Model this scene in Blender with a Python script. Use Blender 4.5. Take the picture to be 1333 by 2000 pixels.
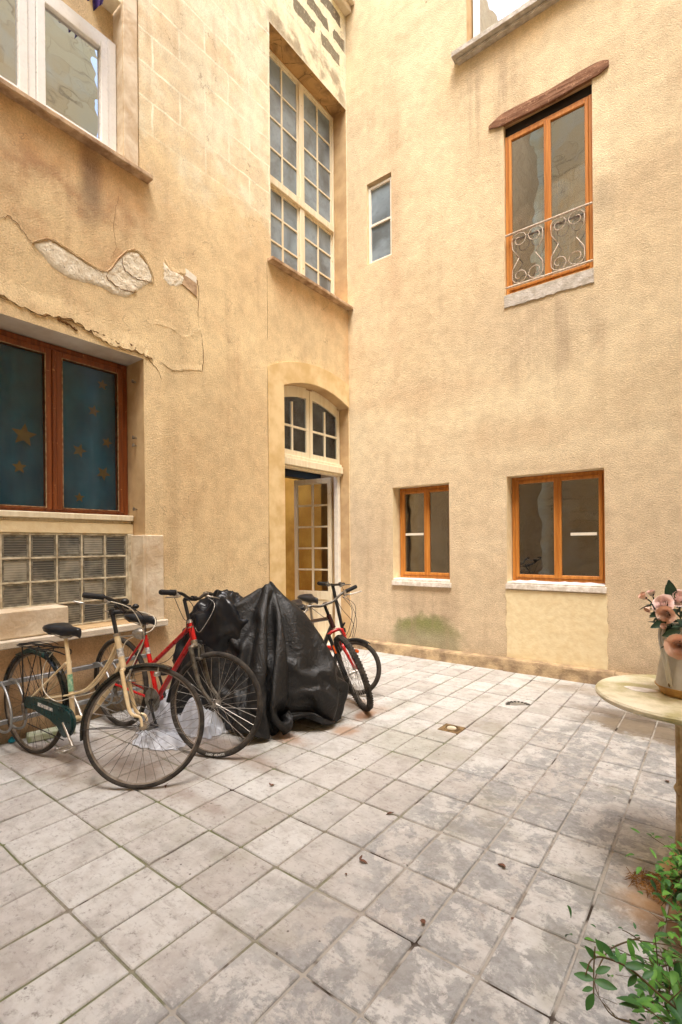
import bpy, bmesh, math, random
from mathutils import Vector, Matrix, noise as mn
random.seed(7)
D = bpy.data
scene = bpy.context.scene
for o in list(D.objects): D.objects.remove(o)
COL = scene.collection
R = math.radians

# ---------------------------------------------------------------- camera
YAW, ROLL, FPX = 0.6569, -0.00883, 963.1
CAM = Vector((4.018, -5.426, 1.38))
vR = Vector((math.cos(YAW), math.sin(YAW), 0)); vF = Vector((-math.sin(YAW), math.cos(YAW), 0)); vU = Vector((0, 0, 1))
cR = vR * math.cos(ROLL) + vU * math.sin(ROLL); cU = vU * math.cos(ROLL) - vR * math.sin(ROLL)
cam = D.cameras.new('camera'); cam_o = D.objects.new('camera', cam); COL.objects.link(cam_o)
mw = Matrix((( cR.x, cU.x, -vF.x, CAM.x), (cR.y, cU.y, -vF.y, CAM.y), (cR.z, cU.z, -vF.z, CAM.z), (0, 0, 0, 1)))
cam_o.matrix_world = mw
cam.sensor_fit = 'VERTICAL'; cam.sensor_height = 36; cam.lens = FPX / 2000 * 36
cam.shift_y = 65.3 / 2000; cam.shift_x = 0.0004
cam.clip_start = 0.02; cam.clip_end = 500
scene.camera = cam_o

# ---------------------------------------------------------------- light
SUN_EL, SUN_AZ = R(66), R(146)
world = D.worlds.new('World'); scene.world = world; world.use_nodes = True
wn = world.node_tree; wn.nodes.clear()
sky = wn.nodes.new('ShaderNodeTexSky'); sky.sky_type = 'NISHITA'; sky.sun_disc = False
sky.sun_elevation = SUN_EL; sky.sun_rotation = SUN_AZ; sky.dust_density = 3.0; sky.air_density = 1.0
bgn = wn.nodes.new('ShaderNodeBackground'); bgn.inputs[1].default_value = 0.15
won = wn.nodes.new('ShaderNodeOutputWorld')
wn.links.new(sky.outputs[0], bgn.inputs[0]); wn.links.new(bgn.outputs[0], won.inputs[0])
sd = D.lights.new('sun', 'SUN'); sd.energy = 1.0; sd.angle = R(28); sd.color = (1.0, 0.96, 0.90)
so = D.objects.new('sun', sd); COL.objects.link(so)
# direction towards the sun: azimuth measured like the sky texture (0 = +Y, clockwise)
sdir = Vector((math.sin(SUN_AZ) * math.cos(SUN_EL), math.cos(SUN_AZ) * math.cos(SUN_EL), math.sin(SUN_EL)))
so.rotation_euler = sdir.to_track_quat('Z', 'Y').to_euler(); so.location = (2, -3, 14)
scene.view_settings.view_transform = 'Standard'; scene.view_settings.look = 'None'
scene.view_settings.exposure = 2.22; scene.view_settings.gamma = 1
scene.render.engine = 'CYCLES'
scene.cycles.max_bounces = 10; scene.cycles.diffuse_bounces = 6; scene.cycles.transparent_max_bounces = 24

# ---------------------------------------------------------------- node helpers
def lin(c):
    return tuple(((v / 255) / 12.92 if v / 255 <= 0.04045 else ((v / 255 + 0.055) / 1.055) ** 2.4) for v in c[:3]) + (1,)
class NT:
    def __init__(s, name, rough=0.8, metal=0.0, spec=0.3):
        s.m = D.materials.new(name); s.m.use_nodes = True; s.t = s.m.node_tree; s.t.nodes.clear()
        s.out = s.n('ShaderNodeOutputMaterial'); s.b = s.n('ShaderNodeBsdfPrincipled')
        s.l(s.b.outputs[0], s.out.inputs[0])
        s.b.inputs['Roughness'].default_value = rough; s.b.inputs['Metallic'].default_value = metal
        s.b.inputs['Specular IOR Level'].default_value = spec
        s.co = s.n('ShaderNodeTexCoord').outputs['Object']
    def n(s, t): return s.t.nodes.new(t)
    def l(s, a, b): s.t.links.new(a, b)
    def put(s, sock, v):
        if isinstance(v, bpy.types.NodeSocket): s.l(v, sock)
        elif isinstance(v, (tuple, list)) and sock.type == 'RGBA': sock.default_value = tuple(v[:3]) + (1,)
        else: sock.default_value = v
    def M(s, op, a, b=0.0, c=0.0, clamp=False):
        x = s.n('ShaderNodeMath'); x.operation = op; x.use_clamp = clamp
        s.put(x.inputs[0], a); s.put(x.inputs[1], b); s.put(x.inputs[2], c); return x.outputs[0]
    def xyz(s, v=None):
        x = s.n('ShaderNodeSeparateXYZ'); s.l(v or s.co, x.inputs[0]); return x.outputs[0], x.outputs[1], x.outputs[2]
    def comb(s, a, b, c):
        x = s.n('ShaderNodeCombineXYZ'); s.put(x.inputs[0], a); s.put(x.inputs[1], b); s.put(x.inputs[2], c); return x.outputs[0]
    def noise(s, scale, detail=4, rough=0.55, vec=None, dist=0.0, col=False):
        x = s.n('ShaderNodeTexNoise'); s.l(vec or s.co, x.inputs['Vector'])
        x.inputs['Scale'].default_value = scale; x.inputs['Detail'].default_value = detail
        x.inputs['Roughness'].default_value = rough; x.inputs['Distortion'].default_value = dist
        return x.outputs['Color' if col else 'Fac']
    def vor(s, scale, vec=None, feat='F1'):
        x = s.n('ShaderNodeTexVoronoi'); s.l(vec or s.co, x.inputs['Vector']); x.inputs['Scale'].default_value = scale; x.feature = feat
        return x.outputs['Distance']
    def mul(s, v, k):
        x = s.n('ShaderNodeVectorMath'); x.operation = 'MULTIPLY'; s.l(v, x.inputs[0]); x.inputs[1].default_value = k; return x.outputs[0]
    def add(s, v, w):
        x = s.n('ShaderNodeVectorMath'); x.operation = 'ADD'; s.l(v, x.inputs[0]); s.put(x.inputs[1], w); return x.outputs[0]
    def mix(s, f, a, b, mode='MIX'):
        x = s.n('ShaderNodeMix'); x.data_type = 'RGBA'; x.blend_type = mode; x.clamp_factor = True
        s.put(x.inputs[0], f); s.put(x.inputs[6], a); s.put(x.inputs[7], b); return x.outputs[2]
    def ss(s, v, a, b):           # smoothstep a..b -> 0..1
        x = s.n('ShaderNodeMapRange'); x.interpolation_type = 'SMOOTHSTEP'
        s.put(x.inputs[0], v); x.inputs[1].default_value = a; x.inputs[2].default_value = b; return x.outputs[0]
    def ellipse(s, u, v, u0, v0, ru, rv, soft=0.4, nz=None, amp=0.5):
        a = s.M('DIVIDE', s.M('SUBTRACT', u, u0), ru); b = s.M('DIVIDE', s.M('SUBTRACT', v, v0), rv)
        d = s.M('SQRT', s.M('ADD', s.M('MULTIPLY', a, a), s.M('MULTIPLY', b, b)))
        if nz is not None: d = s.M('ADD', d, s.M('MULTIPLY', s.M('SUBTRACT', nz, 0.5), amp * 2))
        return s.ss(d, 1.0 + soft, 1.0 - soft)
    def rect(s, u, v, u0, u1, v0, v1, su=0.05, sv=0.05):
        a = s.M('MULTIPLY', s.ss(u, u0 - su, u0 + su), s.ss(u, u1 + su, u1 - su))
        b = s.M('MULTIPLY', s.ss(v, v0 - sv, v0 + sv), s.ss(v, v1 + sv, v1 - sv))
        return s.M('MULTIPLY', a, b)
    def col(s, c): s.put(s.b.inputs['Base Color'], c)
    def rgh(s, c): s.put(s.b.inputs['Roughness'], c)
    def sat(s, c, k=1.0, v=1.0):
        x = s.n('ShaderNodeHueSaturation'); x.inputs['Saturation'].default_value = k; x.inputs['Value'].default_value = v; s.l(c, x.inputs['Color']); return x.outputs[0]
    def bump(s, h, dist=0.01, strength=1.0, prev=None):
        x = s.n('ShaderNodeBump'); x.inputs['Distance'].default_value = dist; x.inputs['Strength'].default_value = strength
        s.l(h, x.inputs['Height'])
        if prev is not None: s.l(prev, x.inputs['Normal'])
        s.l(x.outputs[0], s.b.inputs['Normal']); return x.outputs[0]
MATS = {}
def simple(name, c, rough=0.6, metal=0.0, spec=0.4, var=0.12, scale=14, bump=0.0, bscale=120, c2=None, coat=0.0):
    n = NT(name, rough, metal, spec)
    f = n.noise(scale, 5, 0.6)
    a = lin(c); b = lin(c2) if c2 else tuple(v * (1 - var * 2.2) for v in a[:3]) + (1,)
    n.col(n.mix(n.ss(f, 0.32, 0.68), a, b))
    n.rgh(n.M('ADD', rough - 0.08, n.M('MULTIPLY', n.noise(scale * 3, 3), 0.18)))
    if bump: n.bump(n.noise(bscale, 4), bump)
    if coat: n.b.inputs['Coat Weight'].default_value = coat; n.b.inputs['Coat Roughness'].default_value = 0.12
    MATS[name] = n.m; return n.m

# ---------------------------------------------------------------- mesh helpers
def newbm(): return bmesh.new()
def link(name, bm, mat, parent=None, smooth=False, ang=None):
    me = D.meshes.new(name)
    bmesh.ops.recalc_face_normals(bm, faces=bm.faces)
    bm.to_mesh(me); bm.free()
    for m in (mat if isinstance(mat, (list, tuple)) else [mat]): me.materials.append(m)
    if smooth:
        for p in me.polygons: p.use_smooth = True
        if ang: me.set_sharp_from_angle(angle=R(ang))
    o = D.objects.new(name, me); COL.objects.link(o)
    if parent is not None: o.parent = parent
    return o
def tag(o, label=None, cat=None, group=None, kind=None):
    if label: o['label'] = label
    if cat: o['category'] = cat
    if group: o['group'] = group
    if kind: o['kind'] = kind
    return o
def empty(name, loc=(0, 0, 0), label=None, cat=None, group=None, rz=0):
    o = D.objects.new(name, None); COL.objects.link(o); o.location = loc; o.rotation_euler = (0, 0, rz)
    o.empty_display_size = 0.1
    return tag(o, label, cat, group)
def box(bm, a, b, bev=0.0, mi=0):
    a, b = Vector(a), Vector(b)
    lo = Vector([min(a[i], b[i]) for i in range(3)]); hi = Vector([max(a[i], b[i]) for i in range(3)])
    vs = [bm.verts.new((x, y, z)) for x in (lo.x, hi.x) for y in (lo.y, hi.y) for z in (lo.z, hi.z)]
    fs = [bm.faces.new([vs[i] for i in q]) for q in ((0, 1, 3, 2), (4, 6, 7, 5), (0, 4, 5, 1), (2, 3, 7, 6), (0, 2, 6, 4), (1, 5, 7, 3))]
    for f in fs: f.material_index = mi
    if bev:
        es = list({e for f in fs for e in f.edges})
        r = bmesh.ops.bevel(bm, geom=es, offset=bev, segments=1, affect='EDGES')
        for f in r['faces']: f.material_index = mi
    return vs
def spl(pts, n=6):
    P = [Vector(p) for p in pts]; out = []
    for i in range(len(P) - 1):
        p0 = P[max(i - 1, 0)]; p1 = P[i]; p2 = P[i + 1]; p3 = P[min(i + 2, len(P) - 1)]
        for k in range(n):
            t = k / n
            out.append(0.5 * ((2 * p1) + (p2 - p0) * t + (2 * p0 - 5 * p1 + 4 * p2 - p3) * t * t + (3 * p1 - p0 - 3 * p2 + p3) * t ** 3))
    out.append(P[-1]); return out
def tube(bm, pts, rad, seg=8, mi=0, cap=True, flat=None, closed=False):
    P = [Vector(p) for p in pts]; n = len(P)
    if not isinstance(rad, (list, tuple)): rad = [rad] * n
    elif len(rad) != n:
        r0 = rad; rad = []
        for i in range(n):
            t = i / (n - 1) * (len(r0) - 1); k = min(int(t), len(r0) - 2); rad.append(r0[k] + (r0[k + 1] - r0[k]) * (t - k))
    rings = []; up = None
    for i in range(n):
        if closed: d = P[(i + 1) % n] - P[i - 1]
        else: d = P[min(i + 1, n - 1)] - P[max(i - 1, 0)]
        if d.length < 1e-9: d = Vector((0, 0, 1))
        d.normalize()
        if up is None:
            up = Vector((0, 0, 1)) if abs(d.z) < 0.9 else Vector((1, 0, 0))
        up = (up - d * up.dot(d))
        if up.length < 1e-6: up = d.orthogonal()
        up.normalize(); s = d.cross(up)
        fl = flat or 1.0
        rings.append([bm.verts.new(P[i] + (up * math.cos(2 * math.pi * k / seg) * fl + s * math.sin(2 * math.pi * k / seg)) * rad[i]) for k in range(seg)])
    m = n if closed else n - 1
    for i in range(m):
        a, b = rings[i], rings[(i + 1) % n]
        for k in range(seg):
            f = bm.faces.new((a[k], a[(k + 1) % seg], b[(k + 1) % seg], b[k])); f.material_index = mi
    if cap and not closed:
        bm.faces.new(rings[0]).material_index = mi; bm.faces.new(rings[-1][::-1]).material_index = mi
def loft(bm, rings, cap=True, mi=0):
    R_ = [[bm.verts.new(p) for p in r] for r in rings]
    for a, b in zip(R_, R_[1:]):
        for k in range(len(a)):
            bm.faces.new((a[k], a[(k + 1) % len(a)], b[(k + 1) % len(a)], b[k])).material_index = mi
    if cap: bm.faces.new(R_[0]).material_index = mi; bm.faces.new(R_[-1][::-1]).material_index = mi
def lathe(bm, prof, c=(0, 0, 0), seg=32, mi=0, a0=0, wob=0):
    c = Vector(c); rings = []
    for r, z in prof:
        rings.append([c + Vector((r * math.cos(a0 + 2 * math.pi * k / seg), r * math.sin(a0 + 2 * math.pi * k / seg), z)) for k in range(seg)])
    loft(bm, rings, cap=True, mi=mi)
def sphere(bm, c, r, sc=(1, 1, 1), seg=10, mi=0):
    g = bmesh.ops.create_uvsphere(bm, u_segments=seg, v_segments=max(5, seg // 2 + 1), radius=r)
    for v in g['verts']: v.co = Vector((v.co.x * sc[0], v.co.y * sc[1], v.co.z * sc[2])) + Vector(c)
    for v in g['verts']:
        for f in v.link_faces: f.material_index = mi
def extrude_poly(bm, pts, dvec, bev=0, mi=0):
    dvec = Vector(dvec); a = [bm.verts.new(p) for p in pts]; b = [bm.verts.new(Vector(p) + dvec) for p in pts]
    n = len(a); fs = [bm.faces.new(a[::-1]), bm.faces.new(b)]
    for i in range(n): fs.append(bm.faces.new((a[i], a[(i + 1) % n], b[(i + 1) % n], b[i])))
    for f in fs: f.material_index = mi
    if bev:
        es = list(fs[0].edges) + list(fs[1].edges)
        for f in bmesh.ops.bevel(bm, geom=es, offset=bev, segments=2, affect='EDGES')['faces']: f.material_index = mi
# wall-local coordinates: u along the wall (rightwards as seen), z up, d inwards from the wall face
def W(wall, u, z, d=0.0):
    return Vector((-d, u, z)) if wall == 'L' else Vector((u, d, z))
def wbox(bm, wall, u0, u1, z0, z1, d0, d1, bev=0.0, mi=0): return box(bm, W(wall, u0, z0, d0), W(wall, u1, z1, d1), bev, mi)

# ---------------------------------------------------------------- materials
def stucco_height(n, u, v):
    a = n.noise(75, 3, 0.6); b = n.vor(120); c = n.noise(6, 3, 0.5)
    return n.M('ADD', n.M('ADD', n.M('MULTIPLY', a, 0.9), n.M('MULTIPLY', b, 0.5)), n.M('MULTIPLY', c, 1.2))
def grain(n, col, amt=0.16):
    g = n.noise(85, 4, 0.75); m = n.noise(7, 7, 0.7)
    col = n.mix(1.0, col, n.mix(n.ss(m, 0.35, 0.65), (0.90, 0.885, 0.86), (1.06, 1.06, 1.06)), 'MULTIPLY')
    return n.mix(1.0, col, n.mix(n.ss(g, 0.3, 0.7), (1 - amt,) * 3, (1 + amt * 0.55,) * 3), 'MULTIPLY')
def mat_left():
    n = NT('ochre_render', 0.92, 0, 0.15); x, u, z = n.xyz()
    big = n.noise(0.75, 5, 0.6); med = n.noise(2.6, 5, 0.65)
    nz = n.noise(3.2, 4, 0.6); nz2 = n.noise(9, 4, 0.6)
    c = n.mix(n.ss(big, 0.3, 0.7), lin((226, 190, 134)), lin((212, 170, 112)))
    c = n.mix(n.M('MULTIPLY', n.ss(med, 0.5, 0.78), 0.6), c, lin((196, 146, 84)))
    # rusty, darker zone below the upper left sill and over the low window
    zone = n.M('MULTIPLY', n.ss(u, -2.5, -3.3), n.M('MULTIPLY', n.ss(z, 3.3, 3.9), n.ss(z, 5.0, 4.5)))
    c = n.mix(n.M('MULTIPLY', zone, n.ss(nz, 0.38, 0.72)), c, lin((186, 128, 66)))
    band = n.M('MULTIPLY', n.ss(u, -2.95, -3.05), n.rect(u, z, -9, -2.9, 4.3, 4.64, 0.05, 0.06))
    c = n.mix(n.M('MULTIPLY', band, n.M('ADD', 0.25, n.M('MULTIPLY', nz, 0.7))), c, lin((206, 142, 52)))  # orange under the sill: staining plus warm bounce light painted in
    st = n.noise(1.0, 4, 0.6, vec=n.mul(n.co, (1, 9, 0.5)))
    c = n.mix(n.M('MULTIPLY', n.rect(u, z, -3.56, -3.40, 4.05, 4.62, 0.06, 0.2), 0.7), c, lin((120, 84, 60)))
    band2 = n.M('MAXIMUM', n.rect(u, z, -1.45, 0.1, 4.25, 4.6, 0.08, 0.22), n.rect(u, z, -0.10, 0.1, 3.5, 4.6, 0.08, 0.3))
    c = n.mix(n.M('MULTIPLY', band2, n.M('ADD', 0.1, n.M('MULTIPLY', st, 0.9))), c, lin((206, 142, 58)))
    # pale weathered ashlar above
    uz = n.comb(u, z, 0.0); dv = n.add(uz, n.mul(n.noise(3, 3, col=True), (0.06, 0.06, 0)))
    br = n.n('ShaderNodeTexBrick'); n.l(dv, br.inputs['Vector'])
    for k, v in (('Scale', 1.0), ('Mortar Size', 0.012), ('Mortar Smooth', 0.4), ('Brick Width', 0.58), ('Row Height', 0.30), ('Bias', 0.0)): br.inputs[k].default_value = v
    br.inputs['Color1'].default_value = lin((226, 204, 170)); br.inputs['Color2'].default_value = lin((216, 182, 140)); br.inputs['Mortar'].default_value = lin((238, 228, 208))
    pale = n.mix(n.M('MULTIPLY', n.ss(n.noise(2.0, 6, 0.7), 0.42, 0.58), 0.85), br.outputs['Color'], lin((228, 214, 190)))
    pale = n.mix(n.M('MULTIPLY', n.ss(n.noise(1.4, 6, 0.7), 0.5, 0.62), 0.5), pale, lin((206, 184, 156)))
    pm = n.M('MULTIPLY', n.ss(n.M('ADD', z, n.M('MULTIPLY', n.M('SUBTRACT', med, 0.5), 2.4)), 4.5, 5.6), n.ss(u, -3.1, -3.04))
    c = n.mix(n.M('MULTIPLY', pm, 0.97), c, pale)
    # bare dark stones with wide joints over the tall window
    b2 = n.n('ShaderNodeTexBrick'); n.l(n.add(uz, n.mul(n.noise(5, 4, col=True), (0.14, 0.12, 0))), b2.inputs['Vector'])
    for k, v in (('Scale', 1.0), ('Mortar Size', 0.06), ('Mortar Smooth', 0.05), ('Brick Width', 0.52), ('Row Height', 0.27)): b2.inputs[k].default_value = v
    b2.inputs['Color1'].default_value = lin((104, 90, 72)); b2.inputs['Color2'].default_value = lin((132, 116, 92)); b2.inputs['Mortar'].default_value = lin((232, 212, 176))
    sm = n.M('MULTIPLY', n.rect(u, z, -1.25, -0.03, 7.72, 8.65, 0.04, 0.04), n.ss(nz2, 0.25, 0.4))
    c = n.mix(sm, c, n.mix(n.ss(n.noise(30, 4), 0.5, 0.8), b2.outputs['Color'], lin((176, 156, 124)), 'MIX'))
    c = n.mix(n.rect(u, z, -1.5, -0.03, 7.33, 7.68, 0.06, 0.06), c, n.mix(n.ss(nz, 0.45, 0.6), lin((226, 208, 172)), lin((170, 148, 118))))
    # smoother, paler strip round the low window jamb and grimy pink foot
    low = n.M('MULTIPLY', n.ss(z, 1.3, 0.5), n.ss(med, 0.35, 0.65))
    c = n.mix(n.M('MULTIPLY', low, 0.65), c, lin((206, 158, 116)))
    foot = n.M('MULTIPLY', n.ss(z, 0.8, 0.62), n.ss(u, -2.8, -2.9))
    c = n.mix(n.M('MULTIPLY', foot, n.M('ADD', 0.35, n.M('MULTIPLY', nz, 0.6))), c, lin((190, 132, 70)))
    c = n.mix(n.M('MULTIPLY', n.ss(z, 0.4, 0.02), n.ss(nz, 0.3, 0.6)), c, lin((118, 96, 70)))
    c = n.mix(n.M('MULTIPLY', n.rect(u, z, -3.03, -2.86, 1.5, 3.0, 0.01, 0.04), 0.4), c, lin((222, 186, 134)))
    for (a, b, ru, rz) in ((-2.7, 3.3, 0.12, 0.5), (-2.75, 2.1, 0.07, 0.9), (-0.9, 4.0, 0.5, 0.3), (-2.2, 2.6, 0.4, 0.5)):
        c = n.mix(n.M('MULTIPLY', n.ellipse(u, z, a, b, ru, rz, 0.6, nz, 0.7), 0.3), c, lin((186, 148, 100)))
    dr = n.noise(1, 6, 0.62, vec=n.mul(n.co, (1, 7, 0.45)))
    c = n.mix(n.M('MULTIPLY', n.M('MULTIPLY', n.ss(dr, 0.52, 0.7), n.ss(med, 0.35, 0.6)), 0.4), c, lin((186, 138, 84)))
    hair = n.ss(n.M('ABSOLUTE', n.M('SUBTRACT', n.noise(0.9, 6, 0.6, dist=0.4), 0.5)), 0.0035, 0.001)
    c = n.mix(n.M('MULTIPLY', n.M('MULTIPLY', hair, n.ss(nz, 0.45, 0.6)), 0.5), c, lin((140, 104, 70)))
    c = grain(n, c, 0.20); n.col(n.mix(1.0, n.sat(c, 0.72, 1.14), (0.95, 1.0, 0.925, 1), 'MULTIPLY'))
    rough_amt = n.M('SUBTRACT', 1.0, n.M('MULTIPLY', pm, 0.55))
    n.bump(n.M('MULTIPLY', stucco_height(n, u, z), rough_amt), 0.0068, 0.9)
    MATS['left'] = n.m
def mat_right():
    n = NT('tan_render', 0.92, 0, 0.15); u, y, z = n.xyz()
    big = n.noise(0.6, 5, 0.6); med = n.noise(2.2, 5, 0.65); nz = n.noise(3.4, 4, 0.6); nf = n.noise(14, 4, 0.6)
    c = n.mix(n.ss(big, 0.3, 0.7), lin((226, 194, 146)), lin((214, 176, 124)))
    c = n.mix(n.M('MULTIPLY', n.ss(z, 3.2, 1.2), 0.6), c, lin((210, 172, 132)))
    c = n.mix(n.M('MULTIPLY', n.ss(med, 0.5, 0.75), 0.45), c, lin((198, 152, 98)))
    # damp horizontal bands, stains, drips; bounce light painted orange under the top sill
    c = n.mix(n.M('MULTIPLY', n.ss(n.noise(1.0, 4, 0.55, vec=n.mul(n.co, (0.45, 1, 2.6))), 0.5, 0.72), 0.35), c, lin((190, 148, 100)))
    for (a, b, ru, rz, k, cc) in ((0.75, 5.6, 0.10, 1.7, 0.35, (200, 140, 84)), (2.2, 2.6, 0.8, 0.15, 0.35, (184, 134, 74)),
                              (2.0, 3.8, 0.5, 0.35, 0.3, (180, 140, 100)), (2.7, 3.6, 0.5, 0.35, 0.3, (176, 140, 104)),
                              (3.12, 4.75, 0.10, 0.16, 0.35, (150, 126, 100)), (1.1, 0.62, 0.42, 0.22, 0.35, (176, 128, 88)),
                              (2.2, 6.9, 0.7, 0.2, 0.6, (220, 166, 70)), (1.2, 3.2, 0.9, 0.12, 0.3, (196, 146, 90)),
                              (0.25, 1.3, 0.2, 0.5, 0.25, (180, 150, 120)), (3.6, 2.8, 0.7, 0.25, 0.35, (196, 154, 100)),
                              (1.95, 7.0, 0.3, 0.25, 0.4, (196, 170, 140))):
        c = n.mix(n.M('MULTIPLY', n.ellipse(u, z, a, b, ru, rz, 0.75, nz, 0.6), k), c, lin(cc))
    lo = n.ss(z, 0.5, 0.1)
    c = n.mix(n.M('MULTIPLY', lo, n.M('ADD', 0.1, n.M('MULTIPLY', nz, 0.5))), c, lin((168, 134, 102)))
    mo = n.ellipse(u, z, 1.13, 0.19, 0.47, 0.31, 0.22, n.noise(7, 4), 0.35)
    ring = n.M('MULTIPLY', mo, n.ss(z, 0.2, 0.42))
    c = n.mix(n.M('MULTIPLY', mo, 0.75), c, lin((150, 140, 100)))
    c = n.mix(n.M('MULTIPLY', ring, n.ss(nf, 0.1, 0.5)), c, lin((138, 136, 52)))
    for i in range(14):
        pass
    spk = n.ss(n.vor(2.3), 0.035, 0.02)
    c = n.mix(n.M('MULTIPLY', spk, 0.6), c, lin((240, 222, 190)))
    spd = n.ss(n.vor(1.7, vec=n.add(n.co, (3.1, 7.7, 1.9))), 0.03, 0.015)
    c = n.mix(n.M('MULTIPLY', spd, 0.6), c, lin((110, 84, 66)))
    dr = n.noise(1, 6, 0.62, vec=n.mul(n.co, (6, 1, 0.4)))
    c = n.mix(n.M('MULTIPLY', n.M('MULTIPLY', n.ss(dr, 0.52, 0.7), n.ss(med, 0.35, 0.6)), 0.35), c, lin((184, 140, 92)))
    for (a, b_, w, h) in ((1.95, 6.4, 0.35, 0.55), (2.6, 3.55, 0.45, 0.42), (1.08, 0.55, 0.40, 0.32)):
        c = n.mix(n.M('MULTIPLY', n.M('MULTIPLY', n.ellipse(u, z, a, b_, w, h, 0.6, nz, 0.5), n.ss(dr, 0.42, 0.6)), 0.45), c, lin((158, 120, 88)))
    c = grain(n, c, 0.20); n.col(n.mix(1.0, n.sat(c, 0.66, 1.08), (0.955, 1.0, 0.93, 1), 'MULTIPLY'))
    n.bump(stucco_height(n, u, z), 0.0062, 0.9)
    MATS['right'] = n.m
def mat_stone():
    n = NT('bare_limestone', 0.95, 0, 0.1)
    a = n.noise(16, 6, 0.7); b = n.noise(45, 5, 0.7)
    c = n.mix(n.ss(a, 0.35, 0.65), lin((250, 242, 222)), lin((236, 222, 196)))
    c = n.mix(n.ss(n.noise(28, 4, 0.7, dist=1.0), 0.60, 0.72), c, lin((136, 118, 100))); n.col(c)
    n.bump(n.M('ADD', a, n.M('MULTIPLY', b, 0.6)), 0.03, 1.0); MATS['stone'] = n.m
def mat_soffit():
    n = NT('weathered_soffit', 0.95, 0, 0.1)
    a = n.noise(4, 5, 0.6, dist=1.5); v = n.vor(4.5, feat='DISTANCE_TO_EDGE')
    c = n.mix(n.ss(a, 0.35, 0.7), lin((196, 158, 106)), lin((140, 112, 78)))
    c = n.mix(n.M('MULTIPLY', n.ss(v, 0.03, 0.0), n.ss(n.noise(9), 0.4, 0.6)), c, lin((110, 90, 66))); n.col(c); n.bump(a, 0.02); MATS['soffit'] = n.m
def mat_tiles():
    n = NT('worn_paving_tile', 0.7, 0, 0.3); x, y, z = n.xyz()
    cx = n.M('FLOOR', n.M('DIVIDE', n.M('SUBTRACT', x, 1.81), 0.2263)); cy = n.M('FLOOR', n.M('DIVIDE', n.M('ADD', y, 3.92), 0.3285))
    wn_ = n.n('ShaderNodeTexWhiteNoise'); wn_.noise_dimensions = '2D'; n.l(n.comb(cx, cy, 0), wn_.inputs['Vector'])
    r = wn_.outputs['Value']
    off = n.add(n.co, n.mul(wn_.outputs['Color'], (9, 9, 9)))
    g = n.noise(9, 6, 0.65, vec=off); f = n.noise(34, 6, 0.75, vec=off); w = n.noise(1.1, 4, 0.6)
    c = n.mix(r, lin((226, 222, 214)), lin((204, 196, 186)))
    c = n.mix(n.M('MULTIPLY', n.ss(g, 0.42, 0.7), 0.5), c, lin((170, 156, 146)))
    c = n.mix(n.M('MULTIPLY', n.ss(f, 0.55, 0.7), 0.75), c, lin((126, 114, 104)))
    # travertine-like veins along x inside the tile
    ve = n.noise(1, 6, 0.7, vec=n.mul(off, (9, 40, 9)))
    c = n.mix(n.M('MULTIPLY', n.ss(ve, 0.55, 0.72), 0.5), c, lin((152, 140, 128)))
    # grey cement film on the right hand half
    reg = n.ss(n.M('ADD', n.M('ADD', x, n.M('MULTIPLY', y, -0.12)), n.M('MULTIPLY', n.M('SUBTRACT', w, 0.5), 2.2)), 2.9, 3.35)
    film = n.M('MULTIPLY', reg, n.ss(n.noise(6.5, 9, 0.74, dist=0.35), 0.54, 0.47))
    c = n.mix(n.M('MULTIPLY', film, 0.85), c, n.mix(n.ss(f, 0.35, 0.65), lin((148, 146, 142)), lin((182, 180, 176))))
    lime = n.M('MULTIPLY', reg, n.ss(n.noise(11, 8, 0.75, dist=0.3), 0.585, 0.62))
    c = n.mix(n.M('MULTIPLY', lime, 0.6), c, lin((232, 224, 216)))
    # fine general soiling, streaky along the room
    gr1 = n.noise(1, 8, 0.78, vec=n.mul(n.co, (22, 38, 20)))
    c = n.mix(n.M('MULTIPLY', n.ss(gr1, 0.52, 0.66), 0.5), c, lin((140, 132, 124)))
    c = n.mix(n.M('MULTIPLY', n.ss(n.noise(3.1, 7, 0.7), 0.5, 0.66), 0.4), c, lin((158, 152, 142)))
    # olive algae tint and orange iron stains on chosen spots
    c = n.mix(n.M('MULTIPLY', n.ss(n.noise(2.1, 4), 0.56, 0.7), 0.35), c, lin((150, 142, 112)))
    st = n.noise(5, 4, 0.65)
    for (a, b, ra, rb, k, cc) in ((0.55, -4.05, 0.42, 0.16, 0.3, (150, 104, 66)), (1.22, -3.82, 0.45, 0.13, 0.28, (150, 116, 84)),
            (1.75, -3.78, 0.22, 0.05, 0.35, (140, 108, 80)), (1.68, -3.3, 0.3, 0.07, 0.35, (136, 110, 86)), (1.25, -3.25, 0.4, 0.12, 0.4, (160, 112, 70)),
            (1.35, -2.86, 0.35, 0.08, 0.7, (170, 116, 62)), (1.78, -2.5, 0.10, 0.10, 0.7, (176, 122, 66)), (1.72, -2.14, 0.07, 0.12, 0.8, (170, 112, 58)),
            (1.55, -1.95, 0.3, 0.12, 0.5, (170, 130, 90)), (0.9, -3.6, 0.6, 0.25, 0.4, (150, 120, 90)),
            (3.96, -3.2, 0.24, 0.22, 0.9, (184, 134, 70)), (4.02, -3.25, 0.18, 0.2, 0.8, (112, 70, 40)),
            (3.55, -1.08, 0.36, 0.20, 0.95, (110, 94, 76)), (3.3, -0.9, 0.28, 0.10, 0.7, (130, 112, 92)), (4.2, -1.2, 0.6, 0.22, 0.9, (110, 94, 76)),
            (0.3, -4.2, 0.3, 0.3, 0.3, (120, 104, 88)), (2.30, -2.4, 0.3, 0.25, 0.25, (150, 150, 110)), (3.1, -0.35, 0.6, 0.14, 0.5, (172, 150, 124))):
        c = n.mix(n.M('MULTIPLY', n.ellipse(x, y, a, b, ra, rb, 0.55, st, 0.8), k), c, lin(cc))
    pt = n.noise(9, 6, 0.7)
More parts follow.
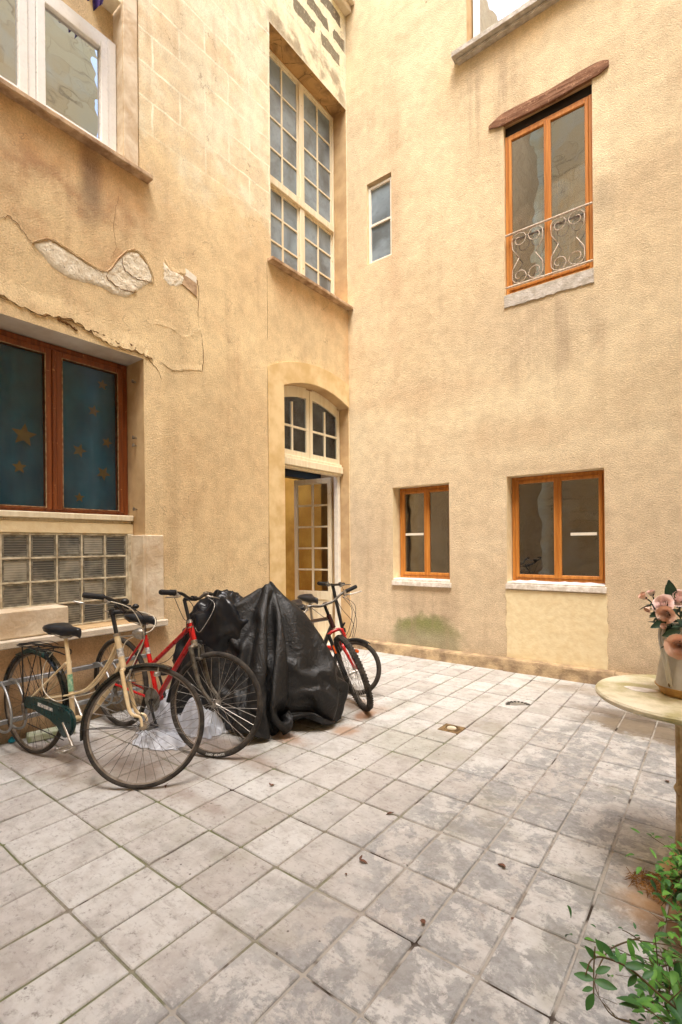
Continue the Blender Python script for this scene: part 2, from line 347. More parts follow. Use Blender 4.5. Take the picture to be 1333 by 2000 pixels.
    for (a, b, ra, rb, k, cc) in ((3.78, -1.22, 0.50, 0.17, 0.85, (120, 104, 84)), (3.45, -1.12, 0.30, 0.10, 0.7, (134, 118, 96))):
        c = n.mix(n.M('MULTIPLY', n.ellipse(x, y, a, b, ra, rb, 0.12, pt, 0.9), k), c, n.mix(f, lin(cc), lin((160, 142, 116))))
    # dark specks of dirt
    sp = n.M('MULTIPLY', n.ss(n.vor(13), 0.09, 0.05), n.ss(n.noise(3), 0.45, 0.6))
    c = n.mix(n.M('MULTIPLY', sp, 0.8), c, lin((84, 70, 62)))
    n.col(n.mix(1.0, n.sat(c, 0.9, 0.79), (0.95, 0.985, 1.03, 1), 'MULTIPLY'))
    n.rgh(n.M('ADD', 0.5, n.M('MULTIPLY', g, 0.35)))
    h = n.M('ADD', n.M('ADD', n.M('MULTIPLY', f, 0.5), n.M('MULTIPLY', g, 0.6)), n.M('MULTIPLY', ve, 0.3)); n.bump(h, 0.006, 0.9)
    MATS['tile'] = n.m
def mat_joint():
    n = NT('mortar_joint', 0.95, 0, 0.1); x, y, z = n.xyz(); w = n.noise(1.1, 4, 0.6)
    reg = n.ss(n.M('ADD', n.M('ADD', x, n.M('MULTIPLY', y, -0.12)), n.M('MULTIPLY', n.M('SUBTRACT', w, 0.5), 2.2)), 2.9, 3.35)
    f = n.noise(40, 5, 0.7); g = n.noise(2.6, 4, 0.6)
    c = n.mix(n.ss(f, 0.3, 0.7), lin((140, 132, 122)), lin((176, 168, 156)))
    moss = n.M('MULTIPLY', n.ss(g, 0.40, 0.56), n.ss(x, 3.0, 2.5))
    c = n.mix(n.M('MULTIPLY', moss, 0.85), c, lin((122, 130, 88)))
    c = n.mix(n.M('MULTIPLY', reg, n.ss(n.noise(5, 4), 0.38, 0.5)), c, lin((190, 184, 174)))
    c = n.mix(n.ss(n.noise(3.5, 4), 0.57, 0.66), c, lin((78, 68, 60))); n.col(n.sat(c, 1.0, 0.78)); n.bump(f, 0.01); MATS['joint'] = n.m
def mat_opposite():
    n = NT('opposite_stone_wall', 0.9, 0, 0.2); x, y, z = n.xyz()
    uz = n.comb(n.M('ADD', x, y), z, 0.0); dv = n.add(uz, n.mul(n.noise(2, 4, col=True), (0.25, 0.16, 0)))
    br = n.n('ShaderNodeTexBrick'); n.l(dv, br.inputs['Vector'])
    for k, v in (('Scale', 1.0), ('Mortar Size', 0.012), ('Mortar Smooth', 0.8), ('Brick Width', 0.7), ('Row Height', 0.34)): br.inputs[k].default_value = v
    br.inputs['Color1'].default_value = lin((250, 226, 176)); br.inputs['Color2'].default_value = lin((238, 208, 154)); br.inputs['Mortar'].default_value = lin((222, 194, 144))
    c = n.mix(n.ss(n.noise(1.5, 5), 0.4, 0.7), br.outputs['Color'], lin((240, 224, 186)))
    n.col(n.mix(n.M('MULTIPLY', n.ss(n.noise(1, 6, 0.7, vec=n.mul(n.co, (1.2, 1.2, 5))), 0.55, 0.7), 0.6), c, lin((150, 128, 98)))); MATS['opp'] = n.m
def mat_glass(name, tint=(0.9, 0.92, 0.92), refl=1.0, rough=0.0, wav=0.0, dirt=0.0):
    n = NT(name); t = n.t
    tr = n.n('ShaderNodeBsdfTransparent'); tr.inputs[0].default_value = (*tint, 1)
    gl = n.n('ShaderNodeBsdfGlossy'); gl.inputs['Roughness'].default_value = rough
    fr = n.n('ShaderNodeFresnel'); fr.inputs[0].default_value = 1.5
    f = n.M('MULTIPLY', fr.outputs[0], refl, clamp=True)
    if wav:
        b = n.n('ShaderNodeBump'); b.inputs['Distance'].default_value = wav; n.l(n.noise(2.2, 2), b.inputs['Height']); n.l(b.outputs[0], gl.inputs['Normal'])
    mx = n.n('ShaderNodeMixShader'); n.l(f, mx.inputs[0]); n.l(tr.outputs[0], mx.inputs[1]); n.l(gl.outputs[0], mx.inputs[2])
    last = mx.outputs[0]
    if dirt:
        df = n.n('ShaderNodeBsdfDiffuse'); df.inputs[0].default_value = (0.45, 0.45, 0.43, 1)
        m2 = n.n('ShaderNodeMixShader'); n.l(n.M('MULTIPLY', n.ss(n.noise(5, 5, 0.7), 0.3, 0.75), dirt), m2.inputs[0])
        n.l(last, m2.inputs[1]); n.l(df.outputs[0], m2.inputs[2]); last = m2.outputs[0]
    n.l(last, n.out.inputs[0]); n.t.nodes.remove(n.b); MATS[name] = n.m; return n.m
def mat_cloudy():
    # old frosted panes: greyish blue obscured glass
    n = NT('frosted_pane', 0.28, 0, 0.7); f = n.noise(1.6, 4, 0.6, dist=0.8); g = n.noise(14, 5, 0.7)
    c = n.mix(n.ss(f, 0.35, 0.68), lin((140, 156, 168)), lin((92, 100, 104)))
    c = n.mix(n.M('MULTIPLY', n.ss(g, 0.5, 0.7), 0.3), c, lin((60, 66, 70))); n.col(c); n.bump(n.noise(3, 3), 0.01, 0.6)
    MATS['cloudy'] = n.m
def mat_glassblock():
    n = NT('ribbed_glass_block', 0.12, 0, 0.8); x, y, z = n.xyz()
    w1 = n.M('SINE', n.M('MULTIPLY', z, 2 * math.pi / 0.019)); w2 = n.M('SINE', n.M('MULTIPLY', y, 2 * math.pi / 0.019))
    cell = n.n('ShaderNodeTexWhiteNoise'); cell.noise_dimensions = '2D'
    n.l(n.comb(n.M('FLOOR', n.M('DIVIDE', n.M('ADD', y, 3.09), 0.195)), n.M('FLOOR', n.M('DIVIDE', z, 0.186)), 0), cell.inputs['Vector'])
    r = cell.outputs['Value']
    g = n.noise(7, 3, 0.5)
    c = n.mix(n.ss(n.M('ADD', n.M('MULTIPLY', g, 0.8), n.M('MULTIPLY', r, 0.5)), 0.45, 0.95), lin((58, 60, 58)), lin((156, 152, 136)))
    c = n.mix(n.M('MULTIPLY', n.ss(w1, 0.0, 0.9), 0.22), c, lin((196, 190, 174)))
    n.col(c); n.bump(w1, 0.0012, 0.6); MATS['gblock'] = n.m
def mat_wood(name, a, b, rough=0.45, spec=0.4, sc=(30, 30, 2.0), worn=None):
    n = NT(name, rough, 0, spec); f = n.noise(1, 5, 0.6, vec=n.mul(n.co, sc))
    c = n.mix(n.ss(f, 0.3, 0.7), lin(a), lin(b))
    if worn: c = n.mix(n.ss(n.noise(24, 5, 0.7), 0.62, 0.7), c, lin(worn))
    n.col(c); n.bump(f, 0.002); MATS[name] = n.m
def mat_beam():
    n = NT('weathered_beam', 0.9, 0, 0.15); f = n.noise(1, 6, 0.7, vec=n.mul(n.co, (5, 40, 40)))
    c = n.mix(n.ss(f, 0.3, 0.7), lin((150, 112, 88)), lin((100, 68, 50)))
    c = n.mix(n.ss(n.noise(30, 5, 0.8), 0.55, 0.7), c, lin((196, 156, 122))); n.col(c); n.bump(f, 0.012); MATS['beam'] = n.m
def mat_plastic_sheet():
    n = NT('black_tarpaulin', 0.36, 0, 0.5); f = n.noise(3, 5, 0.6, dist=1.2)
    n.col(n.mix(n.ss(n.noise(22, 5, 0.7), 0.52, 0.78), lin((14, 14, 15)), lin((38, 37, 36))))
    n.rgh(n.M('ADD', 0.42, n.M('MULTIPLY', n.noise(6, 4), 0.25)))
    rid = n.M('ABSOLUTE', n.M('SUBTRACT', n.noise(5, 4, 0.6, dist=1.5), 0.5)); rid2 = n.M('ABSOLUTE', n.M('SUBTRACT', n.noise(14, 3, 0.6, dist=1.0), 0.5))
    rid3 = n.M('ABSOLUTE', n.M('SUBTRACT', n.noise(34, 3, 0.6, dist=0.6), 0.5))
    n.bump(n.M('ADD', n.M('ADD', n.M('MULTIPLY', rid, 1.6), n.M('MULTIPLY', rid2, 0.8)), n.M('MULTIPLY', rid3, 0.35)), 0.012, 0.9); MATS['tarp'] = n.m
mat_left(); mat_right(); mat_stone(); mat_soffit(); mat_tiles(); mat_joint(); mat_opposite(); mat_cloudy(); mat_glassblock(); mat_beam(); mat_plastic_sheet()
mat_glass('glass', refl=2.2, wav=0.004, dirt=0.05); mat_glass('glass_mid', refl=9.0, wav=0.004, tint=(0.9, 0.9, 0.9), dirt=0.02); mat_glass('glass_up', refl=12.0, wav=0.004, tint=(0.75, 0.77, 0.78), dirt=0.04)
mat_glass('glass_big', refl=1.2, wav=0.003, dirt=0.06); mat_glass('glass_dull', refl=0.45, rough=0.12, tint=(0.95, 0.96, 0.96), dirt=0.03)
mat_glass('glass_low', refl=4.2, wav=0.003, dirt=0.05, tint=(0.8, 0.8, 0.8)); mat_glass('door_glass', refl=1.0, wav=0.002, tint=(0.85, 0.84, 0.8))
mat_wood('honey_wood', (200, 134, 62), (172, 106, 42), 0.4); mat_wood('brown_paint', (138, 74, 34), (102, 50, 22), 0.42, worn=(182, 130, 90))
mat_wood('cream_wood', (236, 226, 200), (222, 208, 176), 0.55, worn=(190, 166, 124))
simple('rail_paint', (214, 204, 190), 0.6, c2=(176, 150, 128), scale=40); simple('sill_ply', (224, 160, 78), 0.6, c2=(200, 134, 56), scale=5); simple('dressed', (230, 206, 160), 0.85, c2=(208, 178, 126), scale=4, bump=0.003, bscale=60, spec=0.15); simple('pvc', (242, 242, 240), 0.28, var=0.02); simple('white_paint', (236, 230, 216), 0.55, var=0.06, bump=0.002)
simple('cream_render', (232, 216, 178), 0.9, c2=(224, 204, 162), bump=0.006, bscale=14, spec=0.15)
simple('pale_render', (226, 214, 192), 0.9, c2=(198, 176, 146), bump=0.006, scale=5, bscale=30, spec=0.15)
simple('jamb', (204, 176, 134), 0.85, c2=(176, 146, 108), scale=3, spec=0.2, bump=0.002)
simple('soffit_board', (214, 206, 194), 0.7, c2=(190, 178, 160), scale=2.5, spec=0.2)
simple('ledge', (222, 212, 196), 0.75, c2=(196, 182, 160), bump=0.004, scale=6)
simple('sill_stone', (200, 174, 142), 0.85, c2=(146, 116, 88), bump=0.008, bscale=40, scale=9)
simple('grey_sill', (204, 198, 190), 0.9, c2=(170, 162, 150), bump=0.008, bscale=50, scale=12)
simple('plinth', (190, 166, 130), 0.9, c2=(132, 112, 90), bump=0.010, bscale=45, scale=6, spec=0.15)
simple('white_sill', (238, 232, 224), 0.6, c2=(206, 196, 182), scale=20)
simple('dark_room', (34, 30, 26), 0.9, spec=0.1); simple('room_grey', (60, 56, 52), 0.9, spec=0.1); simple('ochre_room', (232, 186, 92), 0.7, c2=(190, 138, 56), scale=2)
simple('door_dark', (30, 22, 18), 0.5); simple('curtain', (236, 230, 216), 0.9, spec=0.1)
simple('teal_cloth', (30, 96, 122), 0.95, c2=(24, 78, 104), scale=5, spec=0.05, bump=0.002, bscale=300); simple('putty_old', (176, 150, 116), 0.8, c2=(120, 84, 56), scale=30); simple('gold_print', (116, 98, 58), 0.9, spec=0.1)
simple('galv', (168, 170, 170), 0.42, metal=0.7, var=0.15); simple('steel', (190, 190, 188), 0.3, metal=0.9, c2=(140, 132, 122), scale=30)
simple('alloy', (190, 186, 178), 0.34, metal=0.85, c2=(150, 142, 132), scale=25)
simple('tyre', (44, 42, 40), 0.85, c2=(74, 68, 62), scale=18, spec=0.2, bump=0.004, bscale=220); simple('black_plastic', (22, 22, 24), 0.4, c2=(36, 35, 36))
simple('rubber_grip', (26, 26, 28), 0.7); simple('spoke', (170, 165, 158), 0.35, metal=0.8); simple('spoke_dark', (96, 92, 88), 0.45, metal=0.7)
simple('rim_grey', (150, 142, 132), 0.45, metal=0.5, c2=(112, 100, 88), scale=20); simple('rim_tan', (196, 178, 156), 0.45, metal=0.35, c2=(160, 140, 116), scale=20)
simple('cream_enamel', (230, 212, 176), 0.32, c2=(208, 182, 138), scale=12, coat=0.4); simple('green_enamel', (20, 58, 58), 0.28, c2=(14, 42, 44), coat=0.5)
simple('red_enamel', (196, 22, 24), 0.28, c2=(168, 16, 20), scale=8, coat=0.5); simple('maroon_enamel', (60, 18, 26), 0.3, c2=(40, 14, 20), coat=0.5)
simple('decal_green', (70, 140, 112), 0.4, c2=(180, 200, 168), scale=40); simple('decal_white', (220, 216, 210), 0.5, c2=(120, 120, 124), scale=60)
simple('fork_dark', (120, 116, 108), 0.35, metal=0.6, c2=(76, 70, 64), scale=30); simple('amber', (226, 92, 24), 0.25, var=0.05)
simple('red_lens', (170, 12, 12), 0.25); simple('vinyl', (28, 29, 32), 0.32, c2=(40, 41, 45)); simple('clear_cable', (226, 220, 204), 0.4)
simple('tabletop', (226, 216, 190), 0.55, c2=(170, 160, 110), scale=6, bump=0.003); simple('cast_iron', (214, 192, 150), 0.6, c2=(170, 140, 98), scale=14, bump=0.004, bscale=60)
simple('zinc', (200, 196, 186), 0.42, metal=0.3, c2=(172, 166, 154), scale=6); simple('terracotta', (196, 156, 96), 0.6, c2=(160, 112, 62))
simple('petal_pink', (238, 208, 200), 0.7, c2=(246, 228, 220), scale=40); simple('petal_peach', (232, 190, 166), 0.7, c2=(240, 212, 192), scale=40)
simple('leaf_dark', (40, 66, 42), 0.5, c2=(28, 48, 34), scale=30); simple('stem', (92, 76, 48), 0.7)
simple('leaf_green', (98, 150, 56), 0.55, c2=(60, 112, 40), scale=14); simple('leaf_mid', (64, 112, 52), 0.45, c2=(40, 84, 38), scale=14)
simple('dry', (168, 120, 60), 0.9, c2=(96, 62, 30), scale=30); simple('dead_leaf', (112, 78, 62), 0.8, c2=(76, 50, 40)); simple('soil', (86, 58, 34), 0.95, bump=0.02, bscale=60)
simple('blue_cap', (10, 136, 160), 0.35); simple('purple_cloth', (62, 26, 104), 0.8, c2=(40, 16, 76)); simple('white_bagc', (222, 224, 230), 0.35, c2=(196, 200, 210))
simple('decal_bright', (236,234,228), 0.5, var=0.02); simple('tile_green', (200,204,186), 0.85, c2=(150,162,120), scale=14, bump=0.004)
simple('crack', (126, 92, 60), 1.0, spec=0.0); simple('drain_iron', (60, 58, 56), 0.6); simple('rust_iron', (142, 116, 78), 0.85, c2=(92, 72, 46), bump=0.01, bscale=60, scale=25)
mat_dummy=0
simple('glass_edge', (150, 146, 132), 0.2, c2=(96,92,80), scale=20, spec=0.7)
simple('cement', (220, 212, 188), 0.9, c2=(170, 156, 130)); simple('guard_black', (16, 24, 25), 0.25, c2=(10, 14, 15), coat=0.5); simple('bagblue', (24, 27, 33), 0.3, c2=(13, 14, 17), scale=8)

def mat_film():
    n = NT('white_film', 0.3, 0, 0.5); n.col(n.mix(n.noise(12, 4), lin((214, 218, 226)), lin((178, 182, 192)))); n.b.inputs['Alpha'].default_value = 0.86; MATS['white_film'] = n.m
mat_film()
# ================================================================ BUILDINGS
left = empty('ochre_building', (0, 0, 0), 'weathered ochre rendered house on the left, with glass blocks, teal curtained window and arched doorway', 'building')
right = empty('tan_building', (0, 0, 0), 'tan rendered house on the right, with orange wooden windows and a low plinth', 'building')

def wallmesh(name, wall, u0, u1, z0, z1, holes, mats, parent, step=0.16, arch=None, amp=0.006):
    def cuts(a, b, extra):
        s = sorted({a, b, *[e for e in extra if a < e < b]}); out = []
        for p, q in zip(s, s[1:]):
            k = max(1, int(math.ceil((q - p) / step)))
            out += [p + (q - p) * i / k for i in range(k)]
        return out + [s[-1]]
    us = cuts(u0, u1, [h[0] for h in holes] + [h[1] for h in holes]); zs = cuts(z0, z1, [h[2] for h in holes] + [h[3] for h in holes])
    bm = newbm(); V = {}
    def inside(u, z): return any(h[0] < u < h[1] and h[2] < z < h[3] for h in holes)
    def warp(u, z):
        if arch:
            a0, a1, zs_, rise, zt = arch
            if a0 <= u <= a1 and zs_ - 1e-6 <= z < zt:
                t = (u - (a0 + a1) / 2) / ((a1 - a0) / 2); z += rise * (1 - t * t) * (1 - (z - zs_) / (zt - zs_))
        return z
    def vert(i, j):
        if (i, j) not in V:
            u, z = us[i], zs[j]
            d = amp * (mn.noise(Vector((u * 1.3, z * 1.3, 3.0 if wall == 'L' else 9.0))) + 0.5 * mn.noise(Vector((u * 5, z * 5, 1))))
            if abs(u) < 0.05: d = 0
            V[i, j] = bm.verts.new(W(wall, u, warp(u, z), d))
        return V[i, j]
    for i in range(len(us) - 1):
        for j in range(len(zs) - 1):
            if not inside((us[i] + us[i + 1]) / 2, (zs[j] + zs[j + 1]) / 2):
                bm.faces.new((vert(i, j), vert(i + 1, j), vert(i + 1, j + 1), vert(i, j + 1)))
    nf = len(bm.faces)
    for h in holes:
        a0, a1, b0, b1, dep = h[:5]; mi = h[5] if len(h) > 5 else 0; mt = h[6] if len(h) > 6 else mi
        iu = [i for i, u in enumerate(us) if a0 - 1e-9 <= u <= a1 + 1e-9]; jz = [j for j, z in enumerate(zs) if b0 - 1e-9 <= z <= b1 + 1e-9]
        def back(i, j): return bm.verts.new(W(wall, us[i], warp(us[i], zs[j]), dep))
        def strip(keys, m):
            bb = [back(*k) for k in keys]
            for (k1, k2, c1, c2) in zip(keys, keys[1:], bb, bb[1:]):
                f = bm.faces.new((vert(*k1), vert(*k2), c2, c1)); f.material_index = m
        if b0 > z0: strip([(i, jz[0]) for i in iu], mi)
        strip([(i, jz[-1]) for i in iu], mt); strip([(iu[0], j) for j in jz], mi); strip([(iu[-1], j) for j in jz], mi)
    me_o = link(name, bm, mats, parent, smooth=True, ang=40)
    return me_o
# holes: u0,u1,z0,z1,depth,reveal material index, soffit material index
LH = [(-6.4, -3.035, 0.735, 3.04, 0.36, 1, 2), (-6.4, -3.205, 4.66, 9.2, 0.17, 3, 3), (-1.46, -0.015, 4.62, 7.33, 0.36, 1, 4), (-1.285, -0.015, 0.0, 3.25, 0.5, 5, 5)]
wallmesh('wall', 'L', -8.6, 0.0, 0.0, 13.5, LH, [MATS['left'], MATS['jamb'], MATS['soffit_board'], MATS['pale_render'], MATS['soffit'], MATS['jamb']], left, arch=(-1.285, -0.015, 3.25, 0.14, 3.9))
RH = [(0.325, 0.705, 5.10, 6.165, 0.09, 1, 2), (2.15, 3.035, 4.12, 5.99, 0.14, 1, 2), (1.735, 3.4, 7.07, 8.8, 0.2, 2, 2), (0.683, 1.468, 0.925, 2.115, 0.22, 1, 1), (2.15, 3.115, 0.945, 2.125, 0.22, 1, 1)]
wallmesh('wall', 'R', 0.0, 6.6, 0.0, 11.0, RH, [MATS['right'], MATS['cream_render'], MATS['jamb']], right)

def interior(wall, u0, u1, z0, z1, d0, d1, mat, parent):
    bm = newbm(); box(bm, W(wall, u0, z0, d0), W(wall, u1, z1, d1))
    # open the face towards the window
    for f in list(bm.faces):
        c = f.calc_center_median(); d = (-c.x if wall == 'L' else c.y)
        if abs(d - d0) < 1e-4: bm.faces.remove(f)
    bmesh.ops.reverse_faces(bm, faces=bm.faces)
    return link('interior', bm, mat, parent)
def frame_bars(bm, wall, u0, u1, z0, z1, w, d0, d1, mi=0, bev=0.004, wb=None):
    wb = wb or w
    wbox(bm, wall, u0, u0 + w, z0, z1, d0, d1, bev, mi); wbox(bm, wall, u1 - w, u1, z0, z1, d0, d1, bev, mi)
    wbox(bm, wall, u0 + w, u1 - w, z1 - w, z1, d0 + 0.001, d1 - 0.001, bev, mi); wbox(bm, wall, u0 + w, u1 - w, z0, z0 + wb, d0 + 0.001, d1 - 0.001, bev, mi)
def pane(wall, rects, d, mat, parent, th=0.004, name='pane'):
    bm = newbm()
    for a, b, c, e in rects: wbox(bm, wall, a, b, c, e, d, d + th)
    return link(name, bm, mat, parent)
def peel(wall, pts, t, h, mat, parent, name='loose_render', ramp=0.0, up=True, wig=0.015, seed=1):
    """wedge of lifted plaster: ragged lower (or upper) lip t proud of the wall, fading to nothing h away"""
    rnd = random.Random(seed); bm = newbm(); P = spl([(a, b, 0) for a, b in pts], 9)
    rows = []
    for i, p in enumerate(P):
        k = min(1, i / 4, (len(P) - 1 - i) / 4); tt = t * (0.35 + 0.65 * k) * (0.6 + 0.7 * rnd.random())
        z = p.y + rnd.uniform(-wig, wig); s = 1 if up else -1
        rows.append([bm.verts.new(W(wall, p.x, z, 0.012)), bm.verts.new(W(wall, p.x, z, -tt)), bm.verts.new(W(wall, p.x, z + s * h * 0.3, -tt * 0.8)), bm.verts.new(W(wall, p.x, z + s * h, 0.012))])
    for a, b in zip(rows, rows[1:]):
        for k in range(3): bm.faces.new((a[k], a[k + 1], b[k + 1], b[k]))
    return link(name, bm, mat, parent, smooth=True, ang=30)
def crack(wall, pts, r, parent, wig=0.02, seed=3, d=-0.003):  # proud dirt-brown tube; its dark colour also stands for shade in the gap
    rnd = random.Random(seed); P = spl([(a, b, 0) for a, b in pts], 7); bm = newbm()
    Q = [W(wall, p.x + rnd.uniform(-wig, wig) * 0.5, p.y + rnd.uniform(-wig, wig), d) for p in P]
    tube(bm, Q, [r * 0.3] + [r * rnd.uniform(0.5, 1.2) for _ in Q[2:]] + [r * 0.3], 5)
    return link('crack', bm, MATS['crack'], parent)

# ---- left building: upper left white window
bm = newbm(); wbox(bm, 'L', -6.4, -3.205, 5.74, 9.19, 0.152, 0.168); link('infill_panel', bm, MATS['left'], left)
bm = newbm()
frame_bars(bm, 'L', -4.62, -3.21, 4.67, 5.735, 0.075, 0.10, 0.165)
wbox(bm, 'L', -3.90, -3.845, 4.745, 5.66, 0.102, 0.16, 0.004)
frame_bars(bm, 'L', -3.842, -3.287, 4.747, 5.658, 0.062, 0.085, 0.155, bev=0.006); frame_bars(bm, 'L', -4.543, -3.903, 4.747, 5.658, 0.062, 0.085, 0.155, bev=0.006)
w = link('window', bm, MATS['pvc'], left, smooth=True, ang=35); tag(w, 'white plastic window at the top left, reflecting a pale stone wall')
pane('L', [(-3.785, -3.345, 4.805, 5.60), (-4.485, -3.96, 4.805, 5.60)], 0.12, MATS['glass_up'], w)
interior('L', -4.6, -3.25, 4.6, 5.9, 0.2, 1.0, MATS['room_grey'], left)
bm = newbm(); wbox(bm, 'L', -6.4, -2.975, 4.61, 4.655, -0.085, 0.16, 0.008); link('window_sill', bm, MATS['sill_stone'], left)
bm = newbm(); wbox(bm, 'L', -3.202, -3.075, 4.657, 9.0, -0.012, 0.05, 0.004); link('jamb_strip', bm, MATS['pale_render'], left)
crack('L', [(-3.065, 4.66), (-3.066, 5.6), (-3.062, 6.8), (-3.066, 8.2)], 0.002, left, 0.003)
# timber bracket at the very top of the recess
bm = newbm(); wbox(bm, 'L', -3.42, -3.215, 6.02, 6.05, 0.0, 0.15, 0.003); link('bracket', bm, MATS['cream_wood'], left)

# ---- tall window
def lattice(wall, cas, muw, d, rows_edges, mmid, zr, mat, parent, glass, fw=0.05, outer=None, label=None):
    pass
bm = newbm(); T0 = 0.22; cL, cR = -0.735, -0.650
frame_bars(bm, 'L', -1.36, -0.02, 4.70, 7.325, 0.035, T0 - 0.01, T0 + 0.06)
wbox(bm, 'L', -1.325, -0.056, 5.70, 5.80, T0 - 0.035, T0 + 0.06, 0.008)
wbox(bm, 'L', cL, cR, 5.80, 7.29, T0 - 0.02, T0 + 0.05, 0.006); wbox(bm, 'L', cL, cR, 4.735, 5.70, T0 - 0.02, T0 + 0.05, 0.006)
for a, b in ((-1.325, cL), (cR, -0.055)):
    for lo, hi, nr in ((5.80, 7.29, 4), (4.735, 5.70, 3)):
        frame_bars(bm, 'L', a + 0.002, b - 0.002, lo + 0.002, hi - 0.002, 0.024, T0 + 0.003, T0 + 0.04, bev=0.003)
        m = (a + b) / 2; wbox(bm, 'L', m - 0.012, m + 0.012, lo + 0.027, hi - 0.027, T0 + 0.006, T0 + 0.036)
        for k in range(1, nr):
            z = lo + (hi - lo) * k / nr; wbox(bm, 'L', a + 0.026, m - 0.012, z - 0.010, z + 0.010, T0 + 0.008, T0 + 0.034); wbox(bm, 'L', m + 0.012, b - 0.026, z - 0.010, z + 0.010, T0 + 0.008, T0 + 0.034)
w = link('window', bm, MATS['cream_wood'], left, smooth=True, ang=35); tag(w, 'tall cream small-paned window with cloudy blue-grey glass')
pane('L', [(-1.32, cL, 5.805, 7.285), (cR, -0.06, 5.805, 7.285), (-1.32, cL, 4.74, 5.695), (cR, -0.06, 4.74, 5.695)], T0 + 0.02, MATS['cloudy'], w)
bm = newbm(); wbox(bm, 'L', -1.36, -0.02, 4.62, 4.699, 0.2, 0.34, 0.004); link('window_board', bm, MATS['cream_wood'], left)
bm = newbm(); wbox(bm, 'L', -1.52, 0.0, 4.58, 4.62, -0.09, 0.3, 0.006); link('window_sill', bm, MATS['sill_stone'], left)
for (a, b) in ((-1.14, -0.52), (-0.48, -0.04)):
    bm = newbm(); q = [W('L', a, 4.628, -0.02), W('L', b, 4.628, -0.02), W('L', b, 4.80, 0.19), W('L', a, 4.80, 0.19)]
    extrude_poly(bm, q, (-0.012, 0, 0.012)); link('sill_board', bm, MATS['sill_ply'], left)
bm = newbm(); wbox(bm, 'L', -0.36, -0.002, 8.68, 8.80, -0.16, 0.05, 0.01); wbox(bm, 'L', -0.33, -0.002, 8.60, 8.678, -0.10, 0.05, 0.01); link('cornice', bm, MATS['pale_render'], left)
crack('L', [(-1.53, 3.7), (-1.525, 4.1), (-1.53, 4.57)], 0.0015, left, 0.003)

# ---- doorway: dressed stone surround, fan light, transom, open leaf
bm = newbm(); N = 18; A0, A1 = -1.285, -0.015
def zin(u): t = (u - (A0 + A1) / 2) / ((A1 - A0) / 2); return 3.25 + 0.14 * (1 - t * t)
def zout(u): return 3.40 + 0.235 * math.sin(max(0, min(1, (u + 1.53) / 1.9)) * math.pi) ** 0.8
fr, bk = [], []
us_ = [-1.53 + 1.528 * i / N for i in range(N + 1)]
for u in us_:
    zi = zin(u) if A0 < u < A1 else None
    fr.append((u, zi if zi else 0, zout(u)))
def quad_front(a, b, za0, zb0, za1, zb1, d=-0.018):
    v = [bm.verts.new(W('L', *p)) for p in ((a, za0, d), (b, zb0, d), (b, zb1, d), (a, za1, d))]; bm.faces.new(v)
    for p, q in ((0, 1), (1, 2), (2, 3), (3, 0)):
        pa, pb = v[p].co, v[q].co
        x = [bm.verts.new(pa), bm.verts.new(pb), bm.verts.new((0.03 * -1, pb.y, pb.z)), bm.verts.new((-0.03, pa.y, pa.z))]; bm.faces.new(x)
ua = [-1.53, -1.45, -1.37, A0] + [A0 + (A1 - A0) * i / 14 for i in range(1, 15)]
for a, b in zip(ua, ua[1:]):
    if b <= A0 + 1e-6: quad_front(a, b, 0.0, 0.0, zout(a), zout(b))
    else: quad_front(a, b, zin(a) + 0.001, zin(b) + 0.001, zout(a), zout(b))
bmesh.ops.remove_doubles(bm, verts=bm.verts, dist=0.0005)
link('door_surround', bm, MATS['dressed'], left)
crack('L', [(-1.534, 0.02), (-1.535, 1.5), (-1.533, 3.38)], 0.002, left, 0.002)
DD = 0.15
bm = newbm(); wbox(bm, 'L', -1.28, -0.02, 2.36, 2.45, DD - 0.06, DD + 0.08, 0.006); wbox(bm, 'L', -1.28, -0.02, 2.452, 2.49, DD - 0.035, DD + 0.07, 0.006); wbox(bm, 'L', -1.28, -0.02, 2.33, 2.358, DD - 0.03, DD + 0.06, 0.004)
link('transom', bm, MATS['cream_wood'], left, smooth=True, ang=35)
bm = newbm()
for a, b in ((-1.275, -0.655), (-0.645, -0.025)):
    def zt(u): return min(zin(u) - 0.004, 3.6)
    s0, s1 = a + 0.055, b - 0.055; m = (a + b) / 2
    wbox(bm, 'L', a, s0, 2.495, zt(a + 0.02) - 0.02, DD, DD + 0.045); wbox(bm, 'L', s1, b, 2.495, zt(b - 0.02) - 0.02, DD, DD + 0.045)
    wbox(bm, 'L', s0, s1, 2.495, 2.56, DD + 0.001, DD + 0.044)
    K = 7
    for k in range(K):
        p, q = s0 + (s1 - s0) * k / K, s0 + (s1 - s0) * (k + 1) / K
        for (pa, pb) in (((p, zt(p) - 0.13), (q, zt(q) - 0.13)),):
            v = [W('L', pa[0], pa[1], DD + 0.001), W('L', pb[0], pb[1], DD + 0.001), W('L', q, zt(q), DD + 0.001), W('L', p, zt(p), DD + 0.001)]
            extrude_poly(bm, v, (-0.043, 0, 0))
    wbox(bm, 'L', m - 0.012, m + 0.012, 2.56, 3.16, DD + 0.005, DD + 0.035); wbox(bm, 'L', s0, s1, 2.845, 2.87, DD + 0.006, DD + 0.034)
w = link('fanlight', bm, MATS['cream_wood'], left); tag(w, 'arched cream fanlight over the open doorway')
pane('L', [(-1.22, -0.71, 2.56, 3.24), (-0.59, -0.08, 2.56, 3.24)], DD + 0.02, MATS['glass_big'], w)
# door frame posts (they stay in the wall)
bm = newbm(); wbox(bm, 'L', -0.075, -0.018, 0.0, 2.33, DD, DD + 0.07, 0.004); wbox(bm, 'L', -1.283, -1.226, 0.0, 2.33, DD, DD + 0.07, 0.004); link('door_frame', bm, MATS['white_paint'], left)
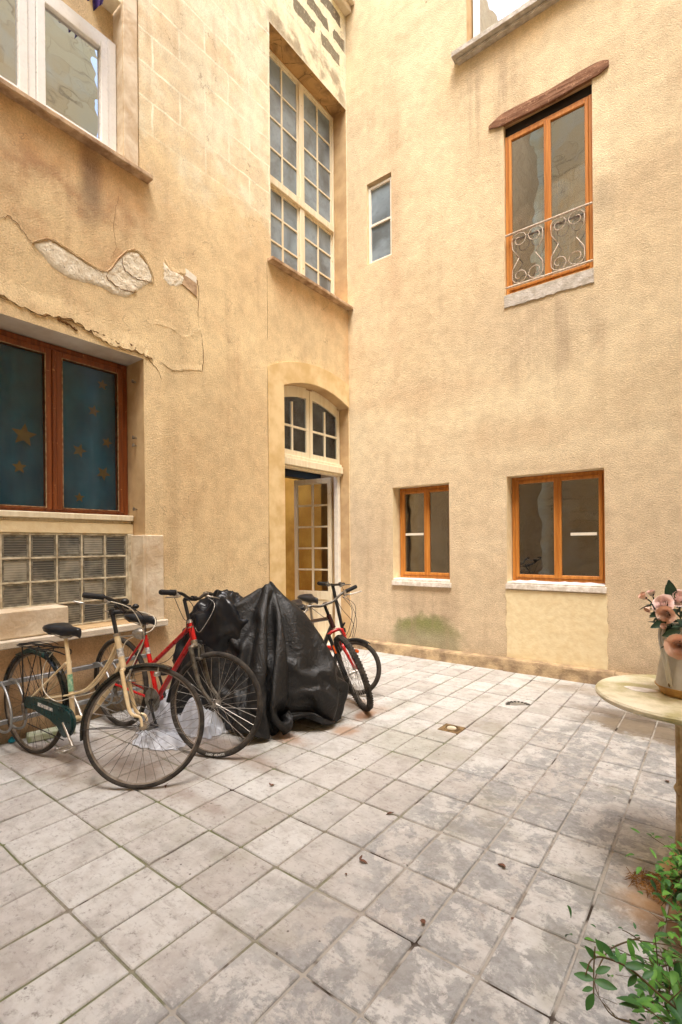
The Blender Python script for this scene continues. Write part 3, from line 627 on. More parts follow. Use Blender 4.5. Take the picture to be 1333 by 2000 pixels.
# open leaf, hinged on the right, swung inwards
LW, LT = 0.60, 0.035
bm = newbm(); top = 2.325
box(bm, (-LW, 0, 0.02), (-LW + 0.055, LT, top), 0.003); box(bm, (-0.055, 0, 0.02), (0, LT, top), 0.003)
box(bm, (-LW + 0.055, 0.001, top - 0.075), (-0.055, LT - 0.001, top), 0.003); box(bm, (-LW + 0.055, 0.001, 0.02), (-0.055, LT - 0.001, 0.16), 0.003); box(bm, (-LW + 0.055, 0.001, 0.62), (-0.055, LT - 0.001, 0.74), 0.003)
box(bm, (-LW + 0.055, 0.012, 0.16), (-0.055, LT - 0.012, 0.62))
box(bm, (-LW / 2 - 0.014, 0.006, 0.74), (-LW / 2 + 0.014, LT - 0.006, top - 0.075))
for k in range(1, 5):
    z = 0.74 + (top - 0.075 - 0.74) * k / 5; box(bm, (-LW + 0.055, 0.007, z - 0.012), (-0.055, LT - 0.007, z + 0.012))
leaf = link('door', bm, MATS['cream_wood'], left); tag(leaf, 'open glazed door leaf with cream glazing bars')
leaf.location = (-0.275, -0.075, 0.0); leaf.rotation_euler = (0, 0, R(11))
bm = newbm(); box(bm, (-LW + 0.05, LT / 2 - 0.002, 0.735), (-0.05, LT / 2 + 0.002, top - 0.07)); link('pane', bm, MATS['door_glass'], leaf)
# hallway behind the door
h_ = interior('L', -2.6, 0.6, 0.0, 3.3, 0.5, 1.9, MATS['ochre_room'], left)
hb_ = newbm(); hb_.from_mesh(h_.data); bmesh.ops.delete(hb_, geom=[f for f in hb_.faces if f.calc_center_median().z > 3.2], context='FACES'); hb_.to_mesh(h_.data); hb_.free()   # hall top removed: an added, unseen opening that lets daylight in
bm = newbm(); wbox(bm, 'L', -2.59, 0.59, 2.5, 2.53, 0.52, 0.95); wbox(bm, 'L', -2.58, 0.58, 2.36, 2.499, 0.80, 0.94); link('hall_ceiling', bm, MATS['door_dark'], left)
bm = newbm(); frame_bars(bm, 'L', -0.72, 0.48, 0.0, 1.98, 0.14, 1.80, 1.86); wbox(bm, 'L', -0.58, 0.34, 0.14, 1.84, 1.84, 1.88, 0, 1); wbox(bm, 'L', -0.4, 0.15, 0.3, 1.1, 1.82, 1.839, 0.01, 1)
link('hall_door', bm, [MATS['door_dark'], MATS['ochre_room']], left)
bm = newbm(); wbox(bm, 'L', -1.284, -0.016, 0.0, 0.035, -0.02, 0.48, 0.01); link('doorstep', bm, MATS['ledge'], left)

# ---- low left window: brown frame, teal curtain, glass blocks
F0 = 0.27
bm = newbm()
frame_bars(bm, 'L', -5.2, -3.04, 1.665, 3.035, 0.05, F0, F0 + 0.06, wb=0.03)
frame_bars(bm, 'L', -3.66, -3.092, 1.69, 2.985, 0.052, F0 - 0.02, F0 + 0.03, bev=0.006, wb=0.02); frame_bars(bm, 'L', -4.26, -3.69, 1.69, 2.985, 0.052, F0 - 0.02, F0 + 0.03, bev=0.006, wb=0.02); frame_bars(bm, 'L', -4.9, -4.29, 1.69, 2.985, 0.052, F0 - 0.02, F0 + 0.03, bev=0.006, wb=0.02)
wbox(bm, 'L', -3.69, -3.66, 1.69, 2.985, F0 - 0.035, F0 + 0.02, 0.006)
w = link('window', bm, MATS['brown_paint'], left, smooth=True, ang=35); tag(w, 'brown wooden window with a teal star-printed curtain behind the glass')
bm = newbm()
for a, b in ((-3.608, -3.144), (-4.208, -3.742)): frame_bars(bm, 'L', a - 0.006, b + 0.006, 1.704, 2.939, 0.006, F0 - 0.024, F0 + 0.0, bev=0)
link('putty', bm, MATS['putty_old'], w)
pane('L', [(-3.608, -3.144, 1.71, 2.933), (-4.208, -3.742, 1.71, 2.933), (-4.85, -4.34, 1.71, 2.933)], F0 + 0.002, MATS['glass_dull'], w)
bm = newbm()
# softly pleated curtain
cols = [(-5.3 + 2.2 * i / 150) for i in range(151)]; vs = []
for u in cols:
    d = 0.345 + 0.006 * math.sin(u * 21) + 0.004 * math.sin(u * 47 + 1)
    vs.append([bm.verts.new(W('L', u, z, d + 0.003 * math.sin(z * 5 + u * 3))) for z in (1.6, 2.0, 2.4, 2.8, 3.1)])
for a, b in zip(vs, vs[1:]):
    for k in range(4): bm.faces.new((a[k], b[k], b[k + 1], a[k + 1]))
def star(u, z, r, rot):
    c = bm.verts.new(W('L', u, z, 0.3315)); ring = []
    for k in range(10):
        a = rot + math.pi * k / 5; rr = r if k % 2 == 0 else r * 0.45; ring.append(bm.verts.new(W('L', u + rr * math.sin(a), z + rr * math.cos(a), 0.3315)))
    for k in range(10): bm.faces.new((c, ring[k], ring[(k + 1) % 10])).material_index = 1
for u, z, r, t in ((-3.865, 2.274, 0.095, 0.1), (-3.441, 2.214, 0.062, 0.3), (-3.90, 2.018, 0.055, 0), (-3.235, 2.04, 0.066, 0.5), (-3.316, 2.579, 0.055, 0.2), (-3.236, 2.829, 0.05, 0.1), (-3.444, 1.81, 0.045, 0), (-3.2, 2.32, 0.05, 0.3), (-4.3, 2.5, 0.07, 0.2), (-4.4, 1.95, 0.06, 0)): star(u, z, r, t)
link('curtain', bm, [MATS['teal_cloth'], MATS['gold_print']], w, smooth=True)
interior('L', -6.3, -3.05, 0.4, 3.1, 0.42, 1.2, MATS['dark_room'], left)
bm = newbm(); wbox(bm, 'L', -6.3, -3.037, 1.615, 1.664, F0 - 0.09, F0 + 0.08, 0.006); wbox(bm, 'L', -6.3, -3.037, 1.59, 1.614, F0 - 0.05, F0 + 0.08, 0.004); link('window_sill', bm, MATS['cream_wood'], left)
bm = newbm(); wbox(bm, 'L', -6.3, -3.037, 1.50, 1.589, 0.195, 0.35, 0.004); link('lintel_band', bm, MATS['cream_render'], left)
bm = newbm(); gu0 = -3.09
wbox(bm, 'L', gu0, -3.037, 0.735, 1.499, 0.19, 0.29, 0.003)
wbox(bm, 'L', -5.3, gu0, 0.735, 1.499, 0.222, 0.28)
for i in range(0, 12):
    u = gu0 - 0.195 * i; wbox(bm, 'L', u - 0.013, u + 0.0, 0.735, 1.4985, 0.2015, 0.2215, 0.002)
for j in range(5):
    z = 1.497 - 0.186 * j
    for i in range(0, 11):
        u = gu0 - 0.195 * i; wbox(bm, 'L', u - 0.195, u - 0.013, max(z - 0.014, 0.736), z, 0.2022, 0.2212, 0.002)
gp = link('glass_block_panel', bm, MATS['cement'], left)
for i in range(6):
    for j in range(4):
        u1 = gu0 - 0.195 * i - 0.014; z1 = 1.482 - 0.186 * j; bm = newbm()
        wbox(bm, 'L', u1 - 0.180, u1, z1 - 0.170, z1, 0.212, 0.2219, 0.005)
        # dished centre: raised rim frame
        frame_bars(bm, 'L', u1 - 0.180, u1 - 0.0005, z1 - 0.170, z1 - 0.0005, 0.014, 0.2065, 0.2115, mi=1, bev=0.003)
        link('glass_block', bm, [MATS['gblock'], MATS['glass_edge']], gp, smooth=True, ang=30)
bm = newbm(); wbox(bm, 'L', -6.3, -2.86, 0.675, 0.728, -0.075, 0.215, 0.006); wbox(bm, 'L', -6.3, -3.037, 0.7285, 0.734, 0.0, 0.2, 0)
link('ledge', bm, MATS['ledge'], left)
bm = newbm(); wbox(bm, 'L', -3.034, -2.862, 0.729, 1.487, -0.014, 0.03, 0.006); wbox(bm, 'L', -3.06, -3.0335, 0.7345, 1.487, -0.014, 0.19, 0.004)
link('jamb_patch', bm, MATS['pale_render'], left, smooth=True, ang=30)
for z in (2.86, 2.36, 2.29, 1.72):
    bm = newbm(); tube(bm, [W('L', -3.02, z, 0.13), W('L', -3.075, z, 0.13)], 0.006, 8); tube(bm, [W('L', -3.055, z, 0.13), W('L', -3.07, z, 0.13)], 0.014, 6); tube(bm, [W('L', -3.066, z, 0.13), W('L', -3.066, z + 0.02, 0.13)], 0.004, 6); link('hinge_pin', bm, MATS['steel'], left)
# lifted render over the lintel, exposed stone, cracks
peel('L', [(-4.8, 3.23), (-4.35, 3.19), (-4.13, 3.165), (-3.9, 3.13), (-3.7, 3.16), (-3.52, 3.13), (-3.3, 3.07), (-3.1, 3.085), (-2.95, 3.06)], 0.014, 0.22, MATS['left'], left, wig=0.016, seed=4)
crack('L', [(-4.8, 3.225), (-4.35, 3.185), (-4.13, 3.16), (-3.9, 3.125), (-3.7, 3.155), (-3.52, 3.125), (-3.3, 3.065), (-3.1, 3.08), (-2.95, 3.055)], 0.003, left, 0.012, seed=4, d=-0.008)  # dark line painted in under the lip, where its shade falls
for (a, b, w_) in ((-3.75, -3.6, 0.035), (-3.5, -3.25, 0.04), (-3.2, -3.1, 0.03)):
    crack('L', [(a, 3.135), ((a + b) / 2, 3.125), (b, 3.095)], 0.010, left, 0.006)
peel('L', [(-2.87, 3.06), (-2.75, 3.02), (-2.6, 3.06), (-2.45, 3.10), (-2.415, 3.10)], 0.006, 0.13, MATS['left'], left, seed=6, wig=0.006)
peel('L', [(-2.93, 3.39), (-2.75, 3.40), (-2.62, 3.36), (-2.5, 3.44), (-2.42, 3.50)], 0.006, 0.12, MATS['left'], left, seed=7, wig=0.006)
peel('L', [(-2.84, 4.02), (-2.74, 3.94), (-2.62, 3.97), (-2.53, 4.0)], 0.007, 0.10, MATS['left'], left, seed=8, wig=0.004)
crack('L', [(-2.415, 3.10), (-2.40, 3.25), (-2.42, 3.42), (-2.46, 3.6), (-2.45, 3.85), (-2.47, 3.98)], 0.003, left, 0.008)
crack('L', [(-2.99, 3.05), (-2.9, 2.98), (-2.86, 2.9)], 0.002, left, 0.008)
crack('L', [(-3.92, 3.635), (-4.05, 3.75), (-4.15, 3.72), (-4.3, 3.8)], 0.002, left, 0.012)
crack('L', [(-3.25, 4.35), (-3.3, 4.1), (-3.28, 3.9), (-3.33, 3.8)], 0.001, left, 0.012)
def exposed(pts, name='exposed_stone', seed=2):
    bm = newbm(); P = [W('L', a, b, -0.001) for a, b in pts]
    vs = [bm.verts.new(p) for p in P]; f = bm.faces.new(vs); bmesh.ops.triangulate(bm, faces=[f])
    for _ in range(4):
        bmesh.ops.subdivide_edges(bm, edges=[e for e in bm.edges if e.calc_length() > 0.03], cuts=1, use_grid_fill=False); bmesh.ops.triangulate(bm, faces=bm.faces)
    for v in bm.verts:
        if not v.is_boundary: v.co.x += 0.004 + 0.010 * abs(mn.noise(v.co * 12)) + 0.006 * mn.noise(v.co * 40)
        else: v.co.x = -0.003
    return link(name, bm, MATS['stone'], left, smooth=True, ang=50)
ES = [(-3.921, 3.635), (-3.80, 3.72), (-3.66, 3.70), (-3.5, 3.66), (-3.36, 3.665), (-3.26, 3.82), (-3.17, 3.93), (-3.08, 3.96), (-3.0, 3.90), (-2.945, 3.80), (-2.95, 3.74), (-3.02, 3.68), (-3.10, 3.60), (-3.19, 3.515), (-3.30, 3.50), (-3.42, 3.52), (-3.55, 3.50), (-3.66, 3.49), (-3.78, 3.52)]
exposed(ES)
exposed([(-2.84, 4.0), (-2.76, 3.95), (-2.66, 3.955), (-2.60, 3.93), (-2.66, 3.82), (-2.76, 3.78), (-2.84, 3.82)])
bm = newbm(); P = spl([W('L', a, b, -0.004) for a, b in ES[:11]], 5)
tube(bm, P, [0.003] + [0.007] * 6 + [0.007] * 40 + [0.003], 7); link('render_lip', bm, MATS['left'], left, smooth=True)
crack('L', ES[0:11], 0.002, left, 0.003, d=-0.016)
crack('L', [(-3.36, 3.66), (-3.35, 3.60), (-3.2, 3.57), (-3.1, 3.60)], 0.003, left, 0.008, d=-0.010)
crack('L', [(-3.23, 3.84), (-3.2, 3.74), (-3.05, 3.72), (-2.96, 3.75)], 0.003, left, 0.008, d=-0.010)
bm = newbm(); extrude_poly(bm, [W('L', -2.64, 3.86, 0.01), W('L', -2.475, 3.80, 0.01), W('L', -2.475, 3.93, 0.01), W('L', -2.62, 3.955, 0.01)], (0.022, 0, 0), 0.003); link('loose_block', bm, MATS['sill_stone'], left)
bm = newbm(); extrude_poly(bm, [W('L', -2.60, 3.957, 0.01), W('L', -2.475, 3.932, 0.01), W('L', -2.475, 4.0, 0.01), W('L', -2.60, 4.03, 0.01)], (0.018, 0, 0), 0.003); link('lime_patch', bm, MATS['white_paint'], left)

# ================================================================ RIGHT BUILDING
def wood_window(u0, u1, z0, z1, d, um, fw=0.038, sw=0.036, label=None, tape=(), roomm='dark_room', g='glass_low', wood='honey_wood', split=0.052):
    bm = newbm(); frame_bars(bm, 'R', u0, u1, z0, z1, fw, d, d + 0.05, bev=0.004)
    h = split / 2
    for a, b in ((u0 + fw + 0.002, um - 0.002), (um + 0.002, u1 - fw - 0.002)):
        frame_bars(bm, 'R', a, b, z0 + fw + 0.002, z1 - fw - 0.002, sw, d - 0.012, d + 0.03, bev=0.005)
    wbox(bm, 'R', um - 0.012, um + 0.012, z0 + fw, z1 - fw, d - 0.022, d + 0.02, 0.005)
    w = link('window', bm, MATS[wood], right, smooth=True, ang=35)
    if label: tag(w, label)
    q = fw + sw
    pane('R', [(u0 + q, um - sw - 0.002, z0 + q, z1 - q), (um + sw + 0.002, u1 - q, z0 + q, z1 - q)], d + 0.008, MATS[g], w)
    if tape:
        for a, b, c, e in tape:
            pane('R', [(a, b, c, e)], d + 0.001, MATS['white_paint'], w, 0.003, 'paper_strip')
    return w
w = wood_window(0.692, 1.466, 0.955, 2.112, 0.165, 1.087, label='smaller low orange wooden window with a strip of white paper on its left pane', tape=[(0.775, 1.035, 1.50, 1.53)])
w = wood_window(2.155, 3.112, 0.965, 2.122, 0.165, 2.64, label='larger low orange wooden window above the cream patch, white paper strip on its right pane', tape=[(2.765, 3.015, 1.462, 1.492)])
bm = newbm(); wbox(bm, 'R', 0.675, 1.49, 0.868, 0.9245, -0.03, 0.0, 0.004); wbox(bm, 'R', 0.684, 1.467, 0.926, 0.9545, -0.005, 0.20, 0.006); link('window_sill', bm, MATS['white_sill'], right)
bm = newbm(); wbox(bm, 'R', 2.14, 3.13, 0.888, 0.944, -0.03, 0.0, 0.004); wbox(bm, 'R', 2.151, 3.114, 0.946, 0.9645, -0.02, 0.20, 0.006); link('window_sill', bm, MATS['white_sill'], right)
# crumpled plastic left on the wider sill
bm = newbm(); P = []
for i in range(40):
    u = 2.17 + 0.92 * i / 39; P.append((u, 0.975 + 0.012 * mn.noise(Vector((u * 9, 0, 0)))))
rows = [[bm.verts.new(W('R', u, z + 0.012 * mn.noise(Vector((u * 14, k * 2.2, 5))) - 0.006 * k, 0.13 - 0.045 * k)) for k in range(4)] for u, z in P]
for a, b in zip(rows, rows[1:]):
    for k in range(3): bm.faces.new((a[k], b[k], b[k + 1], a[k + 1]))
link('film', bm, MATS['white_bagc'], right)
interior('R', 0.6, 3.3, 0.4, 2.6, 0.4, 2.4, MATS['dark_room'], right)
# fresh plaster panel under the wide window
bm = newbm(); rnd = random.Random(5)
us2 = [2.138 + 0.995 * i / 24 for i in range(25)]; zsr = [0.13 + 0.745 * j / 12 for j in range(13)]
G_ = [[bm.verts.new(W('R', u + (rnd.uniform(-.01, .01) if i in (0, 24) else 0), z, -0.010 + 0.004 * mn.noise(Vector((u * 4, z * 4, 2))))) for z in zsr] for i, u in enumerate(us2)]
for a, b in zip(G_, G_[1:]):
    for k in range(12): bm.faces.new((a[k], b[k], b[k + 1], a[k + 1]))
r_ = bmesh.ops.extrude_face_region(bm, geom=list(bm.faces))
for v in [g for g in r_['geom'] if isinstance(g, bmesh.types.BMVert)]: v.co.y = 0.02
link('plaster_patch', bm, MATS['cream_render'], right, smooth=True, ang=40)
# plinth: three stretches with uneven faces
def plinth(u0, u1, dep, h, seed, mat):
    bm = newbm(); n = int((u1 - u0) / 0.07); rows = []
    for i in range(n + 1):
        u = u0 + (u1 - u0) * i / n; w1 = 0.010 * mn.noise(Vector((u * 3, seed, 0))); w2 = 0.006 * mn.noise(Vector((u * 11, seed, 4)))
        rows.append([bm.verts.new(W('R', u, z, d)) for z, d in ((0.0, -dep + w1 - 0.012), (h * 0.4, -dep + w2), (h * 0.86, -dep + w1), (h + w2, -dep + 0.012), (h + 0.012, 0.02))])
    for a, b in zip(rows, rows[1:]):
        for k in range(4): bm.faces.new((a[k], b[k], b[k + 1], a[k + 1]))
    bm.faces.new(rows[0]); bm.faces.new(rows[-1][::-1])
    link('plinth', bm, mat, right, smooth=True, ang=35)
plinth(0.0, 2.13, 0.085, 0.118, 1, MATS['plinth']); plinth(2.132, 3.2, 0.10, 0.128, 2, MATS['plinth']); plinth(3.202, 6.6, 0.085, 0.12, 3, MATS['plinth'])
# small white window
bm = newbm(); frame_bars(bm, 'R', 0.33, 0.70, 5.106, 6.13, 0.035, 0.03, 0.08); wbox(bm, 'R', 0.365, 0.665, 5.60, 5.632, 0.033, 0.075, 0.003)
w = link('window', bm, MATS['white_paint'], right, smooth=True, ang=35); tag(w, 'small narrow white two-pane window near the corner')
pane('R', [(0.365, 0.665, 5.141, 5.60), (0.365, 0.665, 5.632, 6.095)], 0.055, MATS['cloudy'], w)
# orange casement with scrolled railing
w = wood_window(2.155, 3.03, 4.125, 5.88, 0.04, 2.60, fw=0.036, sw=0.032, label='upper orange wooden window with white scrolled railing and white curtains', g='glass_mid', split=0.06)
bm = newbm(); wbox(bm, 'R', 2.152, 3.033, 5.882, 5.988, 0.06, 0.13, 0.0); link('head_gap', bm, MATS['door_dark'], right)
def drape(u0, u1, z0, z1, d, amp, k, taper=0.0):
    bm = newbm(); n = 60; rows = []
    for i in range(n + 1):
        t = i / n; row = []
        for j in range(9):
            q = j / 8; z = z1 + (z0 - z1) * q; um = u0 + (u1 - u0) * (t * (1 - taper * (1 - q)) )
            row.append(bm.verts.new(W('R', um, z, d + amp * math.sin(k * t + 0.5 * q))))
        rows.append(row)
    for a, b in zip(rows, rows[1:]):
        for j in range(8): bm.faces.new((a[j], b[j], b[j + 1], a[j + 1]))
    link('curtain', bm, MATS['curtain'], w, smooth=True)
drape(2.68, 2.86, 4.1, 5.9, 0.105, 0.012, 34, 0.3); drape(2.44, 2.52, 4.1, 5.9, 0.11, 0.010, 14)
interior('R', 1.9, 3.5, 4.0, 6.2, 0.35, 2.6, MATS['room_grey'], right)
bm = newbm(); rnd = random.Random(11); us3 = [2.148 + 0.892 * i / 26 for i in range(27)]; rows = []
for u in us3:
    e = rnd.uniform(-.008, .008); rows.append([bm.verts.new(W('R', u, z, d)) for z, d in ((3.975 + e, 0.01), (3.975 + e, -0.014), (4.108 + e * .3, -0.016), (4.119, 0.1))])
for a, b in zip(rows, rows[1:]):
    for k in range(3): bm.faces.new((a[k], b[k], b[k + 1], a[k + 1]))
bm.faces.new(rows[0]); bm.faces.new(rows[-1][::-1]); link('window_sill', bm, MATS['grey_sill'], right)
bm = newbm(); rings = []
for i in range(25):
    t = i / 24; u = 1.992 + 1.195 * t; e = min(1, t * 7 + 0.25, (1 - t) * 9 + 0.45); zc = 6.045 + 0.008 * math.sin(t * 9); hh = (0.066 + 0.006 * mn.noise(Vector((u * 6, 0, 0)))) * e; dd = 0.020 + 0.004 * mn.noise(Vector((u * 9, 3, 0)))
    rings.append([W('R', u, zc - hh * (1 if t > .1 and t < .93 else .7), 0.02), W('R', u, zc - hh, -dd), W('R', u, zc, -dd - 0.004), W('R', u, zc + hh, -dd * 0.8), W('R', u, zc + hh, 0.02)])
loft(bm, rings); link('lintel_beam', bm, MATS['beam'], right, smooth=True, ang=30)
# railing
bm = newbm(); RD = -0.015
rl = empty('railing'); rl.parent = right
for z_ in (4.755, 4.185):
    bm = newbm(); tube(bm, [W('R', 2.165, z_, RD), W('R', 3.033, z_, RD)], 0.011, 8); link('rail', bm, MATS['rail_paint'], rl, smooth=True, ang=40)
def spiral(c, r0, a0, turns, sgn):
    P = []
    for k in range(22):
        t = k / 21; a = a0 + sgn * 2 * math.pi * turns * t; r = r0 * (1 - 0.72 * t); P.append((c[0] + r * math.cos(a), c[1] + r * math.sin(a)))
    return P
for cu in (2.40, 2.80):
    for s in (-1, 1):                       # mirrored halves, each an S with two curls and a waist kink
        bm = newbm(); hw = 0.165; zc = 4.47; r = 0.068
        up_ = spiral((cu + s * 0.085, zc + 0.195), r, math.pi if s > 0 else 0, 1.35, -s)
        dn_ = spiral((cu + s * 0.085, zc - 0.195), r, math.pi if s > 0 else 0, 1.35, s)
        outer = [(cu + s * (hw), zc + 0.16), (cu + s * (hw - 0.02), zc + 0.09), (cu + s * 0.085, zc)]
        up2 = [(cu + s * 0.085 + 0.078 * math.cos(a) * s, zc + 0.195 + 0.075 * math.sin(a)) for a in [R(x) for x in (-15, 20, 55, 90, 130, 165)]]
        curl_u = [(cu + s * 0.085 + q[0], zc + 0.195 + q[1]) for q in [(s * -0.07 * math.cos(R(x)) * (1 - x / 420), -0.07 * math.sin(R(x)) * (1 - x / 420)) for x in range(0, 300, 25)]]
        P = [(cu + s * 0.085, zc), (cu + s * 0.155, zc + 0.11)] + up2 + curl_u
        tube(bm, [W('R', a, b, RD) for a, b in P], 0.0042, 6)
        P = [(a, 2 * zc - b) for a, b in P]; tube(bm, [W('R', a, b, RD) for a, b in P], 0.0042, 6)
        link('scroll', bm, MATS['rail_paint'], rl, smooth=True)
# top window
bm = newbm(); frame_bars(bm, 'R', 1.755, 3.38, 7.075, 8.75, 0.07, 0.14, 0.2); wbox(bm, 'R', 2.32, 2.44, 7.15, 8.7, 0.13, 0.19, 0.004)
w = link('window', bm, MATS['pvc'], right, smooth=True, ang=35); tag(w, 'white window cut off by the top edge, with a stone sill')
pane('R', [(1.825, 2.32, 7.145, 8.68), (2.44, 3.31, 7.145, 8.68)], 0.165, MATS['glass_up'], w)
interior('R', 1.6, 3.6, 6.9, 9.0, 0.4, 2.2, MATS['room_grey'], right); w_ = w
bm = newbm(); n = 30; rows = []
for i in range(n + 1):
    t = i / n; rows.append([bm.verts.new(W('R', 1.83 + 0.33 * t, z, 0.26 + 0.02 * math.sin(26 * t))) for z in (7.05, 8.8)])
for a, b in zip(rows, rows[1:]): bm.faces.new((a[0], b[0], b[1], a[1]))
link('curtain', bm, MATS['curtain'], w_, smooth=True)
bm = newbm(); wbox(bm, 'R', 1.59, 3.6, 7.0, 7.065, -0.11, 0.12, 0.006); wbox(bm, 'R', 1.63, 3.6, 6.965, 6.998, -0.06, 0.02, 0.004); link('window_sill', bm, MATS['grey_sill'], right)

# ================================================================ WALLS ROUND THE CAMERA (they enclose the court and show in the glass)
def opp(name, a, b, label, wins, axis):
    e = empty(name, (0, 0, 0), label, 'wall'); bm = newbm(); box(bm, a, b); link('wall', bm, MATS['opp'], e)
    for p, q in wins:
        bm = newbm(); box(bm, p, q, 0.02); link('window', bm, MATS['room_grey'], e)
opp('courtyard_wall', (7.2, -8.6, 0), (7.6, 0.2, 13.6), 'pale coursed stone wall closing the courtyard on the right of the camera', [((7.13, -3.6, 5.2), (7.2, -2.5, 7.0)), ((7.13, -6.4, 1.2), (7.2, -5.5, 2.9))], 0)
opp('courtyard_wall', (-0.4, -9.2, 0), (7.6, -8.8, 15.5), 'pale coursed stone wall closing the courtyard behind the camera', [((1.6, -8.8, 4.6), (2.6, -8.73, 6.4)), ((1.9, -8.8, 1.0), (2.8, -8.73, 2.6)), ((4.6, -8.8, 4.6), (5.6, -8.73, 6.4))], 1)

# ================================================================ GROUND AND PAVING
bm = newbm(); vs = [bm.verts.new(p) for p in ((-30, -30, -0.0065), (30, -30, -0.0065), (30, 30, -0.0065), (-30, 30, -0.0065))]; bm.faces.new(vs)
bmesh.ops.subdivide_edges(bm, edges=bm.edges, cuts=1)
tag(link('ground', bm, MATS['joint']), kind='structure')
bm = newbm(); rnd = random.Random(21)
for i in range(-8, 24):
    for j in range(-15, 12):
        x0, x1 = 1.81 + 0.2263 * i, 1.81 + 0.2263 * (i + 1); y0, y1 = -3.92 + 0.3285 * j, -3.92 + 0.3285 * (j + 1)
        x0, y1 = max(x0, 0.0), min(y1, -0.06)
        if x1 - x0 < 0.03 or y1 - y0 < 0.03 or x0 > 7.2: continue
        # two gullies are let into the paving
        gx = 0.005; z = rnd.uniform(-0.0015, 0.0015); t1, t2 = rnd.uniform(-.0018, .0018), rnd.uniform(-.0018, .0018)
        def J(): return rnd.uniform(-0.0022, 0.0022)
        c = [(x0 + gx + J(), y0 + gx + J()), (x1 - gx + J(), y0 + gx + J()), (x1 - gx + J(), y1 - gx + J()), (x0 + gx + J(), y1 - gx + J())]
        ch = 0.009; ring = []
        for k in range(4):          # knocked-off corners
            p, a, b = Vector(c[k]), Vector(c[k - 1]), Vector(c[(k + 1) % 4]); q = rnd.choice((0.003, 0.004, 0.005, ch))
            ring += [p + (a - p).normalized() * q, p + (b - p).normalized() * q]
        cx, cy = (x0 + x1) / 2, (y0 + y1) / 2
        def zz(p): return z + t1 * (p[0] - cx) / 0.11 + t2 * (p[1] - cy) / 0.16
        b0 = [bm.verts.new((p[0], p[1], -0.013)) for p in ring]; b1 = [bm.verts.new((p[0], p[1], zz(p) - 0.004)) for p in ring]
        b2 = [bm.verts.new((p[0] + (cx - p[0]) * 0.035, p[1] + (cy - p[1]) * 0.025, zz(p))) for p in ring]
        for A, B in ((b0, b1), (b1, b2)):
            for k in range(8): bm.faces.new((A[k], A[(k + 1) % 8], B[(k + 1) % 8], B[k]))
        bm.faces.new(b2)
tag(link('paving', bm, MATS['tile'], None), kind='structure')
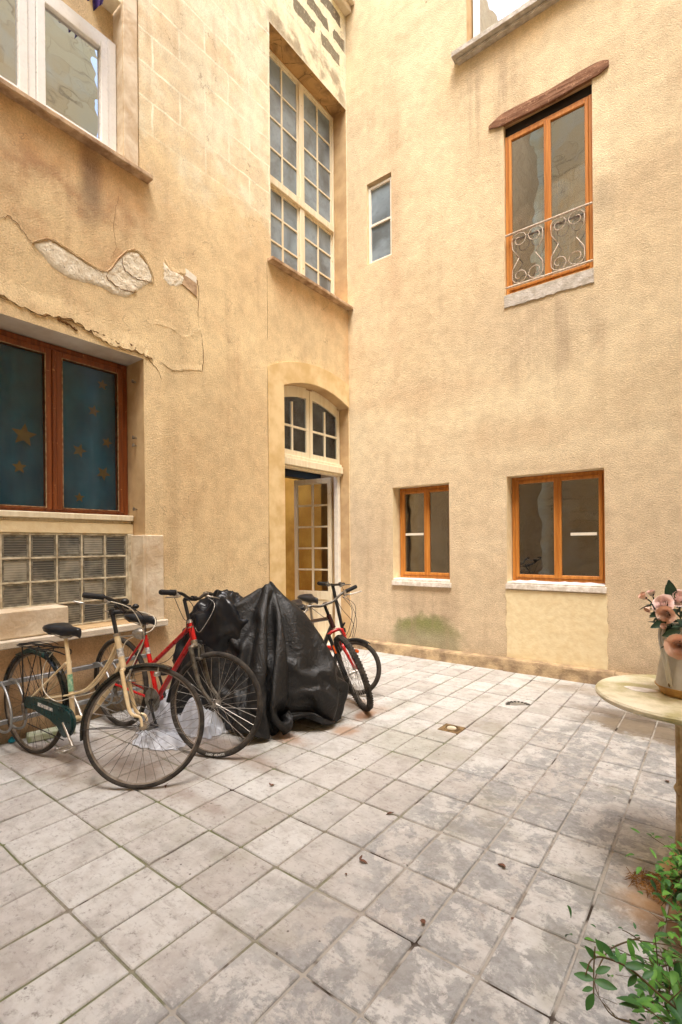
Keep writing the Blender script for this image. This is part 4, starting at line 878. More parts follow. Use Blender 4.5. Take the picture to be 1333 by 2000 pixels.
# ================================================================ BICYCLES
def rotm(ax, t): return Matrix.Rotation(t, 3, Vector(ax))
class Bike:
    """local frame: rear tyre contact at the origin, x forwards, y left, z up; steered parts turn about the head axis"""
    def __init__(s, name, label, pose, r, wb, ha=70, rake=0.05, rr=None):
        x, y, h, lean, steer = pose; s.r = r; s.rr = rr or r; s.wb = wb; th = R(ha)
        s.u = Vector((-math.cos(th), 0, math.sin(th))); s.hub = Vector((wb, 0, r))
        s.A = s.hub - rake * Vector((math.sin(th), 0, math.cos(th))); s.S = rotm(s.u, steer)
        L = rotm((1, 0, 0), lean); pit = 0
        ring = [Vector((r * math.cos(a * math.pi / 60), 0, r * math.sin(a * math.pi / 60))) for a in range(120)]
        for _ in range(3):
            Q = L @ rotm((0, 1, 0), pit)
            zf = min((Q @ s.fr(s.hub + c)).z for c in ring); zr = min((Q @ (c + Vector((0, 0, r)))).z for c in ring); pit += (zf - zr) / wb
        Q = L @ rotm((0, 1, 0), pit); zz = min((Q @ (c + Vector((0, 0, r)))).z for c in ring)
        s.root = empty(name, (0, 0, 0), label, 'bicycle', 'bicycles parked in the courtyard')
        Wm = rotm((0, 0, 1), h); s.root.rotation_euler = (Wm @ Q).to_euler(); s.root.location = Vector((x, y, -zz + 0.004))
    def ax(s, v): return s.A + s.u * v
    def fr(s, p): return s.A + s.S @ (Vector(p) - s.A)
    def mk(s, name, bm, mat, parent=None, ang=45):
        return link(name, bm, MATS[mat] if isinstance(mat, str) else [MATS[m] for m in mat], parent or s.root, smooth=True, ang=ang)
    def wheel(s, name, front, tyre='tyre', rim='rim_grey', spk='spoke', tw=0.018, knob=0, rimdepth=0.016, n=36):
        r = s.r if front else s.rr; c = s.hub if front else Vector((0, 0, r)); f = s.fr if front else (lambda p: Vector(p))
        def ringp(rad, y=0, k=96): return [f(c + Vector((rad * math.cos(2 * math.pi * i / k), y, rad * math.sin(2 * math.pi * i / k)))) for i in range(k)]
        def sweep(prof, k=96):
            bm = newbm(); rings = []
            for i in range(k):
                a = 2 * math.pi * i / k; rings.append([bm.verts.new(f(c + Vector((q[0] * math.cos(a), q[1], q[0] * math.sin(a))))) for q in prof])
            for i in range(k):
                A, B = rings[i], rings[(i + 1) % k]
                for j in range(len(prof)): bm.faces.new((A[j], A[(j + 1) % len(prof)], B[(j + 1) % len(prof)], B[j]))
            return bm
        rt = r - tw
        w = s.mk(name, sweep([(rt - 0.002 - rimdepth, 0.006), (rt - 0.004, 0.0125), (rt + 0.001, 0.0115), (rt + 0.001, -0.0115), (rt - 0.004, -0.0125), (rt - 0.002 - rimdepth, -0.006)]), rim)
        bm = sweep([(rt + tw * math.cos(a) , tw * 0.96 * math.sin(a)) for a in [2 * math.pi * k / 12 for k in range(12)]])
        if knob:
            K = 76
            for i in range(K):
                for yy, da in ((-tw * 0.72, 0), (0.0, 0.5), (tw * 0.72, 0)):
                    a = 2 * math.pi * (i + da) / K; q = rt + tw * (0.98 if yy == 0 else 0.72)
                    e = Vector((math.cos(a), 0, math.sin(a))); t = Vector((-math.sin(a), 0, math.cos(a))); b = Vector((0, 1, 0)); P0 = c + e * q + b * yy
                    vv = [bm.verts.new(f(P0 + t * sx * 0.006 + b * sy * 0.005 + e * sz)) for sz in (-0.003, knob) for sx, sy in ((-1, -1), (1, -1), (1, 1), (-1, 1))]
                    for qd in ((4, 5, 6, 7), (0, 1, 5, 4), (1, 2, 6, 5), (2, 3, 7, 6), (3, 0, 4, 7)): bm.faces.new([vv[z] for z in qd])
        s.mk('tyre', bm, tyre, w)
        bm = newbm(); tube(bm, [f(c + Vector((0, y, 0))) for y in (-0.058, -0.05, -0.049, -0.034, -0.033, -0.028, -0.027, 0.027, 0.028, 0.033, 0.034, 0.049, 0.05, 0.058)], [0.005, 0.005, 0.009, 0.009, 0.022, 0.022, 0.013, 0.013, 0.022, 0.022, 0.009, 0.009, 0.005, 0.005], 12)
        s.mk('hub', bm, 'alloy', w)
        bm = newbm(); ri = rt - rimdepth - 0.002
        for k in range(n):
            side = 1 if k % 2 else -1; a = 2 * math.pi * k / n; tw_ = 0.9 if (k // 2) % 2 else -0.9
            p = c + Vector((0.020 * math.cos(a + tw_), side * 0.030, 0.020 * math.sin(a + tw_))); q = c + Vector((ri * math.cos(a), side * 0.002, ri * math.sin(a)))
            tube(bm, [f(p), f(q)], 0.0012, 4, cap=False)
        s.mk('spoke_set', bm, spk, w)
        return w
    def guard(s, front, a0, a1, mat, w=0.024, gap=0.014, parent=None):
        r = s.r if front else s.rr; c = s.hub if front else Vector((0, 0, r)); f = s.fr if front else (lambda p: Vector(p)); bm = newbm(); rings = []
        n = 30
        for i in range(n + 1):
            a = R(a0 + (a1 - a0) * i / n); ring = []
            for y, dr in ((-w, -0.010), (-w * 0.8, 0.004), (0, 0.010), (w * 0.8, 0.004), (w, -0.010), (w * 0.78, 0.000), (0, 0.006), (-w * 0.78, 0.000)):
                ring.append(f(c + Vector(((r + gap + dr) * math.cos(a), y, (r + gap + dr) * math.sin(a)))))
            rings.append(ring)
        loft(bm, rings); return s.mk('mudguard', bm, mat, parent)
    def saddle(s, base, mat='vinyl', tilt=0, ln=0.26):
        bm = newbm(); rings = []; b = Vector(base)
        prof = [(-0.135, 0.050, 0.004), (-0.122, 0.078, 0.014), (-0.08, 0.090, 0.018), (-0.03, 0.074, 0.010), (0.02, 0.044, 0.002), (0.08, 0.027, 0.0), (0.130, 0.021, -0.004), (0.146, 0.012, -0.012)]
        for x, w, z in prof:
            x *= ln / 0.26; ring = []
            for k in range(12):
                a = 2 * math.pi * k / 12; yy = w * math.cos(a); zz = (0.024 if math.sin(a) > 0 else 0.046) * math.sin(a) * (1 if w > 0.03 else 0.75)
                if math.sin(a) > 0: zz = 0.024 * math.sin(a) ** 0.7
                ring.append(b + Vector((x, yy, z + 0.03 + zz + x * tilt)))
            rings.append(ring)
        loft(bm, rings); o = s.mk('saddle', bm, mat, ang=60)
        bm = newbm()
        for sy in (-1, 1): tube(bm, spl([b + Vector((0.11, sy * 0.008, 0.012)), b + Vector((0.04, sy * 0.022, -0.012)), b + Vector((-0.04, sy * 0.022, -0.012)), b + Vector((-0.10, sy * 0.045, 0.012))], 4), 0.0035, 6)
        box(bm, b + Vector((-0.02, -0.028, -0.022)), b + Vector((0.03, 0.028, -0.004)), 0.004); s.mk('saddle_rail', bm, 'steel', o); return o
    def crank(s, bb, ang, mat='alloy', ped='black_plastic', ln=0.17, ring=0.085, ringmat='steel', side=-1):
        bb = Vector(bb); bm = newbm()
        if ring:
            K = 40; rings = []
            for y in (-0.045, -0.041):
                rings.append([bb + Vector(((ring + (0.003 if k % 2 else 0)) * math.cos(2 * math.pi * k / K), y, (ring + (0.003 if k % 2 else 0)) * math.sin(2 * math.pi * k / K))) for k in range(K)])
            loft(bm, rings); s.mk('chainring', bm, ringmat)
        for sd in (-1, 1):
            a = R(ang) + (0 if sd < 0 else math.pi); e = Vector((math.cos(a), 0, math.sin(a))); y = sd * 0.062; bm = newbm()
            tube(bm, [bb + Vector((0, sd * 0.02, 0)), bb + Vector((0, y, 0))], 0.012, 8); tube(bm, [bb + Vector((0, y, 0)), bb + e * ln * 0.5 + Vector((0, y + sd * 0.008, 0)), bb + e * ln + Vector((0, y + sd * 0.01, 0))], [0.014, 0.009, 0.011], 8, flat=0.7)
            c = s.mk('crank', bm, mat); p = bb + e * ln + Vector((0, y + sd * 0.06, 0)); bm = newbm()
            tube(bm, [bb + e * ln + Vector((0, y, 0)), p + Vector((0, sd * 0.045, 0))], 0.006, 6)
            for sx in (-1, 1): box(bm, p + Vector((sx * 0.042, -0.04, -0.011)), p + Vector((sx * 0.028, 0.04, 0.011)), 0.003)
            for sy in (-1, 1): box(bm, p + Vector((-0.042, sy * 0.044, -0.010)), p + Vector((0.042, sy * 0.034, 0.010)), 0.003)
            s.mk('pedal', bm, ped, c)
        return
def T(bm, pts, r, seg=10, **k): tube(bm, pts, r, seg, **k)

# ---- cream town bicycle
b = Bike('bicycle', 'cream step-through bicycle with green chain case, its rear wheel in the wall rack', (0.344, -4.075, 0.18, -0.048, 0.619), 0.342, 1.029)
BB = Vector((0.413, 0, 0.285)); ST = Vector((0.332, 0, 0.70)); RH = Vector((0, 0, 0.342)); SL = Vector((0.300, 0, 0.815))
hb, ht = b.ax(0.37), b.ax(0.546)
bm = newbm()
T(bm, [BB, Vector((0.345, 0, 0.655))], 0.0155); T(bm, [hb - b.u * 0.01, ht + b.u * 0.006], 0.0185)
T(bm, spl([hb + b.u * 0.03, Vector((0.74, 0, 0.52)), Vector((0.56, 0, 0.34)), BB], 6), 0.0155)
for sy in (-1, 1): T(bm, spl([ht - b.u * 0.03 + Vector((0, sy * 0.006, 0)), Vector((0.72, sy * 0.012, 0.66)), Vector((0.56, sy * 0.016, 0.505)), Vector((0.39, sy * 0.016, 0.44)), Vector((0.385, sy * 0.012, 0.44))], 6), 0.0078)
for sy in (-1, 1):
    T(bm, [Vector((0.385, sy * 0.012, 0.44)), RH + Vector((0.01, sy * 0.06, 0.01))], 0.006)
    T(bm, [ST + Vector((0.012, sy * 0.016, -0.06)), RH + Vector((0, sy * 0.06, 0))], 0.0072); T(bm, [BB + Vector((-0.02, sy * 0.03, 0)), RH + Vector((0, sy * 0.06, 0))], 0.009)
T(bm, [BB + Vector((0, -0.036, 0)), BB + Vector((0, 0.036, 0))], 0.021, 14)
fo = b.mk('frame', bm, 'cream_enamel')
bm = newbm(); T(bm, [Vector((0.3605, 0, 0.565)), Vector((0.3825, 0, 0.46))], 0.0166, 12); b.mk('decal_band', bm, 'decal_green', fo)
bm = newbm(); T(bm, [b.ax(0.425) + Vector((0.0004, 0, 0)), b.ax(0.475)], 0.0192, 12); b.mk('decal_band', bm, 'decal_white', fo)
bm = newbm(); T(bm, [Vector((0.345, 0, 0.65)), SL], 0.0128); b.mk('seat_post', bm, 'cream_enamel')
bm = newbm(); T(bm, [ht + b.u * 0.004, ht + b.u * 0.022], 0.021, 12); b.mk('headset', bm, 'alloy'); bm = newbm(); T(bm, [hb - b.u * 0.03, hb - b.u * 0.012], 0.021, 12); b.mk('headset', bm, 'alloy')
b.saddle(SL, 'vinyl', tilt=0.02)
w = b.wheel('front_wheel', True, rim='rim_grey', spk='spoke_dark', tw=0.0148); w = b.wheel('rear_wheel', False, rim='rim_grey', spk='spoke_dark', tw=0.0148)
bm = newbm(); cr = hb - b.u * 0.035
T(bm, [b.fr(cr + Vector((0, -0.052, 0))), b.fr(cr + Vector((0, -0.03, 0.012))), b.fr(cr + Vector((0, 0.03, 0.012))), b.fr(cr + Vector((0, 0.052, 0)))], 0.013)
for sy in (-1, 1):
    P = [cr + Vector((0, sy * 0.050, 0.004)), cr - b.u * 0.13 + Vector((0, sy * 0.054, 0)), cr - b.u * 0.24 + Vector((0.006, sy * 0.056, 0)), b.hub + Vector((-0.018, sy * 0.056, 0.05)), b.hub + Vector((0, sy * 0.056, 0))]
    T(bm, [b.fr(p) for p in spl(P, 5)], [0.0125, 0.0115, 0.009, 0.0075])
b.mk('fork', bm, 'cream_enamel')
b.guard(True, 72, 196, 'guard_black', w=0.022, gap=0.006); b.guard(False, -14, 168, 'guard_black', w=0.026, gap=0.008)
bm = newbm()
for sy in (-1, 1):
    T(bm, [b.fr(b.hub + Vector((0, sy * 0.05, 0))), b.fr(b.hub + Vector(((b.r + 0.01) * math.cos(R(186)), sy * 0.025, (b.r + 0.01) * math.sin(R(186)))))], 0.0022, 6)
    T(bm, [RH + Vector((0, sy * 0.06, 0)), RH + Vector(((b.r + 0.012) * math.cos(R(118)), sy * 0.025, (b.r + 0.012) * math.sin(R(118))))], 0.0026, 6)
b.mk('guard_stay', bm, 'black_plastic')
# chain case: tear drop outline on the right hand side
bm = newbm(); P = []
for k in range(13): a = R(-95 + 190 * k / 12); P.append((BB.x + 0.094 * math.cos(a), BB.z + 0.094 * math.sin(a)))
P += [(0.20, 0.396), (0.06, 0.396)]
for k in range(5): a = R(80 + 150 * k / 4); P.append((0.03 + 0.045 * math.cos(a), 0.352 + 0.045 * math.sin(a)))
P += [(0.12, 0.318), (0.28, 0.295), (0.36, 0.262)]
extrude_poly(bm, [Vector((x, -0.036, z)) for x, z in P], (0, -0.034, 0), 0.010)
cc = b.mk('chain_case', bm, 'green_enamel', ang=50)
bm = newbm(); extrude_poly(bm, [Vector((x, -0.071, z)) for x, z in ((0.155, 0.375), (0.31, 0.358), (0.31, 0.338), (0.155, 0.353))], (0, -0.0015, 0)); b.mk('nameplate', bm, 'decal_white', cc)
b.crank(BB, -48, ring=0, ped='alloy')
bm = newbm()
q0, q1 = Vector((0.03, 0, 0.705)), Vector((0.25, 0, 0.718))
for sy in (-1, 1):
    T(bm, spl([Vector((0.335, sy * 0.02, 0.69)), Vector((0.27, sy * 0.05, 0.712)), Vector((0.05, sy * 0.055, 0.712)), Vector((-0.13, sy * 0.05, 0.712)), Vector((-0.16, sy * 0.02, 0.712))], 5), 0.0045, 6)
    T(bm, [Vector((-0.07, sy * 0.055, 0.712)), RH + Vector((-0.005, sy * 0.07, 0.01))], 0.0045, 6); T(bm, [Vector((0.1, sy * 0.055, 0.712)), RH + Vector((0.005, sy * 0.07, 0.01))], 0.0035, 6)
for x in (-0.11, -0.02, 0.07, 0.17): T(bm, [Vector((x, -0.055, 0.713)), Vector((x, 0.055, 0.713))], 0.0035, 6)
T(bm, [Vector((-0.158, -0.02, 0.712)), Vector((-0.158, 0.02, 0.712))], 0.0045, 6); T(bm, [Vector((-0.12, 0.01, 0.718)), Vector((0.22, 0.01, 0.718))], 0.003, 6)
for sy in (-1, 1): T(bm, spl([Vector((-0.15, sy * 0.03, 0.72)), Vector((-0.05, sy * 0.045, 0.735)), Vector((0.1, sy * 0.035, 0.75)), Vector((0.2, sy * 0.02, 0.74))], 4), 0.003, 6)
b.mk('carrier_rack', bm, 'black_plastic')
bm = newbm(); loft(bm, [[RH + Vector((x, y, z)) for x, y, z in ((-0.19, s_ * 0.035, 0.30), (-0.05, s_ * 0.035, 0.355), (0.11, s_ * 0.035, 0.34), (0.13, s_ * 0.035, 0.31), (0.0, s_ * 0.035, 0.335), (-0.12, s_ * 0.035, 0.30))] for s_ in (-1, 1)]); b.mk('coat_guard', bm, 'green_enamel')
# stem, bars
stt = b.ax(0.70); bm = newbm(); T(bm, [b.fr(ht), b.fr(stt)], 0.0125); c1 = stt + Vector((0.07, 0, 0.012)); T(bm, [b.fr(stt - b.u * 0.012), b.fr(stt + b.u * 0.02)], 0.0175, 12); T(bm, [b.fr(stt), b.fr(c1)], [0.014, 0.013]); T(bm, [b.fr(c1 + Vector((0, -0.025, 0))), b.fr(c1 + Vector((0, 0.025, 0)))], 0.018, 12)
b.mk('stem', bm, 'black_plastic')
bm = newbm(); HB = {}
side = lambda sy: [c1 + Vector(v) for v in ((0, 0, 0), (0.012, sy * 0.07, 0.004), (0.014, sy * 0.13, 0.014), (0.004, sy * 0.19, 0.034), (-0.03, sy * 0.235, 0.046), (-0.05, sy * 0.25, 0.050), (-0.15, sy * 0.275, 0.052))]
for sy in (-1, 1): T(bm, [b.fr(p) for p in spl(side(sy), 5)], 0.0112)
hbr = b.mk('handlebar', bm, 'black_plastic')
for sy in (-1, 1):
    P = side(sy); bm = newbm(); T(bm, [b.fr(P[5] + (P[6] - P[5]) * t) for t in (-0.1, -0.05, 0.2, 0.92, 1.02)], [0.013, 0.0165, 0.0155, 0.0165, 0.012], 12); b.mk('grip', bm, 'rubber_grip', hbr)
    g = P[4]; bm = newbm(); box(bm, b.fr(g + Vector((-0.01, -0.018, -0.02))) - Vector((.0, .0, 0)), b.fr(g + Vector((0.02, 0.018, 0.014))), 0.004)
    T(bm, [b.fr(p) for p in spl([g + Vector((0.015, sy * -0.005, -0.018)), g + Vector((-0.05, sy * 0.004, -0.035)), g + Vector((-0.13, sy * 0.012, -0.036)), g + Vector((-0.17, sy * 0.02, -0.030))], 5)], [0.006, 0.0065, 0.005]); b.mk('brake_lever', bm, 'alloy', hbr)
bm = newbm(); p = side(1)[3] + Vector((0.0, 0.01, 0.02)); sphere(bm, b.fr(p), 0.022, (1, 1, 0.8), 12); p2 = side(-1)[2] + Vector((0, 0, 0.012)); sphere(bm, b.fr(p2 + Vector((0.02, 0, 0.02))), 0.026, (1, 1, 0.8), 12); b.mk('bell', bm, 'black_plastic', hbr)
# headlamp on a bracket
lp = ht + Vector((0.13, 0, 0.03)); bm = newbm(); T(bm, [b.fr(ht + Vector((0.01, 0, 0.0))), b.fr(lp + Vector((-0.03, 0, -0.01)))], 0.005); T(bm, [b.fr(lp + Vector((x, 0, 0))) for x in (-0.045, -0.02, 0.0, 0.022, 0.024)], [0.012, 0.03, 0.036, 0.036, 0.03], 16); b.mk('headlamp', bm, 'alloy')
def cable(bk, pts, mat, r=0.0026, parent=None):
    bm = newbm(); tube(bm, spl(pts, 8), r, 6); return bk.mk('cable', bm, mat, parent)
gl, gr = side(1)[4], side(-1)[4]
cable(b, [b.fr(gr + Vector((0.02, 0, -0.015))), b.fr(gr + Vector((0.13, 0.05, -0.05))), b.fr(c1 + Vector((0.15, -0.06, -0.13))), b.fr(ht + Vector((0.15, -0.02, -0.06))), b.fr(ht + Vector((0.085, -0.01, -0.26)))], 'clear_cable')
cable(b, [b.fr(gl + Vector((0.02, 0, -0.015))), b.fr(gl + Vector((0.16, -0.05, -0.05))), b.fr(c1 + Vector((0.17, 0.03, -0.10))), b.fr(ht + Vector((0.05, 0.02, -0.02))), Vector((0.80, 0.02, 0.66)), Vector((0.6, 0.02, 0.49)), Vector((0.42, -0.03, 0.43)), Vector((0.30, -0.05, 0.40)), Vector((0.17, -0.05, 0.46)), Vector((0.14, -0.03, 0.60)), Vector((0.19, 0, 0.70))], 'clear_cable', 0.0028)
cable(b, [b.fr(gr + Vector((0.03, 0, 0.0))), b.fr(c1 + Vector((0.13, -0.09, -0.02))), b.fr(ht + Vector((0.17, -0.03, 0.0))), b.fr(ht + Vector((0.12, -0.01, -0.2))), b.fr(hb + Vector((0.06, 0, -0.05)))], 'black_plastic', 0.0024)
# front rim brake
def caliper(bk, base, mat='alloy', nm='brake'):
    bm = newbm(); B_ = Vector(base)
    for sy in (-1, 1): tube(bm, [bk.fr(B_ + Vector((0.025, sy * q, z))) for q, z in ((0.004, 0.01), (0.035, 0.0), (0.042, -0.03), (0.026, -0.055))], [0.006, 0.007, 0.006, 0.005], 6)
    for sy in (-1, 1): box(bm, bk.fr(B_ + Vector((0.005, sy * 0.022, -0.064))), bk.fr(B_ + Vector((0.05, sy * 0.016, -0.05))), 0.002)
    return bk.mk(nm, bm, mat)
caliper(b, cr + Vector((0.02, 0, 0.01)))
bm = newbm(); p = b.hub + Vector(((b.r + 0.0) * math.cos(R(84)), 0, (b.r - 0.045) * math.sin(R(84)))); box(bm, b.fr(p + Vector((-0.02, -0.028, -0.016))), b.fr(p + Vector((0.02, -0.014, 0.014))), 0.004); T(bm, [b.fr(p + Vector((0, -0.02, 0))), b.fr(p + Vector((0, -0.012, 0.05)))], 0.004); b.mk('dynamo', bm, 'alloy')
bm = newbm()
for pts in ([RH + Vector((-0.01, -0.07, 0)), RH + Vector((0.02, -0.08, -0.05)), RH + Vector((0.03, -0.075, -0.10))],): T(bm, pts, [0.012, 0.010, 0.006], 8)
T(bm, [RH + Vector((0, -0.065, 0.0)), RH + Vector((0.0, -0.045, 0))], 0.034, 14); b.mk('derailleur', bm, 'fork_dark')
bm = newbm(); T(bm, [RH + Vector((0.02, -0.05, -0.13)), Vector((0.40, -0.05, 0.17))], 0.0035, 6); T(bm, [Vector((0.42, 0.05, 0.27)), Vector((0.16, 0.10, 0.155))], 0.006, 8); b.mk('kickstand', bm, 'black_plastic')

# ---- red mixte bicycle
b = Bike('bicycle', 'red sloping-frame bicycle parked between the cream bicycle and the black tarpaulin', (0.342, -3.464, 0.083, -0.017, 0.314), 0.340, 1.033)
BB = Vector((0.451, 0, 0.285)); ST = Vector((0.302, 0, 0.725)); RH = Vector((0, 0, 0.34)); SL = Vector((0.275, 0, 0.82)); hb, ht = b.ax(0.445), b.ax(0.565)
bm = newbm()
T(bm, [BB, ST], 0.0165); T(bm, [hb, ht], 0.0205, 12); mid = BB + (ST - BB) * 0.52
T(bm, [ht - b.u * 0.025, mid], 0.0155); T(bm, [hb + b.u * 0.02, BB], 0.0185)
for sy in (-1, 1):
    T(bm, [ST + Vector((0.004, sy * 0.02, -0.03)), RH + Vector((0, sy * 0.06, 0))], 0.0085); T(bm, [BB + Vector((-0.02, sy * 0.03, 0)), RH + Vector((0, sy * 0.06, 0))], 0.0095)
T(bm, [BB + Vector((0, -0.036, 0)), BB + Vector((0, 0.036, 0))], 0.022, 14); fo = b.mk('frame', bm, 'red_enamel')
bm = newbm(); q = BB + (ST - BB) * 0.70; q2 = BB + (ST - BB) * 0.80; T(bm, [q, q2], 0.0172, 12); b.mk('decal_band', bm, 'decal_white', fo)
bm = newbm(); T(bm, [ht - b.u * 0.034, ht - b.u * 0.026], 0.0216, 12); b.mk('head_ring', bm, 'alloy', fo)
bm = newbm(); T(bm, [ST, SL], 0.013); b.mk('seat_post', bm, 'alloy'); b.saddle(SL, 'vinyl')
bm = newbm(); T(bm, [ht, ht + b.u * 0.022], [0.023, 0.017], 12); b.mk('headset', bm, 'alloy'); bm = newbm(); T(bm, [hb - b.u * 0.03, hb], 0.0225, 12); b.mk('headset', bm, 'alloy')
b.wheel('front_wheel', True, rim='rim_tan', spk='spoke', tw=0.019); b.wheel('rear_wheel', False, rim='rim_grey', spk='spoke_dark', tw=0.019)
cr = hb - b.u * 0.045
bm = newbm(); T(bm, [b.fr(hb - b.u * 0.03), b.fr(cr)], 0.024, 12); T(bm, [b.fr(cr + Vector((0, -0.058, -0.008))), b.fr(cr + Vector((0, -0.03, 0.006))), b.fr(cr + Vector((0, 0.03, 0.006))), b.fr(cr + Vector((0, 0.058, -0.008)))], 0.016)
fk = b.mk('fork', bm, 'alloy')
for sy in (-1, 1):
    bm = newbm(); P = [cr + Vector((0, sy * 0.056, -0.004)), cr - b.u * 0.12 + Vector((0, sy * 0.058, 0)), cr - b.u * 0.26 + Vector((0.006, sy * 0.058, 0)), b.hub + Vector((-0.012, sy * 0.056, 0.03)), b.hub + Vector((0, sy * 0.056, 0))]
    T(bm, [b.fr(p) for p in spl(P, 5)], [0.0165, 0.0155, 0.012, 0.009]); b.mk('fork_leg', bm, 'fork_dark', fk)
bm = newbm()
for sy in (-1, 1):
    p0 = cr - b.u * 0.075 + Vector((0.03, sy * 0.036, 0)); T(bm, [b.fr(p0), b.fr(p0 + b.u * 0.09 + Vector((0.016, sy * -0.012, 0)))], [0.008, 0.005], 6); box(bm, b.fr(p0 + Vector((-0.03, -0.008, -0.008))), b.fr(p0 + Vector((0.03, 0.004, 0.008))), 0.003)
T(bm, [b.fr(cr + Vector((0.045, -0.03, 0.02))), b.fr(cr + Vector((0.045, 0.05, 0.015)))], 0.002, 5); b.mk('brake', bm, 'fork_dark')
b.crank(BB, -62, ring=0.082, mat='black_plastic')
bm = newbm(); T(bm, [BB + Vector((0, -0.043, 0.08)), Vector((0, -0.043, 0.375))], 0.0035, 5); T(bm, [BB + Vector((0, -0.043, -0.08)), Vector((0.03, -0.043, 0.25)), Vector((0.0, -0.043, 0.30))], 0.0035, 5); T(bm, [Vector((0, -0.055, 0.34)), Vector((0, -0.03, 0.34))], 0.036, 16); T(bm, [Vector((0.01, -0.05, 0.33)), Vector((0.03, -0.055, 0.25))], [0.01, 0.014], 8); b.mk('chain', bm, 'fork_dark')
stt = b.ax(0.735); bm = newbm(); T(bm, [b.fr(ht), b.fr(stt)], 0.0125); c1 = stt + Vector((0.075, 0, 0.01)); T(bm, [b.fr(stt), b.fr(c1)], 0.0135); T(bm, [b.fr(c1 + Vector((0, -0.022, 0))), b.fr(c1 + Vector((0, 0.022, 0)))], 0.018, 12); b.mk('stem', bm, 'black_plastic')
bm = newbm(); side = lambda sy: [c1 + Vector(v) for v in ((0, 0, 0), (0.0, sy * 0.06, 0.0), (-0.006, sy * 0.14, 0.028), (-0.03, sy * 0.22, 0.032), (-0.05, sy * 0.31, 0.032))]
for sy in (-1, 1): T(bm, [b.fr(p) for p in spl(side(sy), 5)], 0.0112)
hbr = b.mk('handlebar', bm, 'black_plastic')
for sy in (-1, 1):
    P = side(sy); d = P[4] - P[3]; bm = newbm(); T(bm, [b.fr(P[3] + d * t) for t in (-0.3, -0.28, 0.1, 0.14, 0.9, 1.0)], [0.018, 0.020, 0.020, 0.0165, 0.0175, 0.014], 12); b.mk('grip', bm, 'rubber_grip', hbr)
    g = P[3] + d * -0.45; bm = newbm(); T(bm, [b.fr(g + Vector((-0.01, 0, 0.014))), b.fr(g + Vector((0.012, 0, -0.02)))], 0.013, 8); T(bm, [b.fr(p) for p in spl([g + Vector((0.01, 0, -0.012)), g + Vector((0.05, sy * 0.03, -0.02)), g + Vector((0.045, sy * 0.10, -0.028)), g + Vector((0.03, sy * 0.15, -0.03))], 4)], [0.007, 0.0065, 0.005]); b.mk('brake_lever', bm, 'alloy', hbr)
    bm = newbm(); T(bm, [b.fr(P[3] + d * t) for t in (-0.33, -0.30)], 0.0215, 14); b.mk('shifter', bm, 'alloy', hbr)
cable(b, [b.fr(side(-1)[2] + Vector((0.03, 0, -0.02))), b.fr(side(-1)[2] + Vector((0.09, 0.02, -0.10))), b.fr(c1 + Vector((0.02, -0.03, -0.26))), b.fr(cr + Vector((0.05, 0, 0.04)))], 'black_plastic')
cable(b, [b.fr(side(-1)[3] + Vector((0.02, 0, -0.02))), b.fr(side(-1)[2] + Vector((0.05, -0.03, -0.16))), b.fr(ht + Vector((0.02, -0.04, 0.0))), Vector((0.62, -0.02, 0.60)), mid], 'black_plastic', 0.0022)
cable(b, [b.fr(side(1)[2] + Vector((0.03, 0, -0.02))), b.fr(side(1)[2] + Vector((0.10, -0.02, -0.08))), b.fr(c1 + Vector((0.06, 0.02, -0.22))), b.fr(ht + Vector((0.03, 0.02, -0.03)))], 'fork_dark', 0.0024)
# lettering on the front tyre
def tyre_text(bk, txt, a_mid, size, mat):
    cu = D.curves.new('tyre_lettering', 'FONT'); cu.body = txt; cu.size = size; cu.extrude = 0.0003; cu.align_x = 'CENTER'; cu.resolution_u = 2
    o = D.objects.new('tmp', cu); COL.objects.link(o); dg = bpy.context.evaluated_depsgraph_get(); me = D.meshes.new_from_object(o.evaluated_get(dg)); D.objects.remove(o)
    r0 = bk.r - 0.030
    for v in me.vertices:       # wrap round the right hand sidewall, feet towards the rim
        a = a_mid + v.co.x / (r0 + 0.01); rad = bk.r - 0.028 + v.co.y * 0.95; q = (rad - (bk.r - 0.019)) / 0.019
        y = -0.0190 * math.sqrt(max(0.05, 1 - q * q)) - 0.0006 - v.co.z
        v.co = bk.fr(bk.hub + Vector((rad * math.cos(a), y, rad * math.sin(a))))
    me.materials.append(MATS[mat]); o = D.objects.new('lettering', me); COL.objects.link(o); return o
fw_ = [c for c in b.root.children if c.name.startswith('front_wheel')][0]
to = tyre_text(b, 'TYRES  NEVALLE', R(-84), 0.019, 'decal_bright'); to.parent = [c for c in fw_.children if c.name.startswith('tyre')][0]

# ---- red and black mountain bicycle
b = Bike('bicycle', 'maroon and black mountain bicycle with knobbly front tyre and red fork, leaning behind the tarpaulin', (0.622, -1.668, -0.35, 0.242, -0.248), 0.330, 1.05, ha=71)
BB = Vector((0.42, 0, 0.29)); ST = Vector((0.30, 0, 0.66)); RH = Vector((0, 0, 0.33)); SL = Vector((0.27, 0, 0.80)); hb, ht = b.ax(0.40), b.ax(0.52)
bm = newbm(); T(bm, [BB, ST], 0.0165); T(bm, [hb, ht], 0.021, 12); T(bm, [ht - b.u * 0.03, ST], 0.0165); 
for sy in (-1, 1): T(bm, [ST + Vector((0, sy * 0.02, -0.02)), RH + Vector((0, sy * 0.06, 0))], 0.0085); T(bm, [BB + Vector((-0.02, sy * 0.03, 0)), RH + Vector((0, sy * 0.06, 0))], 0.0095)
fo = b.mk('frame', bm, 'maroon_enamel'); bm = newbm(); T(bm, [hb + b.u * 0.03, BB], 0.020); b.mk('down_tube', bm, 'black_plastic', fo)
b.saddle(SL); bm = newbm(); T(bm, [ST, SL], 0.013); b.mk('seat_post', bm, 'alloy')
